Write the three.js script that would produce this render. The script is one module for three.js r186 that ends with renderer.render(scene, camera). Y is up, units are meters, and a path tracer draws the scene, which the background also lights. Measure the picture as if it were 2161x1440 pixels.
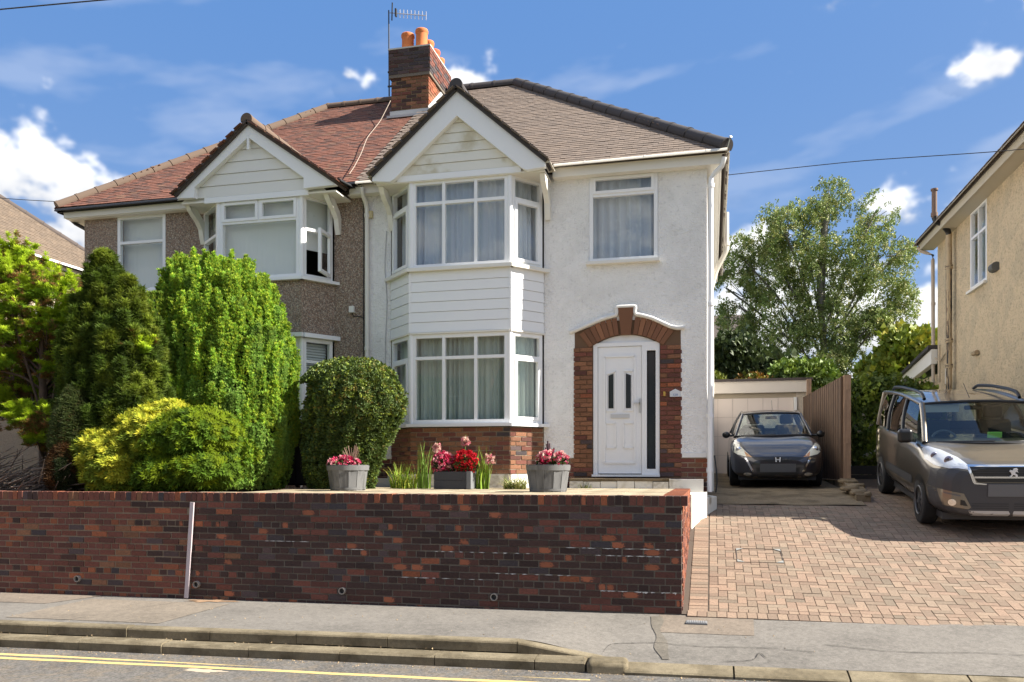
import * as THREE from 'three';
import { mergeGeometries } from 'three/addons/utils/BufferGeometryUtils.js';
import { RoundedBoxGeometry } from 'three/addons/geometries/RoundedBoxGeometry.js';
import { createNoise2D, createNoise3D } from 'simplex-noise';

// ---------------------------------------------------------------- camera, sky, sun, exposure
const scene = new THREE.Scene();
const renderer = new THREE.WebGLRenderer();
renderer.toneMapping = THREE.LinearToneMapping;
renderer.toneMappingExposure = 2.9;
renderer.shadowMap.enabled = true;

const camera = new THREE.PerspectiveCamera(44.73, 2161 / 1440, 0.1, 2000);
camera.position.set(0, 1.52, 8.8);
camera.rotation.y = THREE.MathUtils.degToRad(13.5);
camera.setViewOffset(2161, 1440, 0, -270, 2161, 1440);   // rising front: verticals stay vertical

function rng(seed) { let s = seed | 0; return () => { s = (s + 0x6d2b79f5) | 0; let t = Math.imul(s ^ (s >>> 15), 1 | s); t = (t + Math.imul(t ^ (t >>> 7), 61 | t)) ^ t; return ((t ^ (t >>> 14)) >>> 0) / 4294967296; }; }
const { clamp, lerp, smoothstep, degToRad: rad } = THREE.MathUtils;

const SUN_EL = rad(41), SUN_BACK = rad(1.8);
const sunDir = new THREE.Vector3(Math.cos(SUN_BACK) * Math.cos(SUN_EL), Math.sin(SUN_EL), -Math.sin(SUN_BACK) * Math.cos(SUN_EL));
const sun = new THREE.DirectionalLight(new THREE.Color().setRGB(1, 0.945, 0.85), 4.8);
sun.position.copy(sunDir).multiplyScalar(60);
sun.castShadow = true;
sun.shadow.mapSize.set(4096, 4096);
Object.assign(sun.shadow.camera, { left: -32, right: 32, top: 32, bottom: -32, near: 1, far: 160 });
scene.add(sun);

function makeSky() {
  const W = 3072, H = 1536, data = new Float32Array(W * H * 4);
  const n3 = createNoise3D(rng(11)), fbm = (x, y, z, o) => { let a = 0.5, s = 0; for (let i = 0; i < o; i++) { s += a * n3(x, y, z); x *= 2.03; y *= 2.03; z *= 2.03; a *= 0.52; } return s; };
  // clouds seen in the photograph: azimuth and elevation of the middle, half sizes (degrees), fullness
  const seen = [[-44.5, 15.6, 4.6, 3.6, 1.15], [-41, 14, 4.2, 2.6, 1.0], [-38.5, 12.5, 3.6, 2.8, 0.9], [-46, 11, 8, 4, 1.1], [-24.7, 25.1, 0.55, 0.55, 0.7], [-23, 24.3, 1.5, 0.9, 0.95], [-16.6, 24.9, 2.0, 1.2, 1.0],
    [8.1, 27.8, 2.2, 1.1, 1.0], [16.8, 23, 1.9, 1.1, 1.0], [18.6, 26, 1.2, 1, 0.8], [3, 13.6, 4.2, 2.2, 1.0], [11.3, 15.2, 2.1, 2.3, 0.85], [14.4, 15.8, 1.6, 1.2, 0.6], [12.8, 8, 3.4, 3.2, 1.2], [1.6, 9, 4, 3, 1.1], [6.5, 8.5, 5, 3.4, 1.1]];
  const r = rng(5), far = [];                               // the same scattered fair-weather cumulus all round
  for (let i = 0; i < 400; i++) { const el = 4 + 62 * Math.pow(r(), 1.5); const az = -180 + 360 * r(); const s = 1.2 + 3.2 * r(); if (az > -56 && az < 28 && el < 36) continue; far.push([az, el, s * 1.7 / Math.cos(rad(el)), s, 0.85 + 0.35 * r()]); }
  const blobs = seen.concat(far);
  const sunAz = Math.atan2(sunDir.x, -sunDir.z);
  for (let row = 0; row < H; row++) {
    const el = ((row + 0.5) / H - 0.5) * Math.PI, sy = Math.sin(el), cy = Math.cos(el), eld = el * 180 / Math.PI;
    const near = blobs.filter((b) => Math.abs(b[1] - eld) < b[3] * 2.4);
    for (let col = 0; col < W; col++) {
      const o = (row * W + col) * 4; data[o + 3] = 1;
      if (row < H / 2 - 2) { data[o] = 0.11; data[o + 1] = 0.10; data[o + 2] = 0.085; continue; }
      const round = ((col + 0.5) / W - 0.5) * 2 * Math.PI, x = Math.cos(round) * cy, z = Math.sin(round) * cy;
      const az = Math.atan2(x, -z) * 180 / Math.PI;
      const c = x * sunDir.x + sy * sunDir.y + z * sunDir.z, hor = Math.pow(1 - clamp(sy, 0, 1), 5), glow = Math.pow(clamp(c * 0.5 + 0.5, 0, 1), 8);
      let R = 0.044 + 0.15 * hor + 0.12 * glow, G = 0.104 + 0.15 * hor + 0.12 * glow, B = 0.236 + 0.09 * hor + 0.12 * glow;
      let d = 0, body = 0;
      for (const b of near) {
        let da = az - b[0]; if (da > 180) da -= 360; if (da < -180) da += 360;
        const q = (da / b[2]) ** 2 + ((eld - b[1]) / (eld > b[1] ? b[3] : b[3] * 0.75)) ** 2;
        if (q < 6) { const g = b[4] * Math.exp(-q * 0.9); if (g > d) body = clamp((eld - b[1]) / b[3] * 0.5 + 0.5, 0, 1); d += g; }
      }
      let a = 0, lit = 1;
      if (d > 0.04) {
        const w = fbm(x * 9 + 3, sy * 14, z * 9, 6), v = fbm(x * 26, sy * 34 + 7, z * 26, 4);
        const t = Math.min(d, 1.1) + w * 1.15 + v * 0.4 - 0.42; a = smoothstep(t, -0.05, 0.75); a = a * a * (3 - 2 * a) * 0.97;
        lit = clamp(0.62 + 0.5 * body + 0.55 * w + 0.3 * v - 0.22 * smoothstep(t, 0.35, 1.1), 0.45, 1.1);
      }
      // thin high streaks
      if (eld > 12) { const s = fbm(az * 0.045 + eld * 0.05, eld * 0.19 - az * 0.035, 4, 5), m = fbm(az * 0.03, eld * 0.05, 9, 2); a = Math.max(a, clamp((s - 0.16) * 0.40 + m * 0.10, 0, 0.15) * smoothstep(eld, 12, 20) * (1 - smoothstep(eld, 45, 70))); }
      const cr = 0.40 * lit + 0.012, cg = 0.395 * lit + 0.018, cb = 0.385 * lit + 0.032;
      data[o] = lerp(R, cr, a); data[o + 1] = lerp(G, cg, a); data[o + 2] = lerp(B, cb, a);
    }
  }
  const t = new THREE.DataTexture(data, W, H, THREE.RGBAFormat, THREE.FloatType);
  t.mapping = THREE.EquirectangularReflectionMapping; t.magFilter = t.minFilter = THREE.LinearFilter; t.needsUpdate = true;
  return t;
}
scene.background = makeSky();
scene.environment = scene.background;

// ---------------------------------------------------------------- helpers
const V = (x, y, z) => new THREE.Vector3(x, y, z);
const names = new Map(), baseOf = new Map();
function numbered(name) { const n = names.get(name) ?? 0; names.set(name, n + 1); return n ? name + '_' + String(n).padStart(3, '0') : name; }
function settle(o) { o.traverse?.((m) => { if (m.isMesh) { m.castShadow = true; m.receiveShadow = true; } }); return o; }
// A thing: a Group at the thing's base. Geometry is given in world metres and moved to the base.
function thing(name, label, category, at = [0, 0, 0], group) {
  const g = new THREE.Group(); g.name = numbered(name); g.position.set(...at); g.userData = { label, category };
  if (group) g.userData.group = group;
  baseOf.set(g, V(...at)); scene.add(g); return g;
}
function structure(name, at = [0, 0, 0]) { const g = new THREE.Group(); g.name = name; g.position.set(...at); g.userData = { kind: 'structure' }; baseOf.set(g, V(...at)); scene.add(g); return g; }
function part(parent, name, geo, material) {
  const b = baseOf.get(parent), m = new THREE.Mesh(geo, material);
  geo.translate(-b.x, -b.y, -b.z); m.name = name; baseOf.set(m, b); m.castShadow = m.receiveShadow = true; parent.add(m); return m;
}
function subgroup(parent, name) { const g = new THREE.Group(); g.name = name; baseOf.set(g, baseOf.get(parent)); parent.add(g); return g; }
function flat(geo) { const g = geo.index ? geo.toNonIndexed() : geo; for (const k of Object.keys(g.attributes)) if (!['position', 'normal', 'uv'].includes(k)) g.deleteAttribute(k); return g; }
const join = (list) => mergeGeometries(list.map(flat));
function box(x0, x1, y0, y1, z0, z1) { const g = new THREE.BoxGeometry(Math.abs(x1 - x0), Math.abs(y1 - y0), Math.abs(z1 - z0)); g.translate((x0 + x1) / 2, (y0 + y1) / 2, (z0 + z1) / 2); return metres(g); }
// texture coordinates in metres, by the way each face looks
function metres(geo) {
  const g = geo.index ? geo.toNonIndexed() : geo, p = g.attributes.position, uv = new Float32Array(p.count * 2), a = V(), b = V(), c = V(), n = V();
  for (let i = 0; i < p.count; i += 3) {
    a.fromBufferAttribute(p, i); b.fromBufferAttribute(p, i + 1); c.fromBufferAttribute(p, i + 2);
    n.copy(b).sub(a).cross(c.clone().sub(a)); const X = Math.abs(n.x), Y = Math.abs(n.y), Z = Math.abs(n.z);
    [a, b, c].forEach((q, k) => { const u = X > Y && X > Z ? [q.z, q.y] : Y > Z ? [q.x, q.z] : [q.x, q.y]; uv[(i + k) * 2] = u[0]; uv[(i + k) * 2 + 1] = u[1]; });
  }
  g.setAttribute('uv', new THREE.BufferAttribute(uv, 2)); return g;
}
// a bar of rectangular section from a to b; up gives the direction of its height
function bar(a, b, w, h, up = V(0, 1, 0)) {
  const d = b.clone().sub(a), L = d.length(), z = d.normalize(), x = up.clone().cross(z).normalize(), y = z.clone().cross(x);
  const g = new THREE.BoxGeometry(w, h, L); g.applyMatrix4(new THREE.Matrix4().makeBasis(x, y, z).setPosition(a.clone().add(b).multiplyScalar(0.5))); return metres(g);
}
function tube(pts, r, seg = 8, n = 0) { return new THREE.TubeGeometry(new THREE.CatmullRomCurve3(pts.map((p) => Array.isArray(p) ? V(...p) : p), false, 'catmullrom', 0.3), n || Math.max(2, pts.length * 4), r, seg); }
function stick(a, b, r0, r1 = r0, seg = 8) {
  const d = b.clone().sub(a), g = new THREE.CylinderGeometry(r1, r0, d.length(), seg, 1);
  g.applyQuaternion(new THREE.Quaternion().setFromUnitVectors(V(0, 1, 0), d.normalize())); g.translate((a.x + b.x) / 2, (a.y + b.y) / 2, (a.z + b.z) / 2); return g;
}
function extrude(pts, depth, holes = []) {   // outline in x, y; thickness towards -z from z = 0
  const s = new THREE.Shape(pts.map((p) => new THREE.Vector2(...p))); for (const h of holes) s.holes.push(new THREE.Path(h.map((p) => new THREE.Vector2(...p))));
  const g = new THREE.ExtrudeGeometry(s, { depth, bevelEnabled: false }); g.translate(0, 0, -depth); return g;
}
const seenSize = (() => { const v = V(); camera.updateMatrixWorld(); camera.updateProjectionMatrix(); return (p) => { v.copy(p).project(camera); const d = p.distanceTo(camera.position); return (Math.abs(v.x) < 1.02 && Math.abs(v.y) < 1.02 && v.z < 1 ? 1 : 0.001) / d; }; })();
// Pieces that can be picked apart: the largest seen are meshes of their own (shared geometry), the rest one mesh.
function pieces(parent, name, restName, list, material, cap = 300) {
  const b = baseOf.get(parent), c = V();
  for (const p of list) p.s = (p.w ?? 1) * seenSize(c.setFromMatrixPosition(p.m));
  list.sort((p, q) => q.s - p.s);
  const rest = [];
  list.forEach((p, i) => {
    if (i < cap) { const m = new THREE.Mesh(p.g, material); m.name = name; m.applyMatrix4(new THREE.Matrix4().makeTranslation(-b.x, -b.y, -b.z).multiply(p.m)); m.castShadow = m.receiveShadow = true; baseOf.set(m, b); parent.add(m); }
    else { const g = flat(p.g).clone(); g.applyMatrix4(p.m); rest.push(g); }
  });
  if (rest.length) { const m = part(parent, restName, mergeGeometries(rest), material); m.userData.kind = 'stuff'; }
}
const at = (x, y, z, ry = 0, rx = 0, rz = 0, s = 1) => new THREE.Matrix4().compose(V(x, y, z), new THREE.Quaternion().setFromEuler(new THREE.Euler(rx, ry, rz, 'YXZ')), V(s, s, s));

// ---------------------------------------------------------------- textures
function lattice(seed) { const n = 64, r = rng(seed), t = new Float32Array(n * n).map(() => r()); return (x, y, per) => { const xi = Math.floor(x), yi = Math.floor(y), fx = x - xi, fy = y - yi, m = (k) => ((k % per) + per) % per, u = fx * fx * (3 - 2 * fx), v = fy * fy * (3 - 2 * fy), g = (i, j) => t[(m(i) % n) + (m(j) % n) * n]; return lerp(lerp(g(xi, yi), g(xi + 1, yi), u), lerp(g(xi, yi + 1), g(xi + 1, yi + 1), u), v); }; }
function tileNoise(seed, cells, oct = 4) { const L = lattice(seed); return (u, v) => { let s = 0, a = 0.5, w = 0, c = cells; for (let i = 0; i < oct; i++) { s += a * L(u * c, v * c, c); w += a; a *= 0.55; c *= 2; } return s / w; }; }
const toS = (c) => 255 * (c <= 0.0031308 ? 12.92 * c : 1.055 * Math.pow(clamp(c, 0, 1), 1 / 2.4) - 0.055);
function texture(w, h, fn, size = 1, srgb = true) {   // fn(u, v, x, y) gives [r, g, b] in linear light (srgb) or one grey value
  const d = new Uint8Array(w * h * 4);
  for (let y = 0; y < h; y++) for (let x = 0; x < w; x++) { const c = fn((x + 0.5) / w, (y + 0.5) / h, x, y), o = (y * w + x) * 4; for (let k = 0; k < 3; k++) d[o + k] = srgb ? toS(c[k]) : clamp((c.length ? c[k] : c), 0, 1) * 255; d[o + 3] = 255; }
  const t = new THREE.DataTexture(d, w, h); t.magFilter = t.minFilter = THREE.LinearFilter; t.wrapS = t.wrapT = THREE.RepeatWrapping; if (srgb) t.colorSpace = THREE.SRGBColorSpace; t.repeat.set(1 / size, 1 / size); t.needsUpdate = true; return t;
}
const lin = (r, g, b) => new THREE.Color().setRGB(r, g, b);
const std = (color, roughness = 0.8, extra = {}) => new THREE.MeshStandardMaterial({ color: Array.isArray(color) ? lin(...color) : color, roughness, ...extra });
const phys = (color, roughness, extra = {}) => new THREE.MeshPhysicalMaterial({ color: lin(...color), roughness, ...extra });
const mix3 = (a, b, t) => [lerp(a[0], b[0], t), lerp(a[1], b[1], t), lerp(a[2], b[2], t)];
const mul3 = (a, k) => [a[0] * k, a[1] * k, a[2] * k];

// rough cast: small hard lumps thrown on the wall
const rc1 = tileNoise(21, 60, 3), rc2 = tileNoise(22, 6, 4), rc3 = tileNoise(23, 24, 3);
const roughBump = texture(512, 512, (u, v) => smoothstep(rc1(u, v), 0.35, 0.8) * 0.8 + 0.2 * rc3(u, v), 1.2, false);
const renderMap = texture(512, 512, (u, v) => { const g = smoothstep(rc2(u, v), 0.35, 0.75), s = smoothstep(rc1(u, v), 0.62, 0.85) * 0.16; return mul3(mix3([0.84, 0.825, 0.80], [0.76, 0.745, 0.72], g), 1 - s * 0.8 - 0.06 * rc3(u, v)); }, 2.4);
const creamMap = texture(512, 512, (u, v) => { const g = smoothstep(rc2(u, v), 0.4, 0.7), s = smoothstep(rc1(u, v), 0.5, 0.8) * 0.25; return mul3(mix3([0.70, 0.56, 0.37], [0.60, 0.49, 0.33], g), 1 - s - 0.1 * rc3(u, v)); }, 2);
// pebble dash: stones of many tones bedded in mortar
const pebbles = (() => {
  const S = 512, px = new Float32Array(S * S * 4).fill(0), r = rng(31);
  for (let i = 0; i < S * S; i++) { px[i * 4] = 0.20; px[i * 4 + 1] = 0.155; px[i * 4 + 2] = 0.12; }
  const tones = [[0.40, 0.30, 0.23], [0.30, 0.20, 0.145], [0.44, 0.37, 0.29], [0.22, 0.14, 0.10], [0.36, 0.23, 0.165], [0.34, 0.27, 0.215], [0.52, 0.44, 0.36], [0.20, 0.165, 0.14]];
  for (let i = 0; i < 9000; i++) {
    const cx = r() * S, cy = r() * S, rx = 2 + r() * 3.2, ry = 2 + r() * 3.2, t = mul3(tones[(r() * tones.length) | 0], 0.8 + 0.4 * r()), h = 0.5 + 0.5 * r();
    for (let y = -6; y <= 6; y++) for (let x = -6; x <= 6; x++) { const q = (x / rx) ** 2 + (y / ry) ** 2; if (q < 1) { const o = ((((cy + y) | 0) + S) % S * S + (((cx + x) | 0) + S) % S) * 4; px[o] = t[0]; px[o + 1] = t[1]; px[o + 2] = t[2]; px[o + 3] = h * Math.sqrt(1 - q); } }
  }
  return { map: texture(S, S, (u, v, x, y) => { const o = (y * S + x) * 4; return [px[o], px[o + 1], px[o + 2]]; }, 1.15), bump: texture(S, S, (u, v, x, y) => px[(y * S + x) * 4 + 3], 1.15, false) };
})();
const sp1 = tileNoise(41, 63, 2), sp2 = tileNoise(42, 5, 5), sp3 = tileNoise(43, 30, 3), rp = rng(44);
const speck = (S, fn, size) => texture(S, S, (u, v) => fn(u, v, rp()), size);
const gr1 = tileNoise(45, 160, 2), gr2 = tileNoise(46, 63, 3);
const paveMap = speck(1024, (u, v, q) => { const t = 0.62 + 0.45 * sp2(u, v) + 0.3 * (q - 0.5) + 0.34 * (gr1(u, v) - 0.5) + 0.3 * (gr2(u, v) - 0.5); return mul3(q > 0.985 ? [0.30, 0.27, 0.22] : [0.168, 0.152, 0.132], t); }, 3.2);
const roadMap = speck(1024, (u, v, q) => { const t = 0.55 + 0.5 * sp2(u, v) + 0.5 * (q - 0.5) + 0.9 * (gr1(u, v) - 0.5), warm = smoothstep(sp3(u, v), 0.4, 0.75); return mul3(mix3([0.15, 0.138, 0.124], [0.19, 0.155, 0.115], warm * 0.7), t); }, 2.6);
const concMap = speck(512, (u, v, q) => mul3(mix3([0.30, 0.265, 0.20], [0.17, 0.145, 0.10], smoothstep(sp2(u, v), 0.38, 0.68)), 0.82 + 0.36 * (q - 0.5) + 0.3 * (sp1(u, v) - 0.4)), 1.6);
const yellowMap = speck(512, (u, v, q) => mix3([0.58, 0.42, 0.14], [0.22, 0.185, 0.13], clamp(smoothstep(gr2(u, v) * 0.6 + gr1(u, v) * 0.4, 0.53, 0.63) * 0.8 + 0.25 * (q - 0.5), 0, 1)), 2.1);
const speckBump = texture(512, 512, () => rp(), 0.8, false);
const soilMap = speck(512, (u, v, q) => mul3(mix3([0.075, 0.05, 0.032], [0.12, 0.085, 0.055], sp3(u, v)), 0.6 + 0.8 * q), 1.5);
const grassMap = speck(512, (u, v, q) => mul3(mix3([0.045, 0.075, 0.02], [0.085, 0.11, 0.03], sp3(u, v)), 0.6 + 0.8 * q), 4);
const whitewashMap = speck(512, (u, v, q) => mul3(mix3([0.74, 0.71, 0.64], [0.40, 0.36, 0.28], smoothstep(sp2(u, v), 0.52, 0.72)), 0.92 + 0.12 * (q - 0.5)), 1.3);
const woodGrain = tileNoise(51, 8, 4), wg2 = tileNoise(52, 40, 2);
const fenceMap = texture(256, 256, (u, v) => { const g = woodGrain(u * 1, v * 0.0 + u * 0.2) * 0.5 + 0.5 * wg2(u, (v * 0.05) % 1); return mul3(mix3([0.11, 0.066, 0.04], [0.045, 0.028, 0.019], smoothstep(g, 0.3, 0.75)), 0.75 + 0.5 * woodGrain((u + 0.3) % 1, v)); }, 1);
const barkMap = texture(128, 128, (u, v) => mul3(mix3([0.12, 0.08, 0.055], [0.045, 0.03, 0.022], woodGrain(u, (v * 0.3) % 1)), 0.7 + 0.6 * wg2(u, v)), 0.4);

// atlases: many small faces of one kind (8 x 8 cells)
function atlas(seed, cell, px = 32, py = 16) {
  const n = createNoise2D(rng(seed)), r = rng(seed + 1), cells = [...Array(64)].map((_, i) => cell(i, r));
  const t = texture(8 * px, 8 * py, (u, v, x, y) => { const i = ((x / px) | 0) + 8 * ((y / py) | 0), c = cells[i], X = (x % px) / px, Y = (y % py) / py; return c(X, Y, n(x * 0.16, y * 0.22), n(x * 0.9 + 50, y * 0.9), n(x * 0.05 + 9, y * 0.09)); }, 1);
  t.wrapS = t.wrapT = THREE.ClampToEdgeWrapping; return t;
}
function inCell(geo, i) { const g = geo.clone(), uv = g.attributes.uv; for (let k = 0; k < uv.count; k++) uv.setXY(k, ((i % 8) + 0.06 + 0.88 * clamp(uv.getX(k), 0, 1)) / 8, (((i / 8) | 0) + 0.08 + 0.84 * clamp(uv.getY(k), 0, 1)) / 8); return g; }
const cellSet = (geo) => [...Array(64)].map((_, i) => inCell(geo, i));
// bricks. 0-15 soot-dark, 16-23 dark with spalled orange face, 24-39 red-brown, 40-47 orange red, 48-55 blue-grey, 56-63 rustic brown
const brickAtlas = atlas(61, (i, r) => {
  const j = 0.75 + 0.5 * r(), k = r();
  const base = i < 24 ? mix3([0.042, 0.023, 0.019], [0.080, 0.033, 0.024], k) : i < 40 ? mix3([0.165, 0.053, 0.034], [0.115, 0.043, 0.031], k) : i < 48 ? mix3([0.26, 0.08, 0.034], [0.19, 0.06, 0.03], k) : i < 56 ? mix3([0.050, 0.042, 0.046], [0.085, 0.05, 0.045], k) : mix3([0.235, 0.105, 0.052], [0.17, 0.075, 0.04], k);
  const cx = 0.2 + 0.6 * r(), cy = 0.3 + 0.4 * r(), sp = i >= 16 && i < 24 ? 0.25 + 0.35 * r() : 0;
  return (X, Y, a, b, c) => { let col = mul3(base, j * (1 + 0.28 * a + 0.14 * b)); if (sp) { const q = Math.hypot((X - cx) * 1.6, (Y - cy) * 0.8) + 0.22 * a + 0.08 * b; col = mix3(col, [0.27 * j, 0.088 * j, 0.042 * j], 1 - smoothstep(q, sp - 0.06, sp + 0.04)); } return col; };
});
// drive blocks: sun-bleached pinkish concrete
const blockAtlas = atlas(71, (i, r) => { const base = mix3(mix3([0.222, 0.160, 0.110], [0.188, 0.144, 0.102], r()), [0.225, 0.13, 0.09], r() * 0.4), j = r() < 0.12 ? 0.68 + 0.15 * r() : 0.82 + 0.30 * r(); return (X, Y, a, b) => mul3(base, j * (1 + 0.14 * a + 0.18 * b)); });
// plain tiles. 0-31 brown-grey concrete tile, 32-63 old red clay with soot and lichen
const tileAtlas = atlas(81, (i, r) => {
  const j = 0.86 + 0.28 * r(), k = r();
  const base = i < 32 ? mix3([0.168, 0.126, 0.097], [0.150, 0.115, 0.092], k) : k < 0.74 ? mix3([0.175, 0.066, 0.039], [0.14, 0.056, 0.036], r()) : k < 0.86 ? [0.10, 0.047, 0.033] : k < 0.97 ? [0.16, 0.08, 0.048] : [0.20, 0.14, 0.09];
  return (X, Y, a, b) => mul3(base, j * (1 + (i < 32 ? 0.06 : 0.22) * a + 0.10 * b));
});

// ---------------------------------------------------------------- materials
const M = {
  render: std([1, 1, 1], 0.95, { map: renderMap, bumpMap: roughBump, bumpScale: 0.010 }),
  cream: std([1, 1, 1], 0.95, { map: creamMap, bumpMap: roughBump, bumpScale: 0.02 }),
  pebble: std([1, 1, 1], 0.95, { map: pebbles.map, bumpMap: pebbles.bump, bumpScale: 0.009 }),
  brick: std([1, 1, 1], 0.9, { map: brickAtlas }),
  mortar: std([0.38, 0.31, 0.22], 0.95, { bumpMap: speckBump, bumpScale: 0.004 }),
  mortarDark: std([0.165, 0.138, 0.108], 0.95, { bumpMap: speckBump, bumpScale: 0.004 }),
  tile: std([1, 1, 1], 0.85, { map: tileAtlas }),
  tileDark: std([0.05, 0.043, 0.042], 0.75), tileRidgeRed: std([0.125, 0.085, 0.06], 0.9), tileEdge: std([0.075, 0.058, 0.05], 0.85),
  block: std([1, 1, 1], 0.9, { map: blockAtlas }), joint: std([0.075, 0.055, 0.04], 1),
  upvc: phys([0.80, 0.80, 0.80], 0.28, { specularIntensity: 0.8 }), upvcOld: std([0.74, 0.71, 0.64], 0.5), gutterWhite: std([0.66, 0.61, 0.52], 0.5), paintWhite: std([0.72, 0.70, 0.66], 0.6),
  dark: std([0.012, 0.012, 0.013], 0.45), black: std([0.02, 0.02, 0.022], 0.6), lead: std([0.42, 0.42, 0.42], 0.6), metal: std([0.45, 0.45, 0.45], 0.35, { metalness: 0.9 }),
  glass: phys([0.96, 0.98, 0.97], 0.0, { transmission: 1, thickness: 0, ior: 1.62 }),
  netUp: phys([0.58, 0.62, 0.68], 0.95, { transmission: 0.25, thickness: 0, side: THREE.DoubleSide }), netLow: phys([0.44, 0.52, 0.47], 0.95, { transmission: 0.2, thickness: 0, side: THREE.DoubleSide }),
  blind: phys([0.66, 0.69, 0.68], 0.9, { transmission: 0.15, thickness: 0, side: THREE.DoubleSide }), room: std([0.10, 0.09, 0.08], 0.95),
  pave: std([1, 1, 1], 0.95, { map: paveMap, bumpMap: speckBump, bumpScale: 0.002 }), road: std([1, 1, 1], 0.95, { map: roadMap, bumpMap: speckBump, bumpScale: 0.005 }),
  kerb: std([0.80, 0.74, 0.62], 0.95, { map: concMap, bumpMap: speckBump, bumpScale: 0.004 }), concrete: std([0.85, 0.72, 0.57], 0.95, { map: concMap, bumpMap: speckBump, bumpScale: 0.004 }),
  yellow: std([1, 1, 1], 0.85, { map: yellowMap }), soil: std([1, 1, 1], 1, { map: soilMap }), grass: std([1, 1, 1], 1, { map: grassMap }),
  whitewash: std([1, 1, 1], 0.9, { map: whitewashMap }), slab: std([1.5, 1.4, 1.25], 0.95, { map: concMap }), terracotta: std([0.52, 0.155, 0.045], 0.8), terracottaRed: std([0.50, 0.10, 0.04], 0.8),
  fence: std([1, 1, 1], 0.9, { map: fenceMap }), bark: std([1, 1, 1], 1, { map: barkMap }), twig: std([0.13, 0.09, 0.065], 1), birchBark: std([0.16, 0.145, 0.12], 0.9),
};

// ---------------------------------------------------------------- setting: ground, road, pavement, kerbs, driveway
const KN = [[0.4, -0.03], [0, 0.0], [-1.5, 0.285], [-3, 0.58], [-3.94, 0.765], [-5.3, 0.97], [-6.66, 1.11], [-8.2, 1.165], [-10, 1.28], [-12, 1.4], [-60, 1.45]];
function driveY(z) { for (let i = 1; i < KN.length; i++) if (z >= KN[i][0]) { const t = clamp((z - KN[i - 1][0]) / (KN[i][0] - KN[i - 1][0]), 0, 1); return lerp(KN[i - 1][1], KN[i][1], t); } return KN[KN.length - 1][1]; }
function driveYs(z) { let s = 0; for (let k = -3; k <= 3; k++) s += driveY(z + k * 0.16); return s / 7; }
const kerbZ = (x) => 1.47 - 0.030 * x;
const baseY = (x) => 0.007 * (x + 0.29);
const paveY = (x, z) => { const zz = Math.max(z, 0), d = smoothstep(x, -1.75, -0.8); return baseY(x) - 0.02 * zz - d * 0.155 * clamp(zz / 1.62, 0, 1.2); };
const roadY = (x) => baseY(x) - 0.240;
// a sheet over a grid of (x, z) with height f, uv in metres
function sheet(xs, zs, f) {
  const pos = [], uv = [], idx = [];
  for (const z of zs) for (const x of xs) { const [X, Z] = Array.isArray(x) ? x : [x, z]; pos.push(X, f(X, Z), Z); uv.push(X, Z); }
  const w = xs.length; for (let j = 0; j < zs.length - 1; j++) for (let i = 0; i < w - 1; i++) { const a = j * w + i, b = a + 1, c = a + w, d = c + 1; idx.push(a, c, b, b, c, d); }
  const g = new THREE.BufferGeometry(); g.setAttribute('position', new THREE.Float32BufferAttribute(pos, 3)); g.setAttribute('uv', new THREE.Float32BufferAttribute(uv, 2)); g.setIndex(idx); g.computeVertexNormals();
  if (g.attributes.normal.getY(0) < 0) { g.setIndex(idx.reverse()); g.computeVertexNormals(); } return g;
}
const span = (a, b, n) => [...Array(n + 1)].map((_, i) => lerp(a, b, i / n));
// a profile in (z, y) drawn along x between x0 and x1, its foot following (fz, fy)
function prism(profile, x0, x1, fz, fy, n = 1, scale = () => 1) {
  const pos = [], m = profile.length, xs = span(x0, x1, n), P = (k, x) => [x, fy(x) + profile[k][1] * scale(x), fz(x) + profile[k][0]], tri = (a, b, c) => pos.push(...a, ...b, ...c);
  for (let i = 0; i < n; i++) for (let k = 0; k < m; k++) { const a = P(k, xs[i]), b = P((k + 1) % m, xs[i]), c = P(k, xs[i + 1]), d = P((k + 1) % m, xs[i + 1]); tri(a, c, b); tri(b, c, d); }
  for (let k = 1; k < m - 1; k++) { tri(P(0, x0), P(k, x0), P(k + 1, x0)); tri(P(0, x1), P(k + 1, x1), P(k, x1)); }
  const g = new THREE.BufferGeometry(); g.setAttribute('position', new THREE.Float32BufferAttribute(pos, 3)); g.computeVertexNormals(); return metres(g);
}
function patch(pts, f, lift) {   // an outline in (x, z) laid on a surface
  const g = new THREE.ShapeGeometry(new THREE.Shape(pts.map((p) => new THREE.Vector2(p[0], -p[1])))); g.rotateX(-Math.PI / 2);
  const p = g.attributes.position; for (let i = 0; i < p.count; i++) p.setY(i, f(p.getX(i), p.getZ(i)) + lift); g.computeVertexNormals(); return metres(g);
}
function blot(cx, cz, rx, rz, seed, n = 22, wob = 0.35) { const r = rng(seed), a = [...Array(n)].map(() => 1 + wob * (r() - 0.5) * 2); return a.map((k, i) => { const t = i / n * 2 * Math.PI; return [cx + rx * k * Math.cos(t), cz + rz * k * Math.sin(t)]; }); }

const ground = structure('ground');
part(ground, 'ground', sheet([-900, -300, -100, -40, -14, -0.36, -0.3, 2, 5.2, 11.8, 12.2, 40, 100, 300, 900], [900, 300, 60, 30, 16, 9.5, 4, 1.4, 0.05, -0.1, -0.3, -2, -4, -6, -8, -12, -20, -60, -300, -900], (x, z) => z > 0 ? -0.42 + (z > 20 ? 0.05 : 0) : x < -0.32 ? (z > -0.12 ? -0.3 : 1.08) : x > 12 ? (z < -0.4 ? 1.0 : -0.1) : driveYs(z) - 0.2), M.grass);

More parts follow.
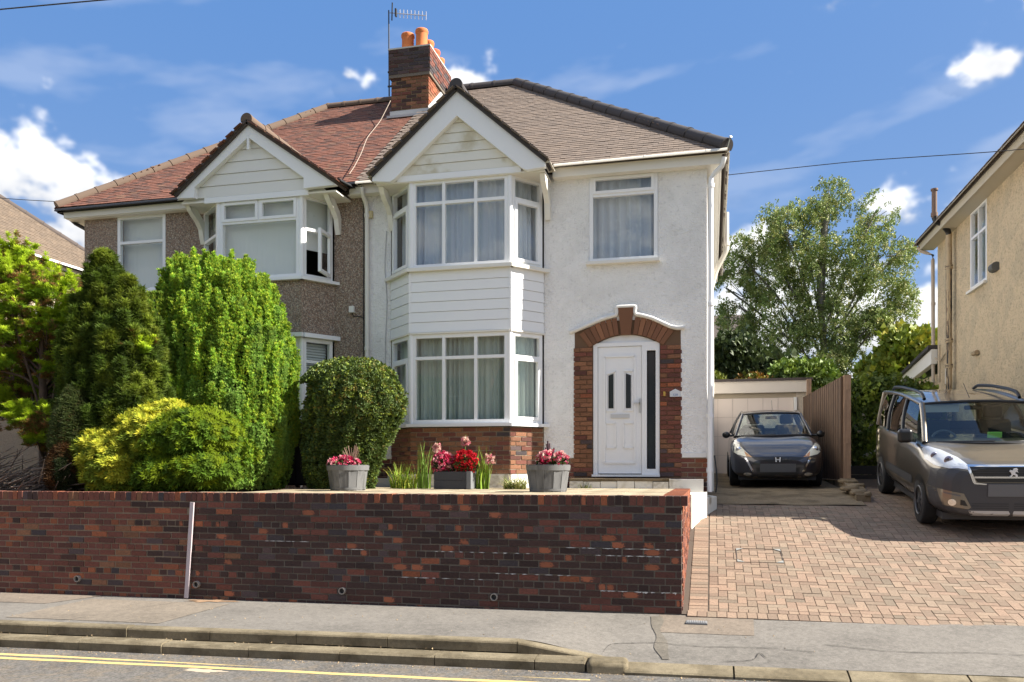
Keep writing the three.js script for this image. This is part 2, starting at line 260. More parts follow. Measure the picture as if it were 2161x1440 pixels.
const road = structure('road');
part(road, 'carriageway', sheet(span(-60, 60, 24), span(1.5, 8.4, 6), (x, z) => roadY(x) + 0.02 * clamp(z - 2, 0, 3)), M.road);
for (const [d, w, nm] of [[0.42, 0.075], [0.575, 0.075]]) part(road, 'yellow_line', sheet(span(-20, -0.98, 60), [0, 1], (x) => 0), M.yellow).geometry.attributes.position.array.forEach((v, i, arr) => {
  if (i % 3) return; const far = arr[i + 2] > 0.5, x = v, rr = 0.006 * Math.sin(x * 13.7 + d * 90) + 0.004 * Math.sin(x * 41); const z = kerbZ(x) + d + (far ? w + rr : rr); arr[i + 2] = z; arr[i + 1] = roadY(x) + 0.02 * clamp(z - 2, 0, 3) + 0.005;
});
part(road, 'pothole_patch', patch(blot(-4.35, 2.34, 0.21, 0.055, 3), (x) => roadY(x), 0.012), std([0.36, 0.30, 0.22], 0.95));
part(road, 'pothole_rim', patch(blot(-4.33, 2.33, 0.30, 0.085, 4, 26, 0.4), (x) => roadY(x), 0.009), std([0.055, 0.05, 0.045], 0.95));
part(road, 'far_pavement', box(-60, 60, -0.5, -0.14, 8.41, 11.5), M.pave);

const pavement = structure('pavement');
part(pavement, 'asphalt', sheet([...span(-30, -4.05, 60), ...span(-4, 3, 175), ...span(3.05, 30, 60)], span(-0.16, 1.0, 12), (x, z) => 0), M.pave).geometry.attributes.position.array.forEach((v, i, arr) => {
  if (i % 3) return; const x = v, t = (arr[i + 2] + 0.16) / 1.16, end = kerbZ(x) + (x > -0.9 ? 0.004 : -0.115), z = x > -0.3 ? lerp(-0.03, end, t) : lerp(0.012, end, t); arr[i + 2] = z; arr[i + 1] = paveY(x, z);
});
pavement.children[0].geometry.computeVertexNormals(); metres(pavement.children[0].geometry);
{ const g = pavement.children[0].geometry, p = g.attributes.position, uv = g.attributes.uv; for (let i = 0; i < p.count; i++) uv.setXY(i, p.getX(i), p.getZ(i)); }
const tar2 = std([1.05, 0.93, 0.82], 0.95, { map: paveMap }), damp = std([0.80, 0.77, 0.70], 0.8, { map: paveMap }), tar3 = std([1.12, 1.02, 0.9], 0.95, { map: paveMap });
const repatch = (pts, mtl, lift = 0.004) => part(pavement, 'tarmac_patch', patch(pts, (x, z) => paveY(x, z), lift), mtl);
{ const grid = (x0, x1, z0, z1, sk, m, seed) => { const r = rng(seed), a = [], n = 14; for (let i = 0; i <= n; i++) a.push([lerp(x0, x1, i / n), z0 + 0.012 * (r() - 0.5)]); for (let i = n; i >= 0; i--) a.push([lerp(x0, x1, i / n) + sk, z1 + 0.012 * (r() - 0.5)]); repatch(a, m); };
  grid(-0.52, 0.42, 0.03, 0.62, -0.02, tar2, 1); grid(-10.4, -7.3, 0.02, 0.62, -0.3, tar2, 2); grid(-7.28, -5.4, 0.25, 1.4, -0.1, tar3, 3); }
{ const q = rng(61), L = [], R2 = []; for (let i = 0; i <= 34; i++) { const z = 0.1 + i * 0.038, c = -0.56 + 0.16 * (i / 34) + 0.012 * Math.sin(i * 0.4), w = 0.045; L.push([c - w - 0.018 * Math.sin(i * 0.33) - 0.003 * q(), z]); R2.push([c + w + 0.018 * Math.sin(i * 0.27 + 1) + 0.003 * q(), z]); } repatch(L.concat(R2.reverse()), damp, 0.006); }
repatch(blot(-5.75, 0.14, 0.28, 0.07, 6, 26, 0.5), std([0.25, 0.155, 0.09], 0.95), 0.006);
for (const [pts, sd] of [[[[-0.95, 1.3], [-0.9, 1.05], [-0.7, 0.98], [-0.5, 0.95], [-0.1, 1.0], [0.4, 0.97], [0.9, 1.02]], 3], [[[0.1, 1.38], [0.35, 1.3], [0.42, 1.12], [0.5, 1.35]], 4], [[[1.0, 0.8], [1.6, 0.92], [2.3, 0.86], [3.2, 0.95]], 5], [[[-6.0, 0.2], [-6.3, 0.7], [-6.5, 1.2], [-6.55, 1.4]], 6]]) { const q = rng(sd), c = new THREE.CatmullRomCurve3(pts.map(([x, z]) => V(x, 0, z))).getPoints(60), L = [], R2 = []; for (const a of c) { const w = 0.002 + 0.004 * q(), jx = 0.012 * (q() - 0.5), jz = 0.012 * (q() - 0.5); L.push([a.x + jx, a.z + jz - w]); R2.push([a.x + jx + w * 0.5, a.z + jz + w]); } part(pavement, 'crack', patch(L.concat(R2.reverse()), (x, z) => paveY(x, z), 0.008), std([0.05, 0.045, 0.04], 1)); }
{ const cover = thing('utility_cover', 'small ribbed grey metal cover set in the pavement before the driveway', 'utility cover', [-0.14, paveY(-0.14, 0.27) + 0.005, 0.27]);
  const y = paveY(-0.14, 0.27) + 0.008; part(cover, 'frame', box(-0.245, -0.035, y - 0.01, y + 0.004, 0.2, 0.34), std([0.16, 0.165, 0.17], 0.6));
  for (let i = 0; i < 9; i++) part(cover, 'rib', box(-0.232 + i * 0.022, -0.22 + i * 0.022, y, y + 0.01, 0.212, 0.328), std([0.22, 0.225, 0.23], 0.5)); }
// kerbs: two steps of stones, the ends let down towards the drive
const kerb = structure('kerb');
const prof = [[-0.125, 0], [0, 0], [0, 0.088], [-0.006, 0.104], [-0.02, 0.113], [-0.125, 0.115]], profLow = [[-0.2, 0], [0, 0], [0.004, 0.09], [-0.008, 0.108], [-0.026, 0.118], [-0.2, 0.12]];
const upFoot = (x) => paveY(Math.min(x, -1.78), 1.5) - 0.096, jit = rng(77);
for (let x = -13; x < -1.7;) { const L = x > -3 ? (-1.7 - x) / Math.max(1, Math.round((-1.7 - x) / 0.92)) : 0.915, e = (jit() - 0.5) * 0.008; part(kerb, 'kerb_stone', prism(prof, x + 0.004, x + L - 0.004, (q) => kerbZ(q) + e, (q) => upFoot(q) + e, 1, () => 0.88), M.kerb); x += L; }
part(kerb, 'dropped_kerb_stone', prism(prof, -1.696, -0.8, kerbZ, (q) => lerp(upFoot(-1.7), paveY(-0.8, 1.48) - 0.062, (q + 1.7) / 0.9), 6, (q) => lerp(0.88, 0.5, (q + 1.7) / 0.9)), M.kerb);
for (let x = -13.4; x < -1.06;) { const L = Math.min(0.915, -1.06 - x), e = (jit() - 0.5) * 0.008; if (L > 0.2) part(kerb, 'kerb_stone', prism(profLow, x + 0.004, x + L - 0.004, (q) => kerbZ(q) + 0.172 + e, (q) => roadY(q) - 0.005 + e, 1, () => 0.93), M.kerb); x += L; }
{ const g = new RoundedBoxGeometry(0.36, 0.16, 0.24, 3, 0.05); g.rotateY(0.08); g.translate(-0.875, roadY(-0.9) + 0.03, kerbZ(-0.9) + 0.075); part(kerb, 'corner_stone', metres(g), M.kerb); }
for (let x = -0.72; x < 6; x += 0.915) part(kerb, 'dropped_kerb_stone', prism([[-0.2, -0.03], [0, -0.03], [0.0, 0.02], [-0.02, 0.034], [-0.2, 0.068]], x, x + 0.9, (q) => kerbZ(q) + 0.2, (q) => roadY(q) + 0.004), M.kerb);
{ const r = rng(9), list = [], fr = new THREE.TetrahedronGeometry(0.009); metres(fr);
  for (let i = 0; i < 900; i++) { const x = -11 + 12.5 * r(), on = r(), z = kerbZ(x) + (on < 0.68 ? 0.2 + 0.2 * r() * r() : on < 0.85 ? 0.01 + 0.15 * r() : -0.2 - 1.2 * r()), y = on < 0.68 ? roadY(x) + 0.005 : on < 0.85 ? roadY(x) + 0.125 : paveY(x, z) + 0.004; if (x > -1 && on < 0.85 && on > 0.68) continue; const g = flat(fr).clone(); g.applyMatrix4(at(x, y, z, r() * 6, r() * 6, 0, 0.35 + 1.1 * r() * r())); list.push(g); }
  const m = new THREE.Mesh(mergeGeometries(list), std([0.36, 0.26, 0.15], 0.9)); m.name = 'gutter_grit'; m.userData = { kind: 'stuff', label: 'pale grit and leaf crumbs along the kerb', category: 'grit' }; m.castShadow = m.receiveShadow = true; scene.add(m); }

// driveway: concrete apron by the garage, herringbone blocks before it
const driveway = structure('driveway');
part(driveway, 'bedding', sheet(span(-0.3, 12.1, 5), span(0.0, -9.5, 60), (x, z) => driveYs(z) - 0.007), M.joint);
{ const e = rng(15), zs = span(-5.1, -12.2, 24), pts = zs.map((z) => z); part(driveway, 'concrete_apron', sheet(span(-0.06, 2.36, 16), pts, (x, z) => driveYs(z) + 0.012 + 0.008 * Math.sin(x * 5 + z * 3)), M.concrete);
  part(driveway, 'rear_gravel', sheet(span(2.36, 5.2, 6), span(-8.2, -13, 8), (x, z) => driveYs(z) + 0.004), M.soil); }
{ const S = cellSet(new THREE.BoxGeometry(0.2 - 0.007, 0.05, 0.1 - 0.007)), list = [], r = rng(88);
  const slope = (z) => Math.atan((driveYs(z - 0.05) - driveYs(z + 0.05)) / 0.1);
  const cosA = 0.985, put = (x, z, turn, c) => { const m = at(x, driveYs(z) - 0.025 + (r() - 0.5) * 0.005, z, 0, slope(z)); if (turn) m.multiply(new THREE.Matrix4().makeRotationY(Math.PI / 2)); list.push({ g: S[c], m }); };
  const inside = (x, z) => x > -0.02 && x < 7.2 && z < -0.13 && (x < 2.36 ? z > -5.14 : z > -8.3);
  const half = cellSet(new THREE.BoxGeometry(0.093, 0.05, 0.093)), done = new Set();
  for (let i = -4; i < 74; i++) for (let j = -2; j < 86; j++) {
    const k = ((i + j) % 4 + 4) % 4, x = -0.02 + i * 0.1, z = -0.12 - j * 0.1 * cosA;
    if (k === 0 && inside(x + 0.02, z) && inside(x + 0.18, z)) { put(x + 0.1, z - 0.05, false, (r() * 64) | 0); done.add(i + ',' + j).add(i + 1 + ',' + j); }
    if (k === 2 && inside(x + 0.05, z) && inside(x + 0.05, z - 0.15)) { put(x + 0.05, z - 0.1, true, (r() * 64) | 0); done.add(i + ',' + j).add(i + ',' + (j + 1)); }
  }
  for (let i = 0; i < 74; i++) for (let j = 0; j < 86; j++) { const x = 0.03 + i * 0.1, z = -0.17 - j * 0.1 * cosA; if (!done.has(i + ',' + j) && inside(x, z + 0.03)) list.push({ g: half[(r() * 64) | 0], m: at(x, driveYs(z) - 0.025, z, 0, slope(z)) }); }
  for (let x = -0.24; x < 7.1; x += 0.1) put(x + 0.05, -0.02 + 0.0, true, (r() * 64) | 0);            // front border
  for (let z = -0.14; z > -5.1; z -= 0.1) put(-0.13, z, false, (r() * 64) | 0);                        // side border
  pieces(driveway, 'paving_block', 'paving_blocks_beyond', list, M.block, 300); }
{ const hc = thing('manhole_cover', 'recessed inspection cover filled with blocks, bare metal corners showing in the drive', 'manhole cover', [0.6, driveYs(-2.16), -2.16]);
  const Y = (z) => driveYs(z) + 0.004, x0 = 0.32, x1 = 0.87, z0 = -1.88, z1 = -2.45;
  for (const [x, z] of [[x0, z0], [x1, z0], [x0, z1], [x1, z1]]) { const sx = x === x0 ? 1 : -1, sz = z === z0 ? -1 : 1; part(hc, 'corner_plate', join([patch([[x, z], [x + sx * 0.09, z], [x + sx * 0.06, z + sz * 0.03], [x + sx * 0.03, z + sz * 0.06], [x, z + sz * 0.09]], (a, b) => Y(b), 0.005)]), std([0.30, 0.30, 0.28], 0.6, { metalness: 0.3 })); }
  part(hc, 'frame_edge', join([bar(V(x0, Y(z0), z0), V(x1, Y(z0), z0), 0.005, 0.006), bar(V(x0, Y(z1), z1), V(x1, Y(z1), z1), 0.008, 0.008), bar(V(x0, Y(z0), z0), V(x0, Y(z1), z1), 0.007, 0.006), bar(V(x1, Y(z0), z0), V(x1, Y(z1), z1), 0.005, 0.006)]), std([0.05, 0.04, 0.035], 0.8)); }

// front gardens behind the wall
const terrace = structure('garden_terrace');
part(terrace, 'bed', box(-14, -6.02, 0.8, 1.18, -4.58, -0.1), M.soil);
part(terrace, 'slab_bed', box(-6.02, -0.36, 0.8, 1.19, -4.7, -0.11), M.joint);
{ const S = [0, 1, 2, 3].map(() => metres(new THREE.BoxGeometry(0.6, 0.03, 0.6))), list = [], r = rng(17); for (let i = 0; i < 9; i++) for (let j = 0; j < 7; j++) list.push({ g: S[(r() * 4) | 0], m: at(-5.68 + i * 0.615, 1.2 + r() * 0.006, -0.55 - j * 0.615) }); pieces(terrace, 'paving_slab', 'paving_slabs', list, M.slab); }

// ---------------------------------------------------------------- retaining wall of the front gardens
const stretcher = cellSet(new THREE.BoxGeometry(0.212, 0.062, 0.102)), header = cellSet(new THREE.BoxGeometry(0.0995, 0.062, 0.15)), onEdge = cellSet(new THREE.BoxGeometry(0.066, 0.1025, 0.215));
const pick = (r, table) => { let q = r(); for (const [share, a, b] of table) { if (q < share) return a + ((r() * (b - a)) | 0); q -= share; } return table[0][1]; };
const redMix = [[0.66, 24, 40], [0.14, 40, 48], [0.09, 48, 56], [0.05, 56, 64], [0.06, 0, 16]], sootMix = [[0.72, 0, 16], [0.07, 16, 24], [0.15, 24, 40], [0.05, 48, 56], [0.01, 40, 48]];
function brickRun(list, r, x0, x1, y0, courses, faceZ, table, headerEvery = 4, P = (x, y, out, turn) => at(x, y, faceZ - out, 0)) {
  for (let c = 0; c < courses; c++) {
    const y = y0 - 0.0375 - c * 0.075, head = headerEvery && c % headerEvery === headerEvery - 1, step = head ? 0.1125 : 0.225; let x = x0 - (head ? 0.056 : (c % 2) * 0.1125);
    for (; x < x1 - 0.02; x += step) {
      const a = Math.max(x, x0), b = Math.min(x + step, x1), w = b - a; if (w < 0.05) continue; const k = pick(r, typeof table === 'function' ? table((a + b) / 2, y) : table), short = w < step * 0.95;
      const m = P((a + b) / 2, y + (r() - 0.5) * 0.005, (head ? 0.075 : 0.051) + (r() - 0.5) * 0.009, 0).multiply(new THREE.Matrix4().makeRotationZ((r() - 0.5) * 0.022)).multiply(new THREE.Matrix4().makeScale(0.975 + 0.03 * r(), 0.95 + 0.06 * r(), 1)); if (short) m.multiply(new THREE.Matrix4().makeScale((w - 0.01) / (step - 0.01), 1, 1)); list.push({ g: (head ? header : stretcher)[k], m, w });
    }
  }
}
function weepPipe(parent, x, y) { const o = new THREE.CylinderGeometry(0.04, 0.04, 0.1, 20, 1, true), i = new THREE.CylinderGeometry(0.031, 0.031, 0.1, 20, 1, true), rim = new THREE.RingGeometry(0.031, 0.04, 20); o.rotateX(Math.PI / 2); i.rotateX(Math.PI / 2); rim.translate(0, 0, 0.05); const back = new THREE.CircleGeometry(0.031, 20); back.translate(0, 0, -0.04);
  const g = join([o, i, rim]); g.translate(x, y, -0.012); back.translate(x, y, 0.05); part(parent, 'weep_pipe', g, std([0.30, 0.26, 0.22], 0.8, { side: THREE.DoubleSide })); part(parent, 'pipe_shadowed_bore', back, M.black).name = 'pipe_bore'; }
{ const L = thing('retaining_wall', 'red brick front wall below the conifers, left of the pale strip post', 'wall', [-8.6, -0.06, -0.1]), R = thing('retaining_wall', 'soot-darkened brick front wall with spalled orange bricks below the flower planters', 'wall', [-3.2, 0, -0.1]);
  const XM = -6.09, r = rng(301), lb = [], rb = [], lc = [], rc = [];
  part(L, 'mortar', box(-13, XM, -0.3, 1.228, -0.21, -0.007), std([0.24, 0.185, 0.13], 0.95)); part(R, 'mortar', box(XM + 0.001, -0.297, -0.3, 1.228, -0.21, -0.007), M.mortarDark);
  brickRun(lb, r, -13, XM, 1.125, 17, 0, (x) => x > -6.9 && r() < 0.4 ? sootMix : redMix);
  brickRun(rb, r, XM, -0.29, 1.125, 16, 0, (x, y) => (y > 0.72 && y < 0.98 && x > -1.5 && r() < 0.6) || (x < -5.5 && r() < 0.35) ? redMix : sootMix);
  const pipes = [[-7.68, 0.15], [-6.0, 0.135], [-4.11, 0.122], [-2.31, 0.116]];
  for (let x = -13; x < -0.3; x += 0.076) { const left = x + 0.038 < XM; (left ? lc : rc).push({ g: onEdge[pick(r, left ? redMix : [[0.55, 0, 16], [0.06, 16, 24], [0.3, 24, 40], [0.09, 40, 48]])], m: at(x + 0.038, 1.184 + (r() - 0.5) * 0.006, -0.107 + (r() - 0.5) * 0.008) }); }
  // the return along the drive
  const ret = []; part(R, 'return_mortar', box(-0.5, -0.3, 0.0, 1.225, -3.4, -0.2), M.mortar);
  const side = (s, y, out) => at(-0.29 - out, y, -0.01 - s, Math.PI / 2);
  brickRun(ret, r, 0.1, 3.4, 1.125, 15, 0, [[0.5, 40, 48], [0.5, 24, 40]], 4, side);
  for (let z = -0.26; z > -3.38; z -= 0.076) ret.push({ g: onEdge[40 + ((r() * 8) | 0)], m: at(-0.397, 1.184 + (r() - 0.5) * 0.006, z, Math.PI / 2) });
  pieces(L, 'brick', 'brickwork_beyond', lb, M.brick, 300); pieces(L, 'coping_brick', 'coping_beyond', lc, M.brick, 120);
  pieces(R, 'brick', 'brickwork_between', rb, M.brick, 300); pieces(R, 'coping_brick', 'coping_between', rc, M.brick, 120); pieces(R, 'return_brick', 'return_brickwork', ret, M.brick, 60);
  part(R, 'mortar_cap', box(XM, -0.5, 1.228, 1.237, -0.3, -0.12), M.slab);
  pipes.forEach(([x, y]) => weepPipe(x < XM ? L : R, x, y));
  // lime bloom that has run out of a few bed joints
  const bloom = std([0.55, 0.53, 0.50], 0.95), e = rng(5);
  for (const [X0, Y0, LEN, drop] of [[-1.52, 0.675, 1.15, 0.02], [-3.0, 0.6, 1.1, 0.01], [-1.15, 0.225, 0.85, 0.05], [-5.1, 0.675, 0.5, 0.01], [-2.3, 0.375, 0.9, 0.012], [-1.2, 0.6, 0.7, 0.01], [-4.2, 0.6, 0.4, 0.01], [-3.4, 0.3, 1.0, 0.008]]) for (let x = X0; x < X0 + LEN; ) {
    const len = 0.04 + 0.14 * e() * e(), y = Y0 - 0.001, top = [], bot = [], n = Math.max(4, (len / 0.012) | 0); for (let i = 0; i <= n; i++) { const f = Math.sin(Math.PI * i / n); top.push([x + len * i / n, y + (0.001 + 0.005 * e()) * f + 0.0005]); bot.push([x + len * i / n, y - (0.002 + drop * e() * e() * e()) * f - 0.0005]); } x += len + 0.09 * e();
    const g = extrude(top.concat(bot.reverse()), 0.004); g.translate(0, 0, 0.006); part(R, 'lime_bloom', metres(g), bloom); } }
{ const p = thing('marker_post', 'thin pale pink strip leaning on the front wall where its two halves meet', 'post', [-6.12, 0, 0.02]); part(p, 'strip', bar(V(-6.125, -0.03, 0.035), V(-6.045, 1.12, 0.035), 0.05, 0.02, V(0, 0, 1)), std([0.50, 0.42, 0.43], 0.5)); }

// ---------------------------------------------------------------- houses: shared builders
const FZ = -4.6, BZ = -4.06, EZ = -4.42, EY = 6.46, RZ = -8.6, RY = 9.79, PARTY = -5.83;
// a run of plain tiles on a slope: O foot of the slope, U along the eaves, W up the slope, [u0, u1] at slope distance s
const tileShape = cellSet(new THREE.BoxGeometry(0.162, 0.013, 0.165));
function tileRun(list, r, O, U, W, len, range, cells, gauge = 0.1, cx = 0.165) {
  const N = W.clone().cross(U); if (N.y < 0) N.negate(); const Z = W.clone().negate(), X = N.clone().cross(Z), basis = new THREE.Matrix4().makeBasis(X, N, Z), tilt = new THREE.Matrix4().makeRotationX(-0.075), c = V();
  for (let k = 0; k * gauge < len - 0.03; k++) {
    const s = k * gauge + 0.05, [u0, u1] = range(s), off = (k % 2) * cx / 2;
    for (let u = Math.floor(u0 / cx) * cx + off; u < u1 + cx / 2; u += cx) {
      if (u < u0 - 0.03 || u > u1 + 0.03) continue; c.copy(O).addScaledVector(U, u).addScaledVector(W, s).addScaledVector(N, 0.012 + 0.005 * (r() - 0.5));
      list.push({ g: tileShape[cells[0] + ((r() * (cells[1] - cells[0])) | 0)], m: new THREE.Matrix4().makeTranslation(c.x, c.y, c.z).multiply(basis).multiply(tilt).multiply(new THREE.Matrix4().makeRotationZ((r() - 0.5) * 0.03)) });
    }
  }
}
function slab(pts, thick, dir) {   // a flat polygon given thickness downwards along dir
  const n = pts.length, pos = [], q = pts.map((p) => p.clone().addScaledVector(dir, thick)), tri = (a, b, c) => pos.push(a.x, a.y, a.z, b.x, b.y, b.z, c.x, c.y, c.z);
  for (let i = 1; i < n - 1; i++) { tri(pts[0], pts[i], pts[i + 1]); tri(q[0], q[i + 1], q[i]); }
  for (let i = 0; i < n; i++) { const j = (i + 1) % n; tri(pts[i], q[i], pts[j]); tri(pts[j], q[i], q[j]); }
  const g = new THREE.BufferGeometry(); g.setAttribute('position', new THREE.Float32BufferAttribute(pos, 3)); g.computeVertexNormals(); return metres(g);
}
const DOWN = V(0, -1, 0);
function ridgeTiles(parent, a, b, r, mtl, len = 0.42, seed = 1) {
  const d = b.clone().sub(a), n = Math.max(1, Math.round(d.length() / len)), q = rng(seed), L = d.length() / n; d.normalize();
  const x = V(0, 1, 0).cross(d).normalize(), y = d.clone().cross(x), basis = new THREE.Matrix4().makeBasis(x, y, d);
  for (let i = 0; i < n; i++) { const g = join([new THREE.CylinderGeometry(r, r * 1.03, L * 0.99, 12, 1, false, -Math.PI * 0.62, Math.PI * 1.24), new THREE.CylinderGeometry(r * 1.1, r * 1.1, 0.05, 12, 1, false, -Math.PI * 0.62, Math.PI * 1.24).translate(0, -L / 2 + 0.03, 0)]); g.rotateX(Math.PI / 2); g.rotateZ(0); g.rotateZ(Math.PI); g.applyMatrix4(basis.clone().setPosition(a.clone().addScaledVector(d, (i + 0.5) * L).add(V(0, -0.035 + 0.008 * q(), 0)))); part(parent, 'ridge_tile', metres(g), mtl); }
}
// a facet: local x along the wall to the right, y up, z outwards
function facet(ax, az, bx, bz) { const L = Math.hypot(bx - ax, bz - az), dx = (bx - ax) / L, dz = (bz - az) / L; return { L, m: new THREE.Matrix4().makeBasis(V(dx, 0, dz), V(0, 1, 0), V(-dz, 0, dx)).setPosition(ax, 0, az) }; }
const fbox = (F, s0, s1, y0, y1, z0, z1) => metres(box(s0, s1, y0, y1, z0, z1).applyMatrix4(F.m));
const onF = (F, g) => g.applyMatrix4(F.m);
function drape(w, h, seed, fold = 0.022, n = 90) {
  const g = new THREE.PlaneGeometry(w, h, n, 4), p = g.attributes.position, r = rng(seed), f = [...Array(5)].map(() => [14 + 24 * r(), r() * 6.28, 0.3 + 0.7 * r()]);
  for (let i = 0; i < p.count; i++) { const x = p.getX(i), t = p.getY(i) / h + 0.5; let s = 0; for (const [k, ph, a] of f) s += a * Math.sin(k * x * 2.2 + ph + 0.5 * Math.sin(x * 3 + t * 0.7)); p.setZ(i, fold * s * (0.75 + 0.35 * (1 - t))); } g.computeVertexNormals(); return g;
}
// window: frame with lights, panes and what hangs behind them. o: s0, s1, y0, y1, cols (fractions), transom (height), sashTop / sashLow indexes, hang
let windowSeed = 100;
function windowUnit(parent, F, o) {
  const W = subgroup(parent, 'window'), t = o.t ?? 0.062, mull = 0.05, bars = [], z0 = -0.075, z1 = 0;
  const { s0, s1, y0, y1 } = o; bars.push([s0, s1, y0, y0 + t], [s0, s1, y1 - t, y1], [s0, s0 + t, y0 + t, y1 - t], [s1 - t, s1, y0 + t, y1 - t]);
  const xs = [s0 + t, ...(o.cols ?? []).map((f) => lerp(s0, s1, f)), s1 - t], ys = o.transom ? [y0 + t, o.transom, y1 - t] : [y0 + t, y1 - t], frames = [], sash = [], panes = [];
  const lights = [];
  for (let j = 0; j < ys.length - 1; j++) { const cols = j === 0 && o.wideLow ? [xs[0], xs[xs.length - 1]] : xs; for (let i = 0; i < cols.length - 1; i++) lights.push([cols[i] + (i ? mull / 2 : 0), cols[i + 1] - (i < cols.length - 2 ? mull / 2 : 0), ys[j] + (j ? mull / 2 : 0), ys[j + 1] - (j < ys.length - 2 ? mull / 2 : 0), i, j]); }
  for (let j = 0; j < ys.length - 1; j++) if (!(j === 0 && o.wideLow)) for (const x of xs.slice(1, -1)) bars.push([x - mull / 2, x + mull / 2, ys[j] + (j ? mull / 2 : 0), ys[j + 1] - (j < ys.length - 2 ? mull / 2 : 0)]);
  if (o.transom) bars.push([s0 + t, s1 - t, o.transom - mull / 2, o.transom + mull / 2]);
  part(W, 'frame', join(bars.map((b) => fbox(F, b[0], b[1], b[2], b[3], z0, z1))), o.mat ?? M.upvc);
  for (const [a, b, c, d, i, j] of lights) {
    if (o.open && o.open[0] === i && o.open[1] === j) continue;
    const s = (o.sash ?? []).some((q) => q[0] === i && q[1] === j) ? 0.042 : 0.012;
    if (s > 0.02) part(W, 'sash', join([[a - 0.006, b + 0.006, c - 0.006, c + s], [a - 0.006, b + 0.006, d - s, d + 0.006], [a - 0.006, a + s, c + s, d - s], [b - s, b + 0.006, c + s, d - s]].map((q) => fbox(F, q[0], q[1], q[2], q[3], -0.05, 0.016))), o.mat ?? M.upvc);
    part(W, 'pane', onF(F, new THREE.PlaneGeometry(b - a - s * 2 + 0.01, d - c - s * 2 + 0.01).translate((a + b) / 2, (c + d) / 2, -0.03)), M.glass);
  }
  if (o.hang) { const g = o.flat ? drape(s1 - s0 - 0.02, y1 - (o.hangTo ?? y0) - 0.03, windowSeed++, 0.0012, 60) : drape(s1 - s0 - 0.02, y1 - (o.hangTo ?? y0) - 0.03, windowSeed++, 0.02); g.translate((s0 + s1) / 2, (y1 + (o.hangTo ?? y0)) / 2, -0.17); part(W, o.flat ? 'blind' : 'net_curtain', onF(F, g), o.hang); }
  return { W, lights };
}
function sillBoard(parent, F, s0, s1, y, out, h, mtl) { const g = fbox(F, s0, s1, y - h, y, -0.1, out); return part(parent, 'window_sill', g, mtl); }
function gutterRun(parent, a, b, mtl, r = 0.058) {
  const d = b.clone().sub(a), L = d.length(), g = new THREE.CylinderGeometry(r, r, L, 14, 1, true, -Math.PI / 2, Math.PI), e1 = new THREE.CylinderGeometry(r, r, 0.012, 14, 1, false, -Math.PI / 2, Math.PI), rim = new THREE.CylinderGeometry(0.008, 0.008, L, 6);
  const all = [g]; for (const s of [-1, 1]) { const e = e1.clone(); e.translate(0, s * L / 2, 0); all.push(e); const q = rim.clone(); q.translate(s * r, 0, 0); all.push(q); } for (let k = 0.5; k < L; k += 0.95) { const c = new THREE.CylinderGeometry(r * 1.07, r * 1.07, 0.03, 14, 1, true, -Math.PI / 2, Math.PI); c.translate(0, k - L / 2, 0); all.push(c); }
  const m = join(all); m.rotateX(Math.PI / 2); m.rotateZ(Math.PI); const z = d.normalize(), x = V(0, 1, 0).cross(z).normalize(), y = z.clone().cross(x); m.applyMatrix4(new THREE.Matrix4().makeBasis(x, y, z).setPosition(a.clone().add(b).multiplyScalar(0.5)));
  return part(parent, 'gutter', metres(m), mtl);
}
function downpipe(parent, pts, mtl, r = 0.036, collars = []) { const g = [tube(pts, r, 12, 40)]; for (const [x, y, z] of collars) { const c = new THREE.CylinderGeometry(r * 1.3, r * 1.3, 0.06, 12); c.translate(x, y, z); g.push(c); } return part(parent, 'downpipe', join(g), mtl); }
const oldBoards = texture(256, 256, (u, v) => { const g = smoothstep(sp2(u, v), 0.45, 0.72); return mix3([0.74, 0.715, 0.63], [0.47, 0.40, 0.24], g * 0.75); }, 1.9);
M.boards = std([1, 1, 1], 0.5, { map: oldBoards }); M.boardsClean = std([0.72, 0.70, 0.65], 0.5);
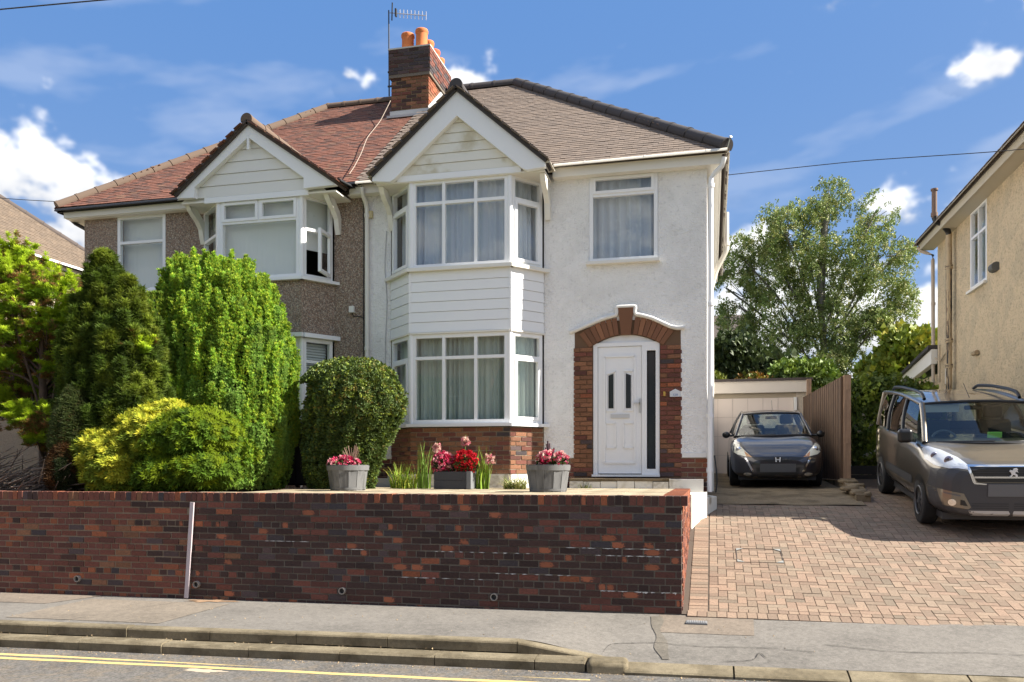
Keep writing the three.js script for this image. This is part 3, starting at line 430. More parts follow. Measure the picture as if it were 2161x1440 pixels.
// front gable over a bay: barge boards, boarded triangle, tiled roof running back into the main slope
function gable(house, roof, o) {
  const { ax, ay, ex0, ex1, ey } = o, hw = (ex1 - ex0) / 2, sl = (ay - ey) / hw, inner = o.inner, BZ0 = -3.92;
  for (const s of [-1, 1]) {
    const ex = s < 0 ? ex0 : ex1, X = (k) => ax + s * k, iy = (k) => ay - inner - k * sl;
    const pts = o.boot ? [[ax, ay], [ex, ey], [ex, ey - 0.055], [X(hw - 0.46), ey - 0.07], [X(hw - 0.46), iy(hw - 0.46)], [ax, ay - inner]] : [[ax, ay], [ex, ey], [ex, ey - 0.10], [X(hw - 0.3), ey - 0.13], [X(hw - 0.37), iy(hw - 0.37)], [ax, ay - inner]];
    const g = extrude(pts, 0.1); g.translate(0, 0, BZ0); part(house, 'barge_board', metres(g), M.upvc);
  }
  // boards
  const bz = -4.015, b0 = o.by0, bh = o.bh; let k = 0;
  for (let y = b0; y < ay - inner + 0.1; y += bh, k++) { const half = (yy) => Math.max(0, (ay - inner + 0.14 - yy) / sl); const h0 = half(y), h1 = half(Math.min(y + bh, ay - inner + 0.14)); if (h0 < 0.03) break; const top = Math.min(y + bh - 0.006, ay - inner + 0.13); const g = extrude(h1 < 0.01 ? [[ax - h0, y], [ax + h0, y], [ax, top]] : [[ax - h0, y], [ax + h0, y], [ax + h1, top], [ax - h1, top]], 0.02); const p = g.attributes.position; for (let i = 0; i < p.count; i++) p.setZ(i, p.getZ(i) + bz - 0.012 * clamp((p.getY(i) - y) / bh, 0, 1)); g.computeVertexNormals(); part(house, 'gable_board', metres(g), o.boards); }
  const sz = (k) => -4.6; part(house, 'gable_soffit', box(ex0 + 0.03, ex1 - 0.03, ey - 0.135, ey - 0.105, -4.6, BZ0 - 0.101), M.upvcOld);
  part(house, 'gable_head_board', box(o.hx0, o.hx1, o.by0 - 0.1, o.by0 - 0.004, -4.05, -4.01), M.upvc);
  part(house, 'gable_backing', metres((() => { const g = extrude([[ax - hw + 0.1, ey - 0.1], [ax + hw - 0.1, ey - 0.1], [ax, ay - 0.08]], 0.05); g.translate(0, 0, -4.06); return g; })()), M.paintWhite);
  // brackets
  for (const x of o.brackets) { const pr = [[-4.6, 5.62], [-4.545, 5.6], [-4.5, 5.72], [-4.47, 5.85], [-4.36, 5.96], [-4.25, 6.02], [-4.14, 6.1], [-4.08, 6.2], [-4.08, ey - 0.14], [-4.3, ey - 0.14], [-4.34, 6.17], [-4.42, 6.09], [-4.54, 6.0], [-4.6, 5.9]]; const g = extrude(pr.map(([z, y]) => [z, y]), 0.085); g.rotateY(-Math.PI / 2); g.translate(x - 0.0425, 0, 0); const p = g.attributes.position; part(house, 'bracket', metres(g), M.upvcOld); }
  // roof
  const zr = EZ - (ay + 0.06 - EY) / 0.785, W = [], list = [], r = rng(o.seed);
  for (const s of [-1, 1]) {
    const ex = (s < 0 ? ex0 - 0.03 : ex1 + 0.03), ap = V(ax, ay + 0.03, -3.88), ef = V(ex, ey + 0.0, -3.88), er = V(ex, ey, EZ - (ey - EY) / 0.785 - 0.1), ar = V(ax, ay + 0.03, zr);
    const up = ap.clone().sub(ef), L = up.length(); up.normalize(); const nrm = V(s * up.y, s * -up.x, 0).multiplyScalar(s > 0 ? 1 : 1); const n = V(s * Math.abs(up.y), Math.abs(up.x), 0);
    part(roof, 'gable_roof_deck', slab([ap.clone(), ef.clone(), er, ar], 0.05, n.clone().negate()), o.edge);
    tileRun(list, r, V(ef.x, ef.y, -3.885), V(0, 0, -1), up, L, (q) => [0.03, lerp(Math.max(0.3, 0.3), -3.885 - zr, q / L)], o.cells);
    // verge: undercloak edge
    part(roof, 'verge', bar(ef.clone().add(V(0, 0.012, -0.03)), ap.clone().add(V(0, 0.012, -0.03)), 0.09, 0.05, n), o.edge);
  }
  o.tileList.push(...list);
  ridgeTiles(roof, V(ax, ay + 0.08, -3.86), V(ax, ay + 0.08, zr), 0.1, o.ridgeMat, 0.42, o.seed);
}

// ---------------------------------------------------------------- the white half
const wh = thing('semi_detached_house', 'white roughcast half of the pair with brown roof and arched brick door surround', 'house', [-2.95, 1.2, -8.6]);
{ const XL = PARTY, XR = -0.06, wall0 = 1.7;
  // front wall with openings
  const arcTop = (n = 12) => [...Array(n + 1)].map((_, i) => { const t = lerp(-1, 1, i / n); return [-1.3145 + t * 0.85, 3.74 + 0.18 * (1 - t * t)]; });
  const g = extrude([[XL, wall0], [-5.36, wall0], [-5.36, 6.3], [-2.675, 6.3], [-2.675, wall0], [-2.165, wall0], ...arcTop().map(([x, y]) => [x, y]), [-0.464, wall0], [XR, wall0], [XR, 6.36], [XL, 6.36]], 0.25, [[[-1.93, 4.84], [-0.82, 4.84], [-0.82, 6.31], [-1.93, 6.31]]]); g.translate(0, 0, FZ);
  part(wh, 'wall', metres(g), M.render);
  part(wh, 'wall', box(XR - 0.25, XR, 0.9, 6.36, -12.6, FZ - 0.251), M.render); part(wh, 'wall', box(XL, XR, 1.0, 6.36, -12.85, -12.6), M.render); part(wh, 'party_wall', box(XL + 0.002, XL + 0.2, 1.1, 6.36, -12.6, FZ - 0.251), M.room);
  part(wh, 'floor', box(XL + 0.2, XR - 0.25, 3.7, 3.78, -12.6, FZ - 0.25), M.room); part(wh, 'ceiling', box(XL, XR, 6.37, 6.4, -12.6, FZ), M.room); part(wh, 'ground_floor', box(XL + 0.2, XR - 0.25, 1.25, 1.38, -12.6, FZ - 0.25), M.room);
  for (const z of [-7.4]) part(wh, 'room_wall', box(XL + 0.2, XR - 0.25, 1.38, 6.36, z - 0.1, z), M.room);
  // render drip edge and brick plinth
  for (const g of [box(-0.445, XR + 0.012, 1.7, 1.77, FZ - 0.05, FZ + 0.018), box(XL, -5.345, 1.69, 1.75, FZ - 0.05, FZ + 0.015)]) part(wh, 'render_foot', g, M.paintWhite);
  const pl = [], r = rng(401); for (const g of [box(XL, -5.3, 1.1, 1.7, FZ - 0.25, FZ - 0.012), box(-2.69, -2.16, 1.1, 1.7, FZ - 0.25, FZ - 0.012), box(-0.47, XR - 0.01, 0.9, 1.7, FZ - 0.25, FZ - 0.012)]) part(wh, 'plinth_mortar', g, M.mortar);
  const houseMix = [[0.62, 24, 40], [0.2, 56, 64], [0.08, 40, 48], [0.1, 48, 56]], rustic = [[0.72, 56, 64], [0.2, 24, 40], [0.05, 40, 48], [0.03, 48, 56]];
  brickRun(pl, r, XL, -5.34, 1.69, 7, FZ, [[0.5, 0, 16], [0.5, 24, 40]], 0); brickRun(pl, r, -2.69, -2.16, 1.69, 7, FZ, houseMix, 0); brickRun(pl, r, -0.47, XR + 0.01, 1.69, 9, FZ, houseMix, 0);
  pieces(wh, 'plinth_brick', 'plinth_bricks', pl, M.brick, 150);
  for (const g of [box(XL, -5.3, 1.15, 1.36, FZ - 0.1, FZ + 0.1), box(-2.7, -2.3, 1.15, 1.38, FZ - 0.1, FZ + 0.1)]) part(wh, 'concrete_footing', g, M.whitewash);

  // bay
  const A = [-5.36, FZ], B = [-4.81, BZ], C = [-3.115, BZ], D = [-2.675, FZ], sides = [facet(...A, ...B), facet(...B, ...C), facet(...C, ...D)], bb = [];
  sides.forEach((F, i) => {
    part(wh, 'bay_mortar', fbox(F, 0, F.L, 1.44, 2.19, -0.12, -0.012), M.mortar); part(wh, 'bay_footing', fbox(F, -0.03, F.L + 0.03, 1.15, 1.435, -0.12, 0.05), M.whitewash);
    brickRun(bb, r, 0.0, F.L, 2.19, 10, 0, [[0.72, 56, 64], [0.23, 24, 40], [0.05, 48, 56]], 0, (x, y, out) => F.m.clone().multiply(at(x, y, -out)));
    sillBoard(wh, F, i === 1 ? -0.045 : i === 2 ? -0.02 : -0.1, i === 1 ? F.L + 0.045 : i === 2 ? F.L + 0.24 : F.L + 0.02, 2.255, 0.075, 0.05, M.upvc);
    sillBoard(wh, F, i === 1 ? -0.045 : i === 2 ? -0.02 : -0.1, i === 1 ? F.L + 0.045 : i === 2 ? F.L + 0.12 : F.L + 0.02, 4.80, 0.085, 0.055, M.upvcOld);
    const cols = i === 1 ? [1 / 3, 2 / 3] : [], e = i === 1 ? 0.03 : 0.0;
    windowUnit(wh, F, { s0: 0.035, s1: F.L - 0.035, y0: 2.258, y1: 3.72, cols, transom: 3.33, sash: i === 1 ? [] : [[0, 0]], hang: M.netLow });
    windowUnit(wh, F, { s0: 0.035, s1: F.L - 0.035, y0: 4.803, y1: 6.235, cols, transom: 5.86, sash: i === 1 ? [] : [[0, 0]], hang: M.netUp });
    part(wh, 'bay_panel', fbox(F, 0, F.L, 3.74, 4.745, -0.1, -0.012), M.paintWhite); part(wh, 'bay_head', fbox(F, 0, F.L, 3.722, 3.75, -0.1, 0.03), M.upvcOld);
    for (let k = 0; k < 6; k++) { const y = 3.755 + k * 0.1655, g2 = box(0.012, F.L - 0.012, y, y + 0.160, -0.012, 0.012), p = g2.attributes.position; for (let q = 0; q < p.count; q++) if (p.getZ(q) > 0) p.setZ(q, p.getZ(q) - 0.008 * clamp((p.getY(q) - y) / 0.16, 0, 1) + 0.004); g2.computeVertexNormals(); part(wh, 'cladding_plank', onF(F, g2), M.upvc); }
  });
  for (const [x, z] of [B, C]) { const s = x === B[0] ? -1 : 1; for (const [y0, y1] of [[2.257, 3.72], [4.802, 6.235]]) { const g3 = new THREE.CylinderGeometry(0.046, 0.046, y1 - y0, 10); g3.translate(x - s * 0.012, (y0 + y1) / 2, z - 0.03); part(wh, 'bay_pole', g3, M.upvc); } part(wh, 'corner_trim', box(x - 0.018, x + 0.018, 3.755, 4.745, z - 0.02, z + 0.02), M.upvc); }
  pieces(wh, 'bay_brick', 'bay_bricks', bb, M.brick, 200);
  const fl = (y0, y1) => { const g4 = extrude([A, B, C, D, [D[0], FZ - 0.3], [A[0], FZ - 0.3]].map(([x, z]) => [x, -z]), y1 - y0); g4.rotateX(Math.PI / 2); g4.scale(1, 1, 1); g4.translate(0, y1, 0); const p = g4.attributes.position; return metres(g4); };
  { const mk = (y) => slab([V(A[0] + 0.02, y, A[1] - 0.3), V(A[0] + 0.02, y, A[1]), V(B[0] + 0.01, y, B[1] - 0.03), V(C[0] - 0.01, y, C[1] - 0.03), V(D[0] - 0.02, y, D[1]), V(D[0] - 0.02, y, D[1] - 0.3)], 0.04, DOWN); part(wh, 'bay_floor', mk(2.24), M.room); part(wh, 'bay_ceiling', mk(3.76), M.room); part(wh, 'bay_upper_floor', mk(4.77), M.room); part(wh, 'bay_top', mk(6.29), M.room); }

  // upper window over the door
  const FF = facet(-2, FZ, 0, FZ);
  windowUnit(wh, FF, { s0: 0.075, s1: 1.175, y0: 4.87, y1: 6.30, transom: 5.955, sash: [[0, 1]], hang: M.netUp });
  sillBoard(wh, FF, 0.03, 1.21, 4.87, 0.1, 0.045, M.upvcOld); part(wh, 'window_head_trim', fbox(FF, 0.06, 1.19, 6.302, 6.36, -0.08, 0.012), M.upvcOld);
  // timber and lead of the eaves
  for (const g of [box(-2.5, 0.16, 6.25, 6.40, EZ - 0.04, EZ - 0.015), box(-5.83, -5.44, 6.25, 6.40, EZ - 0.04, EZ - 0.015), box(0.135, 0.16, 6.25, 6.4, -12.8, EZ - 0.041)]) part(wh, 'fascia', g, M.upvcOld);
  for (const g of [box(-2.5, 0.13, 6.25, 6.27, FZ, EZ - 0.041), box(-5.83, -5.4, 6.25, 6.27, FZ, EZ - 0.041), box(XR, 0.13, 6.25, 6.27, -12.8, FZ - 0.001)]) part(wh, 'soffit', g, M.upvcOld);
  gutterRun(wh, V(-2.46, 6.385, EZ + 0.045), V(0.24, 6.405, EZ + 0.045), M.gutterWhite); gutterRun(wh, V(-5.9, 6.385, EZ + 0.045), V(-5.43, 6.38, EZ + 0.045), M.gutterWhite); gutterRun(wh, V(0.22, 6.405, EZ - 0.02), V(0.22, 6.405, -12.8), M.gutterWhite);
  gutterRun(wh, V(-2.49, 6.31, -3.94), V(-2.49, 6.30, -4.33), M.gutterWhite, 0.05); gutterRun(wh, V(-5.46, 6.33, -3.94), V(-5.46, 6.32, -4.33), M.gutterWhite, 0.05);
  downpipe(wh, [[0.2, 6.34, -4.42], [0.17, 6.22, -4.44], [0.02, 6.1, -4.52], [0.0, 5.98, -4.53], [-0.005, 4, -4.53], [-0.015, 2.0, -4.52], [-0.02, 1.16, -4.51]], M.upvc, 0.04, [[-0.0, 5.95, -4.53], [-0.002, 4.1, -4.53], [-0.012, 2.35, -4.525], [-0.02, 1.5, -4.515]]);
  downpipe(wh, [[-5.8, 6.33, EZ + 0.045], [-5.8, 6.22, EZ + 0.03], [-5.79, 6.08, -4.53], [-5.785, 5.9, -4.55], [-5.785, 4, -4.55], [-5.785, 1.25, -4.55]], M.upvcOld, 0.036, [[-5.785, 5.9, -4.55], [-5.785, 3.6, -4.55]]);
  part(wh, 'cable', tube([[-5.855, 6.3, -4.54], [-5.85, 5.6, -4.57], [-5.86, 4.2, -4.58], [-5.85, 2.6, -4.58]], 0.008, 5, 30), M.black);
  part(wh, 'junction_box', box(-5.76, -5.69, 5.86, 5.98, -4.6, -4.55), std([0.55, 0.46, 0.25], 0.6));
  part(wh, 'wall_cable', tube([[-5.44, 5.62, -4.592], [-5.47, 5.0, -4.592], [-5.43, 4.4, -4.592], [-5.46, 3.6, -4.592], [-5.45, 1.8, -4.592]], 0.006, 5, 40), M.lead);
  downpipe(wh, [[-0.02, 5.4, -10], [0.12, 5.9, -10], [0.32, 6.3, -10], [0.33, 6.5, -10], [0.33, 7.15, -10]], M.gutterWhite, 0.055, [[0.33, 6.45, -10]]).name = 'soil_vent_pipe';
  downpipe(wh, [[-0.0, 5.2, -6.8], [0.01, 3, -6.8], [0.01, 1.1, -6.8]], M.upvcOld, 0.045, [[0.0, 3.05, -6.8]]);
  part(wh, 'hose', tube([[0.06, 1.75, -6.0], [0.09, 1.5, -5.9], [0.1, 1.3, -5.8], [0.08, 1.12, -5.75]], 0.012, 6, 20), M.black);

  // door surround of rustic bricks with voussoirs, keystone and a roughcast drip mould
  const sur = [], cx = -1.33, cy = 2.73; part(wh, 'surround_mortar', metres((() => { const h = arcTop().map(([x, y]) => [x, y - 0.005]); const g5 = extrude([[-2.165, 1.3], ...h, [-0.464, 1.3]], 0.24, [[[-1.87, 1.38], [-0.79, 1.38], [-0.79, 3.545], ...[...Array(9)].map((_, i) => { const a = lerp(0.6, -0.6, i / 8); return [cx + 0.958 * Math.sin(a), cy + 0.958 * Math.cos(a)]; }), [-1.87, 3.545]]]); g5.translate(0, 0, FZ - 0.004); return g5; })()), std([0.13, 0.075, 0.042], 0.95));
  brickRun(sur, r, -2.187, -1.868, 3.72, 31, FZ + 0.008, rustic, 0); brickRun(sur, r, -0.792, -0.442, 3.72, 31, FZ + 0.008, houseMix, 0);
  { const q = V(); for (let i = sur.length - 1; i >= 0; i--) { q.setFromMatrixPosition(sur[i].m); if (Math.hypot(q.x - cx, q.y - cy) < 1.26 && q.y > 3.49) sur.splice(i, 1); } }
  pieces(wh, 'surround_brick', 'surround_bricks', sur, M.brick, 200);
  { const n = 17; for (let i = 0; i < n; i++) { const a0 = lerp(-0.66, 0.66, i / n) + 0.004, a1 = lerp(-0.66, 0.66, (i + 1) / n) - 0.004; if ((a0 + a1) / 2 > -0.1 && (a0 + a1) / 2 < 0.1) continue; const P = (rr, a) => [cx + rr * Math.sin(a), cy + rr * Math.cos(a)]; const g6 = extrude([P(0.962, a0), P(0.962, a1), P(1.235, a1), P(1.235, a0)], 0.1); g6.translate(0, 0, FZ + 0.016); const uv = g6.attributes.uv; for (let k = 0; k < uv.count; k++) uv.setXY(k, 0.3, 0.5); part(wh, 'voussoir', inCell(g6, 56 + (i * 5) % 8), M.brick); }
    const g7 = extrude([[cx - 0.075, cy + 0.95], [cx + 0.075, cy + 0.95], [cx + 0.125, cy + 1.385], [cx - 0.125, cy + 1.385]], 0.12); g7.translate(0, 0, FZ + 0.045); const uv = g7.attributes.uv; for (let k = 0; k < uv.count; k++) uv.setXY(k, 0.5, 0.5); part(wh, 'keystone', inCell(g7, 57), M.brick); }
  { const mid = [[-2.24, 3.755], [-2.12, 3.79], [-1.95, 3.86], [-1.75, 3.935], [-1.58, 3.98], [-1.49, 4.0], [-1.475, 4.05], [-1.48, 4.125], [-1.33, 4.13], [-1.18, 4.125], [-1.185, 4.05], [-1.17, 4.0], [-1.08, 3.98], [-0.91, 3.925], [-0.74, 3.84], [-0.62, 3.78], [-0.52, 3.755], [-0.41, 3.755]];
    const c = new THREE.CatmullRomCurve3(mid.map(([x, y]) => V(x, y, FZ + 0.02)), false, 'catmullrom', 0.25); part(wh, 'drip_mould', new THREE.TubeGeometry(c, 90, 0.035, 7), M.paintWhite); }
  // door
  const dr = subgroup(wh, 'front_door'), DZ = FZ - 0.03, bx = (a, b, c, d, z0, z1) => box(a, b, c, d, DZ + z0, DZ + z1);
  part(dr, 'frame', join([bx(-1.862, -1.79, 1.43, 3.5, -0.07, 0.01), bx(-1.08, -1.0, 1.43, 3.5, -0.07, 0.01), bx(-0.86, -0.798, 1.43, 3.5, -0.07, 0.01), bx(-1.862, -0.798, 3.5, 3.56, -0.07, 0.01), bx(-1.0, -0.86, 1.43, 1.52, -0.07, 0.01), bx(-1.0, -0.86, 3.42, 3.5, -0.07, 0.01)]), M.upvc);
  part(dr, 'threshold', bx(-1.88, -0.79, 1.395, 1.43, -0.08, 0.075), M.upvc);
  part(dr, 'arch_panel', metres((() => { const n = 12, a = [...Array(n + 1)].map((_, i) => { const t = lerp(-0.585, 0.585, i / n); return [cx + 0.952 * Math.sin(t), cy + 0.952 * Math.cos(t)]; }); const g8 = extrude([[-1.862, 3.565], ...a, [-0.798, 3.565]], 0.04); g8.translate(0, 0, DZ - 0.02); return g8; })()), M.upvc);
  const leaf = part(dr, 'door_leaf', bx(-1.785, -1.085, 1.445, 3.495, -0.06, -0.008), M.upvc); void leaf;
  const mould = (x0, x1, y0, y1, w = 0.022, peak = 0) => { const P = [V(x0, y0, DZ), V(x1, y0, DZ), V(x1, y1 + (peak < 0 ? -peak : 0), DZ), V(x0, y1 + (peak > 0 ? peak : 0), DZ)]; return join(P.map((p, i) => bar(p, P[(i + 1) % 4], 0.02, w, V(0, 0, 1).cross(P[(i + 1) % 4].clone().sub(p)).normalize()))); };
  part(dr, 'moulding', mould(-1.68, -1.19, 1.62, 3.34, 0.03), M.upvc);
  part(dr, 'moulding', mould(-1.65, -1.50, 2.46, 3.05, 0.022, -0.05), M.upvc); part(dr, 'moulding', mould(-1.37, -1.22, 2.46, 3.10, 0.022, 0), M.upvc);
  part(dr, 'moulding', mould(-1.66, -1.50, 1.86, 2.26), M.upvc); part(dr, 'moulding', mould(-1.37, -1.21, 1.86, 2.26), M.upvc);
  const dg = phys([0.03, 0.035, 0.04], 0.08);
  for (const [x0, x1, s] of [[-1.615, -1.535, 1], [-1.335, -1.255, -1]]) { const g9 = extrude([[x0, 2.5], [x1, 2.5], [x1, s > 0 ? 3.06 : 3.03], [x0, s > 0 ? 3.03 : 3.06]], 0.012); g9.translate(0, 0, DZ + 0.004); part(dr, 'door_light', metres(g9), dg); }
  part(dr, 'side_light', bx(-0.985, -0.875, 1.535, 3.405, -0.04, -0.03), dg);
  part(dr, 'letter_plate', bx(-1.58, -1.28, 2.34, 2.405, -0.01, 0.012), std([0.62, 0.62, 0.62], 0.35, { metalness: 0.4 }));
  part(dr, 'handle', join([bx(-1.125, -1.095, 2.42, 2.65, -0.008, 0.012), bx(-1.21, -1.105, 2.565, 2.585, 0.03, 0.05), bx(-1.12, -1.1, 2.565, 2.585, 0.0, 0.05)]), std([0.6, 0.6, 0.6], 0.3, { metalness: 0.6 }));
  // number plate and bell
  const cv = document.createElement('canvas'); cv.width = 256; cv.height = 160; const cc = cv.getContext('2d'); cc.fillStyle = '#c9ccd0'; cc.fillRect(0, 0, 256, 160); cc.fillStyle = '#3f5f92'; cc.font = 'bold 84px serif'; cc.textAlign = 'center'; cc.fillText('220', 128, 128); const ct = new THREE.CanvasTexture(cv); ct.colorSpace = THREE.SRGBColorSpace; ct.magFilter = THREE.LinearFilter;
  const pl2 = extrude([[-0.635, 2.665], [-0.465, 2.665], [-0.465, 2.745], [-0.55, 2.79], [-0.635, 2.745]], 0.012); pl2.translate(0, 0, FZ + 0.024); part(wh, 'number_plate', pl2, std([0.62, 0.64, 0.66], 0.4));
  const nf = new THREE.PlaneGeometry(0.15, 0.08); nf.translate(-0.55, 2.705, FZ + 0.026); part(wh, 'number_print', nf, std([1, 1, 1], 0.4, { map: ct }));
  part(wh, 'door_bell', box(-0.735, -0.705, 2.68, 2.75, FZ + 0.008, FZ + 0.035), std([0.55, 0.36, 0.08], 0.35, { metalness: 0.5 }));
  // step
  part(wh, 'door_step', box(-2.17, -0.62, 1.335, 1.37, FZ, -4.1), M.concrete); part(wh, 'step_render', box(-0.62, -0.115, 1.1, 1.36, FZ, -4.1), M.whitewash); part(wh, 'step_core', box(-2.17, -0.62, 1.15, 1.335, FZ, -4.15), M.mortar);
  { let x = -2.17; const q = rng(8); while (x < -0.68) { const w = 0.2 + 0.12 * q(), e = Math.min(x + w, -0.63); part(wh, 'step_stone', box(x + 0.004, e - 0.004, 1.195 + 0.01 * q(), 1.33 - 0.012 * q(), -4.2, -4.115 + 0.02 * q()), M.whitewash); x = e; } }
  part(wh, 'corner_ledge', slab([V(-0.5, 1.17, -3.4), V(-0.27, 1.15, -3.4), V(-0.1, 1.06, -4.1), V(0.09, 1.08, -4.75), V(0.07, 1.08, -5.0), V(-0.06, 1.1, -5.0), V(-0.06, 1.17, -4.1)], 0.6, DOWN), M.whitewash);

  // roof
  const roof = subgroup(wh, 'roof'), tl = [], q = rng(501), L = Math.hypot(RY - EY, EZ - RZ), Wv = V(0, RY - EY, RZ - EZ).normalize();
  part(roof, 'roof_deck', slab([V(XL, EY - 0.02, EZ), V(0.22, EY - 0.02, EZ), V(-4.08, RY - 0.02, RZ), V(XL, RY - 0.02, RZ)], 0.04, DOWN), M.tileEdge);
  part(roof, 'roof_deck', slab([V(0.22, EY - 0.02, EZ), V(0.22, EY - 0.02, -12.84), V(-4.08, RY - 0.02, RZ)], 0.04, DOWN), M.tileEdge); part(roof, 'roof_deck', slab([V(XL, EY - 0.02, -12.84), V(0.22, EY - 0.02, -12.84), V(-4.08, RY - 0.02, RZ), V(XL, RY - 0.02, RZ)], 0.04, DOWN), M.tileEdge);
  tileRun(tl, q, V(0, EY - 0.01, EZ + 0.03), V(1, 0, 0), Wv, L, (s) => [XL, lerp(0.22, -4.08, s / L)], [0, 32]);
  const U2 = V(-4.3, RY - EY, 0).normalize(), L2 = Math.hypot(4.3, RY - EY), right = []; tileRun(right, q, V(0.24, EY - 0.01, RZ), V(0, 0, 1), U2, L2, (s) => { const h = lerp(4.24, 0, s / L2); return [-h, h]; }, [0, 32]);
  gable(wh, roof, { ax: -3.965, ay: 7.61, ex0: -5.417, ex1: -2.52, ey: 6.35, inner: 0.42, by0: 6.33, bh: 0.158, boards: M.boards, hx0: -5.02, hx1: -2.93, brackets: [-5.335, -2.6], seed: 21, cells: [0, 32], edge: M.tileDark, ridgeMat: M.tileDark, tileList: tl });
  pieces(roof, 'roof_tile', 'roof_tiles_beyond', tl, M.tile, 300); pieces(roof, 'side_tile', 'side_tiles', right, M.tile, 0);
  ridgeTiles(roof, V(0.24, EY + 0.06, EZ + 0.02), V(-4.08, RY + 0.07, RZ), 0.115, M.tileDark, 0.45, 3); ridgeTiles(roof, V(-5.6, RY + 0.06, RZ), V(-4.08, RY + 0.06, RZ), 0.115, M.tileDark, 0.45, 4); ridgeTiles(roof, V(0.24, EY + 0.06, -12.86), V(-4.08, RY + 0.07, RZ), 0.115, M.tileDark, 0.45, 5);
  part(roof, 'hip_iron', join([bar(V(0.24, EY + 0.0, EZ + 0.04), V(0.28, EY + 0.14, EZ + 0.08), 0.02, 0.02), bar(V(0.28, EY + 0.14, EZ + 0.08), V(0.30, EY + 0.15, EZ + 0.1), 0.03, 0.03)]), M.metal);
}

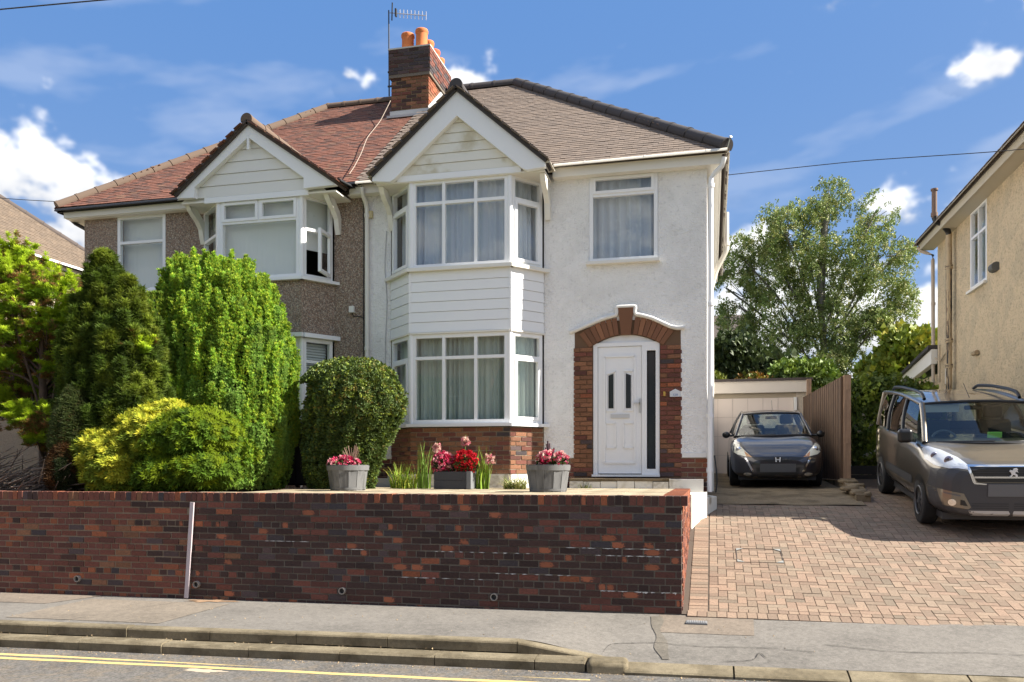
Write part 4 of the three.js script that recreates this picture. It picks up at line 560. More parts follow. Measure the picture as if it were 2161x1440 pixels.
// ---------------------------------------------------------------- the grey half
const gh = thing('semi_detached_house', 'grey-brown pebble-dashed half of the pair with old red clay tiled roof', 'house', [-8.7, 1.2, -8.6]);
{ const XL = -11.56, XR = PARTY - 0.004, A = [-9.02, FZ], B = [-8.37, BZ], C = [-6.77, BZ], D = [-6.42, FZ];
  const g = extrude([[XL, 1.1], [A[0], 1.1], [A[0], 6.28], [D[0], 6.28], [D[0], 1.1], [XR, 1.1], [XR, 6.36], [XL, 6.36]], 0.25, [[[-10.84, 4.82], [-9.8, 4.82], [-9.8, 6.26], [-10.84, 6.26]]]); g.translate(0, 0, FZ);
  part(gh, 'wall', metres(g), M.pebble); part(gh, 'wall', box(XL, XL + 0.25, 1.0, 6.36, -12.6, FZ - 0.251), M.pebble); part(gh, 'wall', box(XL, XR, 1.0, 6.36, -12.85, -12.6), M.pebble); part(gh, 'party_wall', box(XR - 0.2, XR - 0.002, 1.1, 6.36, -12.6, FZ - 0.251), M.room);
  part(gh, 'floor', box(XL + 0.25, XR - 0.2, 3.7, 3.78, -12.6, FZ - 0.25), M.room); part(gh, 'ceiling', box(XL, XR, 6.37, 6.4, -12.6, FZ), M.room); part(gh, 'ground_floor', box(XL + 0.25, XR - 0.2, 1.25, 1.38, -12.6, FZ - 0.25), M.room); part(gh, 'room_wall', box(XL + 0.25, XR - 0.2, 1.38, 6.36, -7.5, -7.4), M.room);
  const sides = [facet(...A, ...B), facet(...B, ...C), facet(...C, ...D)];
  sides.forEach((F, i) => {
    part(gh, 'bay_wall', fbox(F, -0.01, F.L + 0.01, 3.83, 4.735, -0.12, 0.0), M.pebble); part(gh, 'bay_base', fbox(F, -0.01, F.L + 0.01, 1.1, 2.27, -0.12, 0), M.pebble);
    sillBoard(gh, F, i === 1 ? -0.045 : -0.03, i === 1 ? F.L + 0.045 : i === 2 ? F.L + 0.1 : F.L + 0.03, 4.785, 0.085, 0.05, M.upvc); sillBoard(gh, F, -0.03, F.L + 0.03, 2.32, 0.08, 0.05, M.upvc);
    part(gh, 'bay_canopy', fbox(F, i === 2 ? 0.01 : -0.05, i === 2 ? F.L + 0.06 : F.L + 0.06, 3.76, 3.83, -0.1, 0.1), M.upvc);
    const e = { s0: 0.035, s1: F.L - 0.035 };
    windowUnit(gh, F, { ...e, y0: 4.788, y1: 6.2, cols: i === 1 ? [0.5] : [], transom: i === 1 ? 5.79 : 5.62, wideLow: i === 1, sash: i === 1 ? [[0, 1], [1, 1]] : [], open: i === 2 ? [0, 0] : undefined, hang: i === 2 ? undefined : M.blind, flat: true });
    if (i === 2) { part(gh, 'roller_blind', onF(F, new THREE.PlaneGeometry(F.L - 0.1, 0.86).translate(F.L / 2, 5.74, -0.16)), M.blind);
      const h = facet(0, 0, 1, 0), a = rad(38), w = F.L - 0.15, top = 5.59, bot = 4.855, o = F.m.clone().multiply(new THREE.Matrix4().makeTranslation(F.L - 0.07, 0, 0.02)).multiply(new THREE.Matrix4().makeRotationY(a)); h.m = o;
      part(gh, 'open_casement', join([fbox(h, -w, 0, bot, bot + 0.055, -0.05, 0), fbox(h, -w, 0, top - 0.055, top, -0.05, 0), fbox(h, -w, -w + 0.055, bot + 0.055, top - 0.055, -0.05, 0), fbox(h, -0.055, 0, bot + 0.055, top - 0.055, -0.05, 0)]), M.upvc); part(gh, 'casement_pane', onF(h, new THREE.PlaneGeometry(w - 0.1, top - bot - 0.1).translate(-w / 2, (top + bot) / 2, -0.025)), M.glass); }
    windowUnit(gh, F, { ...e, y0: 2.323, y1: 3.755, cols: i === 1 ? [0.5] : [], transom: 3.36 });
    const sl = []; for (let k = 0; k < 28; k++) { const p = new THREE.PlaneGeometry(F.L - 0.16, 0.05); p.rotateX(-0.5); p.translate(F.L / 2, 2.4 + k * 0.047, -0.15); sl.push(p); } part(gh, 'slatted_blind', onF(F, join(sl)), M.blind);
  });
  for (const [x, z] of [B, C]) for (const [y0, y1] of [[2.322, 3.755], [4.787, 6.2]]) { const s = x === B[0] ? -1 : 1, g3 = new THREE.CylinderGeometry(0.046, 0.046, y1 - y0, 10); g3.translate(x - s * 0.012, (y0 + y1) / 2, z - 0.03); part(gh, 'bay_pole', g3, M.upvc); }
  { const mk = (y) => slab([V(A[0] + 0.02, y, A[1] - 0.3), V(A[0] + 0.02, y, A[1]), V(B[0] + 0.01, y, B[1] - 0.03), V(C[0] - 0.01, y, C[1] - 0.03), V(D[0] - 0.02, y, D[1]), V(D[0] - 0.02, y, D[1] - 0.3)], 0.04, DOWN); part(gh, 'bay_floor', mk(2.3), M.room); part(gh, 'bay_ceiling', mk(3.82), M.room); part(gh, 'bay_upper_floor', mk(4.75), M.room); part(gh, 'bay_top', mk(6.27), M.room); }
  const FF = facet(-11, FZ, 0, FZ); windowUnit(gh, FF, { s0: 0.165, s1: 1.195, y0: 4.83, y1: 6.25, transom: 5.75, hang: M.blind, flat: true }); sillBoard(gh, FF, 0.12, 1.24, 4.83, 0.09, 0.045, M.upvc);
  for (const g of [box(-11.88, -9.1, 6.25, 6.37, EZ - 0.04, EZ - 0.015), box(-6.06, XR, 6.25, 6.37, EZ - 0.04, EZ - 0.015), box(-11.88, -11.855, 6.25, 6.37, -12.8, EZ - 0.041)]) part(gh, 'fascia', g, M.upvcOld); for (const g of [box(-11.85, -9.1, 6.235, 6.255, FZ, EZ - 0.041), box(-6.1, XR, 6.235, 6.255, FZ, EZ - 0.041), box(-11.85, XL, 6.235, 6.255, -12.8, FZ - 0.001)]) part(gh, 'soffit', g, M.upvcOld);
  gutterRun(gh, V(-11.98, 6.36, EZ + 0.045), V(-9.1, 6.375, EZ + 0.045), M.dark); gutterRun(gh, V(-6.06, 6.375, EZ + 0.045), V(-5.92, 6.38, EZ + 0.045), M.dark); gutterRun(gh, V(-6.04, 6.31, -3.95), V(-6.0, 6.34, EZ), M.dark, 0.055); gutterRun(gh, V(-9.11, 6.33, -3.95), V(-9.11, 6.33, EZ), M.dark, 0.05); gutterRun(gh, V(-11.95, 6.36, EZ), V(-11.95, 6.36, -12.8), M.dark);
  downpipe(gh, [[-11.9, 6.3, -4.6], [-11.82, 6.2, -4.7], [-11.6, 6.08, -4.75], [-11.6, 5.9, -4.75], [-11.6, 1.2, -4.75]], M.dark, 0.036);
  part(gh, 'alarm_box', join([box(-6.12, -6.03, 4.24, 4.35, FZ, FZ + 0.06)]), M.paintWhite); part(gh, 'cable', tube([[-6.07, 4.24, FZ + 0.01], [-6.05, 4.18, FZ + 0.01], [-5.9, 4.16, FZ + 0.01], [-5.86, 4.1, FZ + 0.01]], 0.007, 5, 16), M.black);
  // roof
  const roof = subgroup(gh, 'roof'), tl = [], q = rng(601), RYL = 9.73, L = Math.hypot(RYL - EY, EZ - RZ), Wv = V(0, RYL - EY, RZ - EZ).normalize(), HX = -8.5, EXL = -12.0;
  part(roof, 'roof_deck', slab([V(EXL, EY - 0.03, EZ), V(XR, EY - 0.03, EZ), V(XR, RYL - 0.03, RZ), V(HX, RYL - 0.03, RZ)], 0.04, DOWN), M.tileEdge); part(roof, 'roof_deck', slab([V(EXL, EY - 0.03, -12.84), V(XR, EY - 0.03, -12.84), V(XR, RYL - 0.03, RZ), V(HX, RYL - 0.03, RZ)], 0.04, DOWN), M.tileEdge); part(roof, 'roof_deck', slab([V(EXL, EY - 0.03, EZ), V(EXL, EY - 0.03, -12.84), V(HX, RYL - 0.03, RZ)], 0.04, DOWN), M.tileEdge);
  tileRun(tl, q, V(0, EY - 0.02, EZ + 0.03), V(1, 0, 0), Wv, L, (s) => [lerp(EXL, HX, s / L), XR], [32, 64]);
  const left = [], U2 = V(HX - EXL, RYL - EY, 0), L2 = U2.length(); U2.normalize(); tileRun(left, q, V(EXL - 0.02, EY - 0.02, RZ), V(0, 0, -1), U2, L2, (s) => { const h = lerp(4.24, 0, s / L2); return [-h, h]; }, [32, 64]);
  gable(gh, roof, { ax: -7.695, ay: 7.425, ex0: -9.08, ex1: -6.08, ey: 6.305, inner: 0.235, boot: true, by0: 6.25, bh: 0.195, boards: M.boardsClean, hx0: -8.6, hx1: -6.62, brackets: [-8.99, -6.33], seed: 31, cells: [32, 64], edge: M.tileEdge, ridgeMat: M.tileRidgeRed, tileList: tl });
  part(gh, 'gable_finial', box(-7.715, -7.675, 6.98, 7.24, -3.96, -3.915), M.upvc);
  pieces(roof, 'roof_tile', 'roof_tiles_beyond', tl, M.tile, 300); pieces(roof, 'side_tile', 'side_tiles', left, M.tile, 0);
  ridgeTiles(roof, V(EXL, EY + 0.03, EZ + 0.02), V(HX, RYL + 0.05, RZ), 0.1, M.tileRidgeRed, 0.4, 13); ridgeTiles(roof, V(HX, RYL + 0.05, RZ), V(-6.5, RYL + 0.05, RZ), 0.1, M.tileRidgeRed, 0.4, 14); ridgeTiles(roof, V(EXL, EY + 0.03, -12.86), V(HX, RYL + 0.05, RZ), 0.1, M.tileRidgeRed, 0.4, 15);
  part(gh, 'aerial_lead', tube([[-6.5, 9.2, -7.42], [-6.55, 8.6, -6.98], [-6.42, 7.9, -6.05], [-6.22, 7.3, -5.3], [-6.05, 6.8, -4.62], [-6.0, 6.55, -4.3]], 0.008, 5, 30), std([0.30, 0.24, 0.19], 0.8)); }

// ---------------------------------------------------------------- chimney, pots and aerial
{ const c = thing('chimney_stack', 'tall brick chimney stack astride the ridge between the two roofs', 'chimney', [-6.1, 8.9, -8.15]), x0 = -6.52, x1 = -5.69, z0 = -7.5, z1 = -8.85, list = [], r = rng(701), dark = [[0.62, 48, 56], [0.38, 0, 16]], warm = [[0.4, 56, 64], [0.35, 0, 16], [0.25, 24, 40]], red = [[0.55, 40, 48], [0.45, 56, 64]];
  part(c, 'mortar', box(x0 + 0.012, x1 - 0.012, 8.2, 9.7, z1 + 0.012, z0 - 0.012), std([0.30, 0.23, 0.13], 0.95)); part(c, 'cap_mortar', box(x0 - 0.035, x1 + 0.035, 9.69, 10.27, z1 - 0.035, z0 + 0.035), M.mortarDark);
  brickRun(list, r, x0, x1, 9.7, 13, z0, warm, 0); brickRun(list, r, x0 - 0.045, x1 + 0.045, 10.27, 7, z0 + 0.045, dark, 0);
  const side = (X) => (s, y, out) => at(X - out, y, z0 - s, Math.PI / 2); brickRun(list, r, 0, 1.35, 9.7, 17, 0, red, 0, side(x1)); brickRun(list, r, -0.045, 1.395, 10.27, 7, 0, [[0.5, 48, 56], [0.5, 24, 40]], 0, side(x1 + 0.045));
  pieces(c, 'brick', 'chimney_brickwork', list, M.brick, 300);
  part(c, 'flaunching', slab([V(x0 - 0.05, 10.275, z0 + 0.05), V(x1 + 0.05, 10.275, z0 + 0.05), V(x1 + 0.05, 10.275, z1 - 0.05), V(x0 - 0.05, 10.275, z1 - 0.05)].reverse(), -0.03, DOWN), std([0.50, 0.48, 0.43], 0.95)); part(c, 'flashing', join([box(x0 - 0.02, x1 + 0.04, 8.84, 9.0, z0 + 0.002, z0 + 0.02), bar(V(x1 + 0.006, 8.95, z0 - 0.0), V(x1 + 0.006, 9.85, z0 - 1.12), 0.012, 0.17), box(x0 - 0.03, x1 + 0.06, 8.80, 8.85, z0 + 0.0, z0 + 0.17)]), M.lead);
  const pot = (x, z, h, rr, m, lab) => { const t = thing('chimney_pot', lab, 'chimney pot', [x, 10.29, z], 'clay chimney pots'); const pr = [[rr * 1.05, 0], [rr * 1.05, 0.04], [rr * 0.98, 0.07], [rr * 0.94, h * 0.5], [rr * 0.93, h - 0.075], [rr * 1.05, h - 0.065], [rr * 1.06, h - 0.02], [rr * 1.0, h], [rr * 0.82, h], [rr * 0.8, h - 0.2]]; const g = new THREE.LatheGeometry(pr.map((p) => new THREE.Vector2(...p)), 20); g.translate(x, 10.29, z); part(t, 'pot', g, m); };
  pot(-6.24, -7.75, 0.42, 0.135, M.terracotta, 'left front orange clay chimney pot'); pot(-5.92, -7.72, 0.46, 0.13, M.terracotta, 'tallest front orange clay chimney pot nearest the stack edge'); pot(-6.22, -8.25, 0.34, 0.115, M.terracotta, 'short orange clay pot half hidden behind the two front pots'); pot(-5.9, -8.1, 0.40, 0.115, M.terracotta, 'orange clay pot close behind the tallest front pot'); pot(-5.88, -8.42, 0.36, 0.125, M.terracottaRed, 'deeper red clay pot, second from the rear of the stack'); pot(-5.86, -8.72, 0.32, 0.11, M.terracotta, 'rearmost clay chimney pot on the right edge of the stack');
  const a = thing('tv_aerial', 'thin black mast with a comb-shaped television aerial beside the chimney', 'aerial', [-6.58, 9.3, -7.55]);
  part(a, 'mast', stick(V(-6.57, 9.35, -7.52), V(-6.58, 11.15, -7.52), 0.016, 0.014), M.black); part(a, 'mast_bracket', join([bar(V(-6.6, 9.55, -7.52), V(-6.5, 9.55, -7.52), 0.03, 0.03), bar(V(-6.6, 9.85, -7.52), V(-6.5, 9.85, -7.52), 0.03, 0.03)]), M.black);
  const b0 = V(-6.58, 11.10, -7.52), b1 = V(-5.79, 10.99, -7.62); part(a, 'boom', stick(b0, b1, 0.008), std([0.35, 0.35, 0.36], 0.4));
  for (let i = 0; i < 8; i++) { const p = b0.clone().lerp(b1, 0.3 + 0.1 * i); part(a, 'director', join([bar(p.clone().add(V(0, 0.09, 0)), p.clone().add(V(0, -0.09, 0)), 0.012, 0.012, V(0, 0, 1))]), std([0.55, 0.53, 0.54], 0.4)); }
  part(a, 'reflector', join([bar(b0.clone().add(V(0.08, 0.2, 0)), b0.clone().add(V(0.07, -0.17, 0)), 0.02, 0.02, V(0, 0, 1)), bar(b0.clone().add(V(0.16, 0.06, 0)), b0.clone().add(V(0.16, -0.1, 0)), 0.03, 0.06, V(0, 0, 1))]), M.black); }

// ---------------------------------------------------------------- the cream house on the right
{ const h = thing('detached_house', 'cream roughcast house with peeling soil pipe, right of the driveway', 'house', [8.5, 1.0, -8.5]), X = 5.15, z0 = -4.75, z1 = -12.35, top = 6.78, F = facet(X, z1, X, z0);
  F.m = new THREE.Matrix4().makeBasis(V(0, 0, 1), V(0, 1, 0), V(-1, 0, 0)).setPosition(X, 0, z1); F.L = z0 - z1;   // local x runs towards the street, z out over the drive
  const S = (z) => z - z1, g = extrude([[0, 0.4], [F.L, 0.4], [F.L, top], [0, top]], 0.25, [[[S(-9.86), 5.12], [S(-8.8), 5.12], [S(-8.8), 6.76], [S(-9.86), 6.76]], [[S(-11.72), 3.42], [S(-11.3), 3.42], [S(-11.3), 3.85], [S(-11.72), 3.85]]]);
  const mirror = (geo) => { geo.applyMatrix4(F.m); const p = geo.attributes.position, idx = geo.index; if (!idx) { const a = p.array; for (let i = 0; i < a.length; i += 9) for (let k = 0; k < 3; k++) { const t = a[i + 3 + k]; a[i + 3 + k] = a[i + 6 + k]; a[i + 6 + k] = t; } } geo.computeVertexNormals(); return metres(geo); };
  part(h, 'wall', mirror(g), M.cream);
  part(h, 'wall', box(X + 0.25, 12, 0.4, top, z0 - 0.25, z0), M.cream); part(h, 'wall', box(X + 0.25, 12, 0.4, top, z1, z1 + 0.25), M.cream); part(h, 'wall', box(11.75, 12, 0.4, top, z1 + 0.25, z0 - 0.25), M.cream); part(h, 'ceiling', box(X, 12, top, top + 0.05, z1, z0), M.room); part(h, 'room_wall', box(8, 8.1, 1, top, z1 + 0.25, z0 - 0.25), M.room); part(h, 'floor', box(X + 0.25, 11.75, 3.9, 4, z1 + 0.25, z0 - 0.25), M.room);
  const FW = { m: new THREE.Matrix4().makeBasis(V(0, 0, 1), V(0, 1, 0), V(-1, 0, 0)).setPosition(X, 0, 0), L: 1 };
  windowUnit(h, FW, { s0: -9.85, s1: -8.81, y0: 5.14, y1: 6.75, cols: [0.5], transom: 6.19, hang: M.netUp, t: 0.07 }); sillBoard(h, FW, -9.9, -8.76, 5.14, 0.07, 0.05, M.upvcOld);
  windowUnit(h, FW, { s0: -11.71, s1: -11.31, y0: 3.44, y1: 3.84, hang: M.netUp, t: 0.05 });
  for (const [s, y, w, hh] of [[-8.2, 5.25, 0.22, 0.12], [-9.35, 3.82, 0.24, 0.07]]) { const c = new THREE.CylinderGeometry(hh * 0.7, hh * 0.7, w, 10); c.rotateX(Math.PI / 2); c.translate(X - 0.05, y, s); part(h, 'vent_cowl', c, s > -9 ? std([0.10, 0.10, 0.095], 0.6) : std([0.36, 0.27, 0.16], 0.9)); }
  // eaves, gutter and hipped roof
  const ey = 6.9, ex = 4.78, zf = -4.4, zb = -12.7, rx = 8.6, ry = 10.0;
  part(h, 'soffit', box(ex + 0.05, X, 6.72, 6.74, zb, zf), std([0.50, 0.44, 0.33], 0.7)); part(h, 'fascia', box(ex + 0.03, ex + 0.055, 6.7, 6.86, zb, zf), std([0.50, 0.45, 0.35], 0.7)); part(h, 'front_fascia', box(ex + 0.056, 12.4, 6.7, 6.86, zf - 0.03, zf), std([0.50, 0.45, 0.35], 0.7));
  gutterRun(h, V(ex - 0.02, 6.84, zb), V(ex - 0.02, 6.84, zf), std([0.34, 0.29, 0.22], 0.8));
  const roof = subgroup(h, 'roof'), P = (x, y, z) => V(x, y, z), deck = (pts) => part(roof, 'roof_deck', slab(pts, 0.06, DOWN), M.tileEdge);
  deck([P(ex, ey, zf), P(ex, ey, zb), P(rx, ry, -8.2), P(rx, ry, -8.2)].slice(0, 3).concat([P(rx, ry, -8.0)])); deck([P(ex, ey, zf), P(rx, ry, -8.0), P(12.4, ey, zf)]); deck([P(ex, ey, zb), P(rx, ry, -8.2), P(12.4, ey, zb)]); deck([P(12.4, ey, zf), P(12.4, ey, zb), P(rx, ry, -8.2), P(rx, ry, -8.0)]);
  const tl = [], U = V(rx - ex, ry - ey, 0), L = U.length(); U.normalize(); tileRun(tl, rng(811), V(ex - 0.03, ey + 0.01, -8.1), V(0, 0, -1), U, L, (s) => { const t = s / L; return [lerp(zf + 8.1, 0.1, t) * -1, lerp(-8.1 - zb, 0.1, t)]; }, [0, 32]); pieces(roof, 'roof_tile', 'roof_tiles_beyond', tl, M.tile, 120);
  // pipes
  const rust = texture(64, 256, (u, v) => { const q = woodGrain(u, v * 0.5) + 0.5 * wg2(u, v); return q > 0.86 ? [0.02, 0.02, 0.022] : q > 0.8 ? [0.16, 0.10, 0.06] : [0.46, 0.36, 0.23]; }, 1); rust.repeat.set(1, 1); const peel = std([1, 1, 1], 0.7, { map: rust });
  { const a = new THREE.CylinderGeometry(0.062, 0.062, 5.6, 14); a.translate(X - 0.13, 3.85, -10.9); const cs = [5.9, 4.3, 3.75].map((y) => new THREE.CylinderGeometry(0.08, 0.08, 0.09, 14).translate(X - 0.13, y, -10.9)); part(h, 'soil_pipe', join([a, ...cs]), peel); }
  part(h, 'soil_pipe_elbow', tube([[X - 0.13, 6.6, -10.9], [X - 0.16, 6.68, -10.87], [4.85, 6.82, -10.8], [4.74, 6.88, -10.78], [4.7, 6.98, -10.77]], 0.06, 12, 24), M.dark);
  part(h, 'vent_pipe', join([stick(V(4.7, 6.95, -10.77), V(4.7, 7.56, -10.77), 0.055, 0.055, 12), stick(V(4.7, 7.54, -10.77), V(4.7, 7.58, -10.77), 0.075, 0.075, 12), stick(V(4.7, 6.98, -10.77), V(4.7, 7.06, -10.77), 0.072, 0.072, 12)]), std([0.20, 0.13, 0.095], 0.8));
  downpipe(h, [[ex, 6.78, -12.6], [ex + 0.05, 6.68, -12.55], [X - 0.1, 6.55, -12.45], [X - 0.08, 6.4, -12.45], [X - 0.07, 4, -12.45], [X - 0.07, 1.4, -12.45]], std([0.48, 0.40, 0.32], 0.6), 0.04, [[X - 0.07, 5.4, -12.45], [X - 0.07, 4.2, -12.45]]);
  downpipe(h, [[X - 0.07, 3.5, -11.9], [X - 0.07, 4.0, -11.9], [X - 0.07, 4.35, -11.9]], std([0.42, 0.34, 0.24], 0.7), 0.022).name = 'waste_pipe'; downpipe(h, [[X - 0.06, 4.1, -12.3], [X - 0.06, 4.0, -11.9], [X - 0.06, 4.18, -11.1]], std([0.42, 0.34, 0.24], 0.7), 0.02).name = 'waste_pipe';
  for (const [x, y0, y1, w] of [[7.0, 1.9, 3.3, 2.0], [7.0, 5.0, 6.4, 2.0], [10.4, 5.1, 6.4, 1.2]]) { const win = subgroup(h, 'front_window'); part(win, 'frame', box(x - w / 2, x + w / 2, y0, y1, z0 - 0.02, z0 + 0.04), M.upvc); for (const k of [-0.5, 0]) part(win, 'pane', box(x + k * w + 0.06, x + (k + 0.5) * w - 0.06, y0 + 0.07, y1 - 0.07, z0 + 0.041, z0 + 0.05), phys([0.05, 0.055, 0.06], 0.05)); }
  part(h, 'front_door', box(9.9, 10.9, 1.0, 3.1, z0 - 0.02, z0 + 0.05), std([0.06, 0.10, 0.07], 0.4));
  // lean-to behind
  part(h, 'lean_to_wall', box(X + 0.01, 11, 1.0, 3.75, -15.6, z1 - 0.01), M.cream); part(h, 'lean_to_fascia', slab([V(5.02, 4.32, z1 - 0.02), V(5.02, 3.98, -15.75), V(5.02, 3.72, -15.75), V(5.02, 3.98, z1 - 0.02)], 0.13, V(1, 0, 0)), M.paintWhite); part(h, 'lean_to_roof', slab([V(4.95, 4.42, z1 - 0.02), V(11, 4.42, z1 - 0.02), V(11, 4.05, -15.85), V(4.95, 4.05, -15.85)], 0.08, DOWN), M.tileDark); }

// ---------------------------------------------------------------- house at the far left
{ const h = thing('detached_house', 'far left cream house with brown tiled roof and white gutter behind the conifers', 'house', [-18, 1.1, -6.5]), X = -15.1, ey = 6.32, ex = -14.75, zb = -10.3, zf = -2.4, hx = -18.2;
  part(h, 'wall', box(-21.5, X, 1.0, 6.2, -10.0, -2.75), std([0.62, 0.50, 0.38], 0.95, { bumpMap: roughBump, bumpScale: 0.01 }));
  part(h, 'soffit', box(X, ex - 0.02, 6.14, 6.17, zb, zf), std([0.55, 0.49, 0.38], 0.7)); part(h, 'fascia', box(ex - 0.05, ex - 0.02, 6.14, 6.27, zb, zf), M.upvc); gutterRun(h, V(ex + 0.04, 6.27, zb), V(ex + 0.04, 6.27, zf), M.upvc, 0.065);
  for (const [z, w] of [[-7.6, 0.9], [-5.2, 1.1]]) for (const y of [4.6]) { const F = { m: new THREE.Matrix4().makeBasis(V(0, 0, -1), V(0, 1, 0), V(1, 0, 0)).setPosition(X + 0.02, 0, z), L: w }; windowUnit(h, F, { s0: -w / 2, s1: w / 2, y0: y - 0.4, y1: y + 0.75, cols: [0.5], hang: M.blind, flat: true }); }
  const roof = subgroup(h, 'roof'), deck = (pts) => part(roof, 'roof_deck', slab(pts, 0.06, DOWN), M.tileEdge), a = V(hx, 9.15, -6.85), b = V(hx, 9.15, -5.85);
  deck([V(ex, ey, zb), V(ex, ey, zf), b, a]); deck([V(ex, ey, zb), V(-21.7, ey, zb), a]); deck([V(ex, ey, zf), V(-21.7, ey, zf), b]); deck([V(-21.7, ey, zb), V(-21.7, ey, zf), b, a]);
  const tl = [], U = V(hx - ex, 9.15 - ey, 0), L = U.length(); U.normalize(); tileRun(tl, rng(821), V(ex + 0.02, ey + 0.01, -6.35), V(0, 0, 1), U, L, (s) => { const t = s / L; return [lerp(-6.35 - zb, 0.5, t) * -1, lerp(zf + 6.35, 0.5, t)]; }, [0, 32]); pieces(roof, 'roof_tile', 'roof_tiles_beyond', tl, std([0.85, 0.82, 0.72], 0.9, { map: tileAtlas }), 200);
  ridgeTiles(roof, V(ex, ey + 0.05, zb), V(hx, 9.2, -6.85), 0.09, M.tileEdge, 0.42, 41); }

// ---------------------------------------------------------------- garage, fence, oddments
{ const g = thing('garage', 'flat-roofed garage with pale panelled door behind the small grey car', 'garage', [1.1, 1.4, -14.5]), Z = -12.1;
  part(g, 'wall', box(1.99, 2.26, 1.3, 3.42, -17.5, Z - 0.03), std([0.52, 0.44, 0.35], 0.95, { bumpMap: roughBump, bumpScale: 0.008 })); part(g, 'wall', box(-0.6, -0.25, 1.3, 3.42, -17.5, Z - 0.03), M.cream); part(g, 'wall', box(-0.25, 1.99, 1.3, 3.42, -17.5, -17.2), M.cream);
  part(g, 'fascia', box(-0.7, 2.31, 3.36, 3.64, Z - 0.01, Z + 0.05), std([0.62, 0.55, 0.47], 0.7)); part(g, 'roof_felt', box(-0.75, 2.36, 3.64, 3.70, -17.7, Z + 0.09), std([0.07, 0.055, 0.05], 0.95)); part(g, 'lintel', box(-0.25, 1.99, 3.24, 3.42, Z - 0.2, Z - 0.06), std([0.40, 0.33, 0.24], 0.9));
  part(g, 'door_jamb', box(1.93, 2.0, 1.36, 3.24, Z - 0.06, Z + 0.01), M.paintWhite); part(g, 'door_jamb', box(-0.25, -0.19, 1.36, 3.24, Z - 0.06, Z + 0.01), M.paintWhite);
  const d = subgroup(g, 'garage_door'), pm = std([0.68, 0.58, 0.50], 0.55); part(d, 'backing', box(-0.19, 1.93, 1.39, 3.24, Z - 0.11, Z - 0.075), std([0.42, 0.36, 0.31], 0.7));
  for (let i = 0; i < 6; i++) for (let j = 0; j < 4; j++) part(d, 'door_panel', box(-0.185 + i * 0.353, 0.16 + i * 0.353, 1.395 + j * 0.462, 1.85 + j * 0.462, Z - 0.08, Z - 0.055), pm); }
{ const f = thing('fence', 'tall brown feather-edge fence beside the small grey car', 'fence', [2.3, 1.3, -9.9]), a = V(2.42, 0, -7.78), b = V(2.15, 0, -12.06), d = b.clone().sub(a), L = d.length(), n = 40; d.normalize(); const r = rng(91), F = facet(b.x, b.z, a.x, a.z); F.m = new THREE.Matrix4().makeBasis(V(-d.x, 0, -d.z), V(0, 1, 0), V(-Math.abs(d.z), 0, d.x * Math.sign(d.z))).setPosition(b.x, 0, b.z);
  for (let i = 0; i < n; i++) { const s = L * i / n, y1 = lerp(3.23, 3.26, i / n) + 0.012 * (r() - 0.5), g = box(s + 0.002, s + L / n + 0.012, driveYs(-10) + 0.04, y1, 0, 0.012 + 0.008 * (i % 2)); const p = g.attributes.position; part(f, 'fence_board', metres(g.applyMatrix4(F.m)), M.fence).geometry.attributes.uv.array.forEach((v, k, arr) => { arr[k] += i * 0.137 * ((k + 1) % 2) + (k % 2) * i * 0.31; }); }
  for (const y of [1.55, 2.3, 3.05]) part(f, 'rail', metres(box(0, L, y, y + 0.07, -0.06, -0.004).applyMatrix4(F.m)), M.fence);
  const pm = std([0.30, 0.20, 0.115], 0.9, { map: fenceMap }); pm.color.setRGB(3.0, 3.2, 3.4); part(f, 'post', box(2.41, 2.53, 1.0, 3.27, -7.77, -7.65), pm); part(f, 'post', box(2.18, 2.28, 1.2, 3.62, -11.75, -11.65), pm); part(f, 'end_board', box(2.365, 2.41, 1.28, 3.25, -7.78, -7.73), M.fence);
  part(f, 'gravel_board', metres(box(0, L, 1.1, 1.3, -0.03, 0.0).applyMatrix4(F.m)), M.concrete); }
{ const k = thing('fence_kerb', 'low broken concrete kerb with loose stones at the foot of the fence', 'kerb', [2.4, 1.05, -6.6]), r = rng(93);
  part(k, 'kerb_block', slab([V(2.28, driveYs(-5.5) + 0.12, -5.5), V(2.5, driveYs(-5.5) + 0.12, -5.5), V(2.6, driveYs(-7.7) + 0.2, -7.7), V(2.34, driveYs(-7.7) + 0.2, -7.7)].reverse(), 0.3, DOWN), M.concrete);
  for (const [x, y, z, a, b, c] of [[2.38, 1.12, -5.85, 0.26, 0.1, 0.5], [2.33, 1.18, -6.45, 0.24, 0.1, 0.55], [2.47, 1.22, -6.75, 0.22, 0.09, 0.5], [2.46, 1.11, -5.55, 0.16, 0.08, 0.18], [2.42, 1.28, -7.2, 0.24, 0.1, 0.5]]) { const g = new RoundedBoxGeometry(a, b, c, 3, 0.045), p = g.attributes.position; for (let i = 0; i < p.count; i++) p.setXYZ(i, p.getX(i) * (0.9 + 0.2 * Math.sin(p.getZ(i) * 9 + x * 7)), p.getY(i) * (0.9 + 0.2 * Math.sin(p.getX(i) * 17 + z)), p.getZ(i)); g.computeVertexNormals(); g.rotateY(0.4 * (r() - 0.5)); g.rotateZ(0.25 * (r() - 0.5)); g.translate(x, y, z); part(k, 'stone', metres(g), M.concrete); } }
const wire = (pts, r, label) => { const t = thing('overhead_wire', label, 'wire', pts[0]); part(t, 'line', tube(pts, r, 5, 24), M.black); };
wire([[-13, 8.86, -2.0], [-10.873, 8.75, -2], [-9.0, 8.65, -2], [-6.5, 8.5, -2.0]], 0.011, 'thick black overhead wire crossing the upper left corner of the sky');
wire([[-11.98, 6.56, -4.4], [-13.0, 6.7, -4.45], [-15.5, 7.1, -4.6], [-19, 7.8, -4.9]], 0.007, 'thin overhead wire reaching the eaves of the grey house from the left');
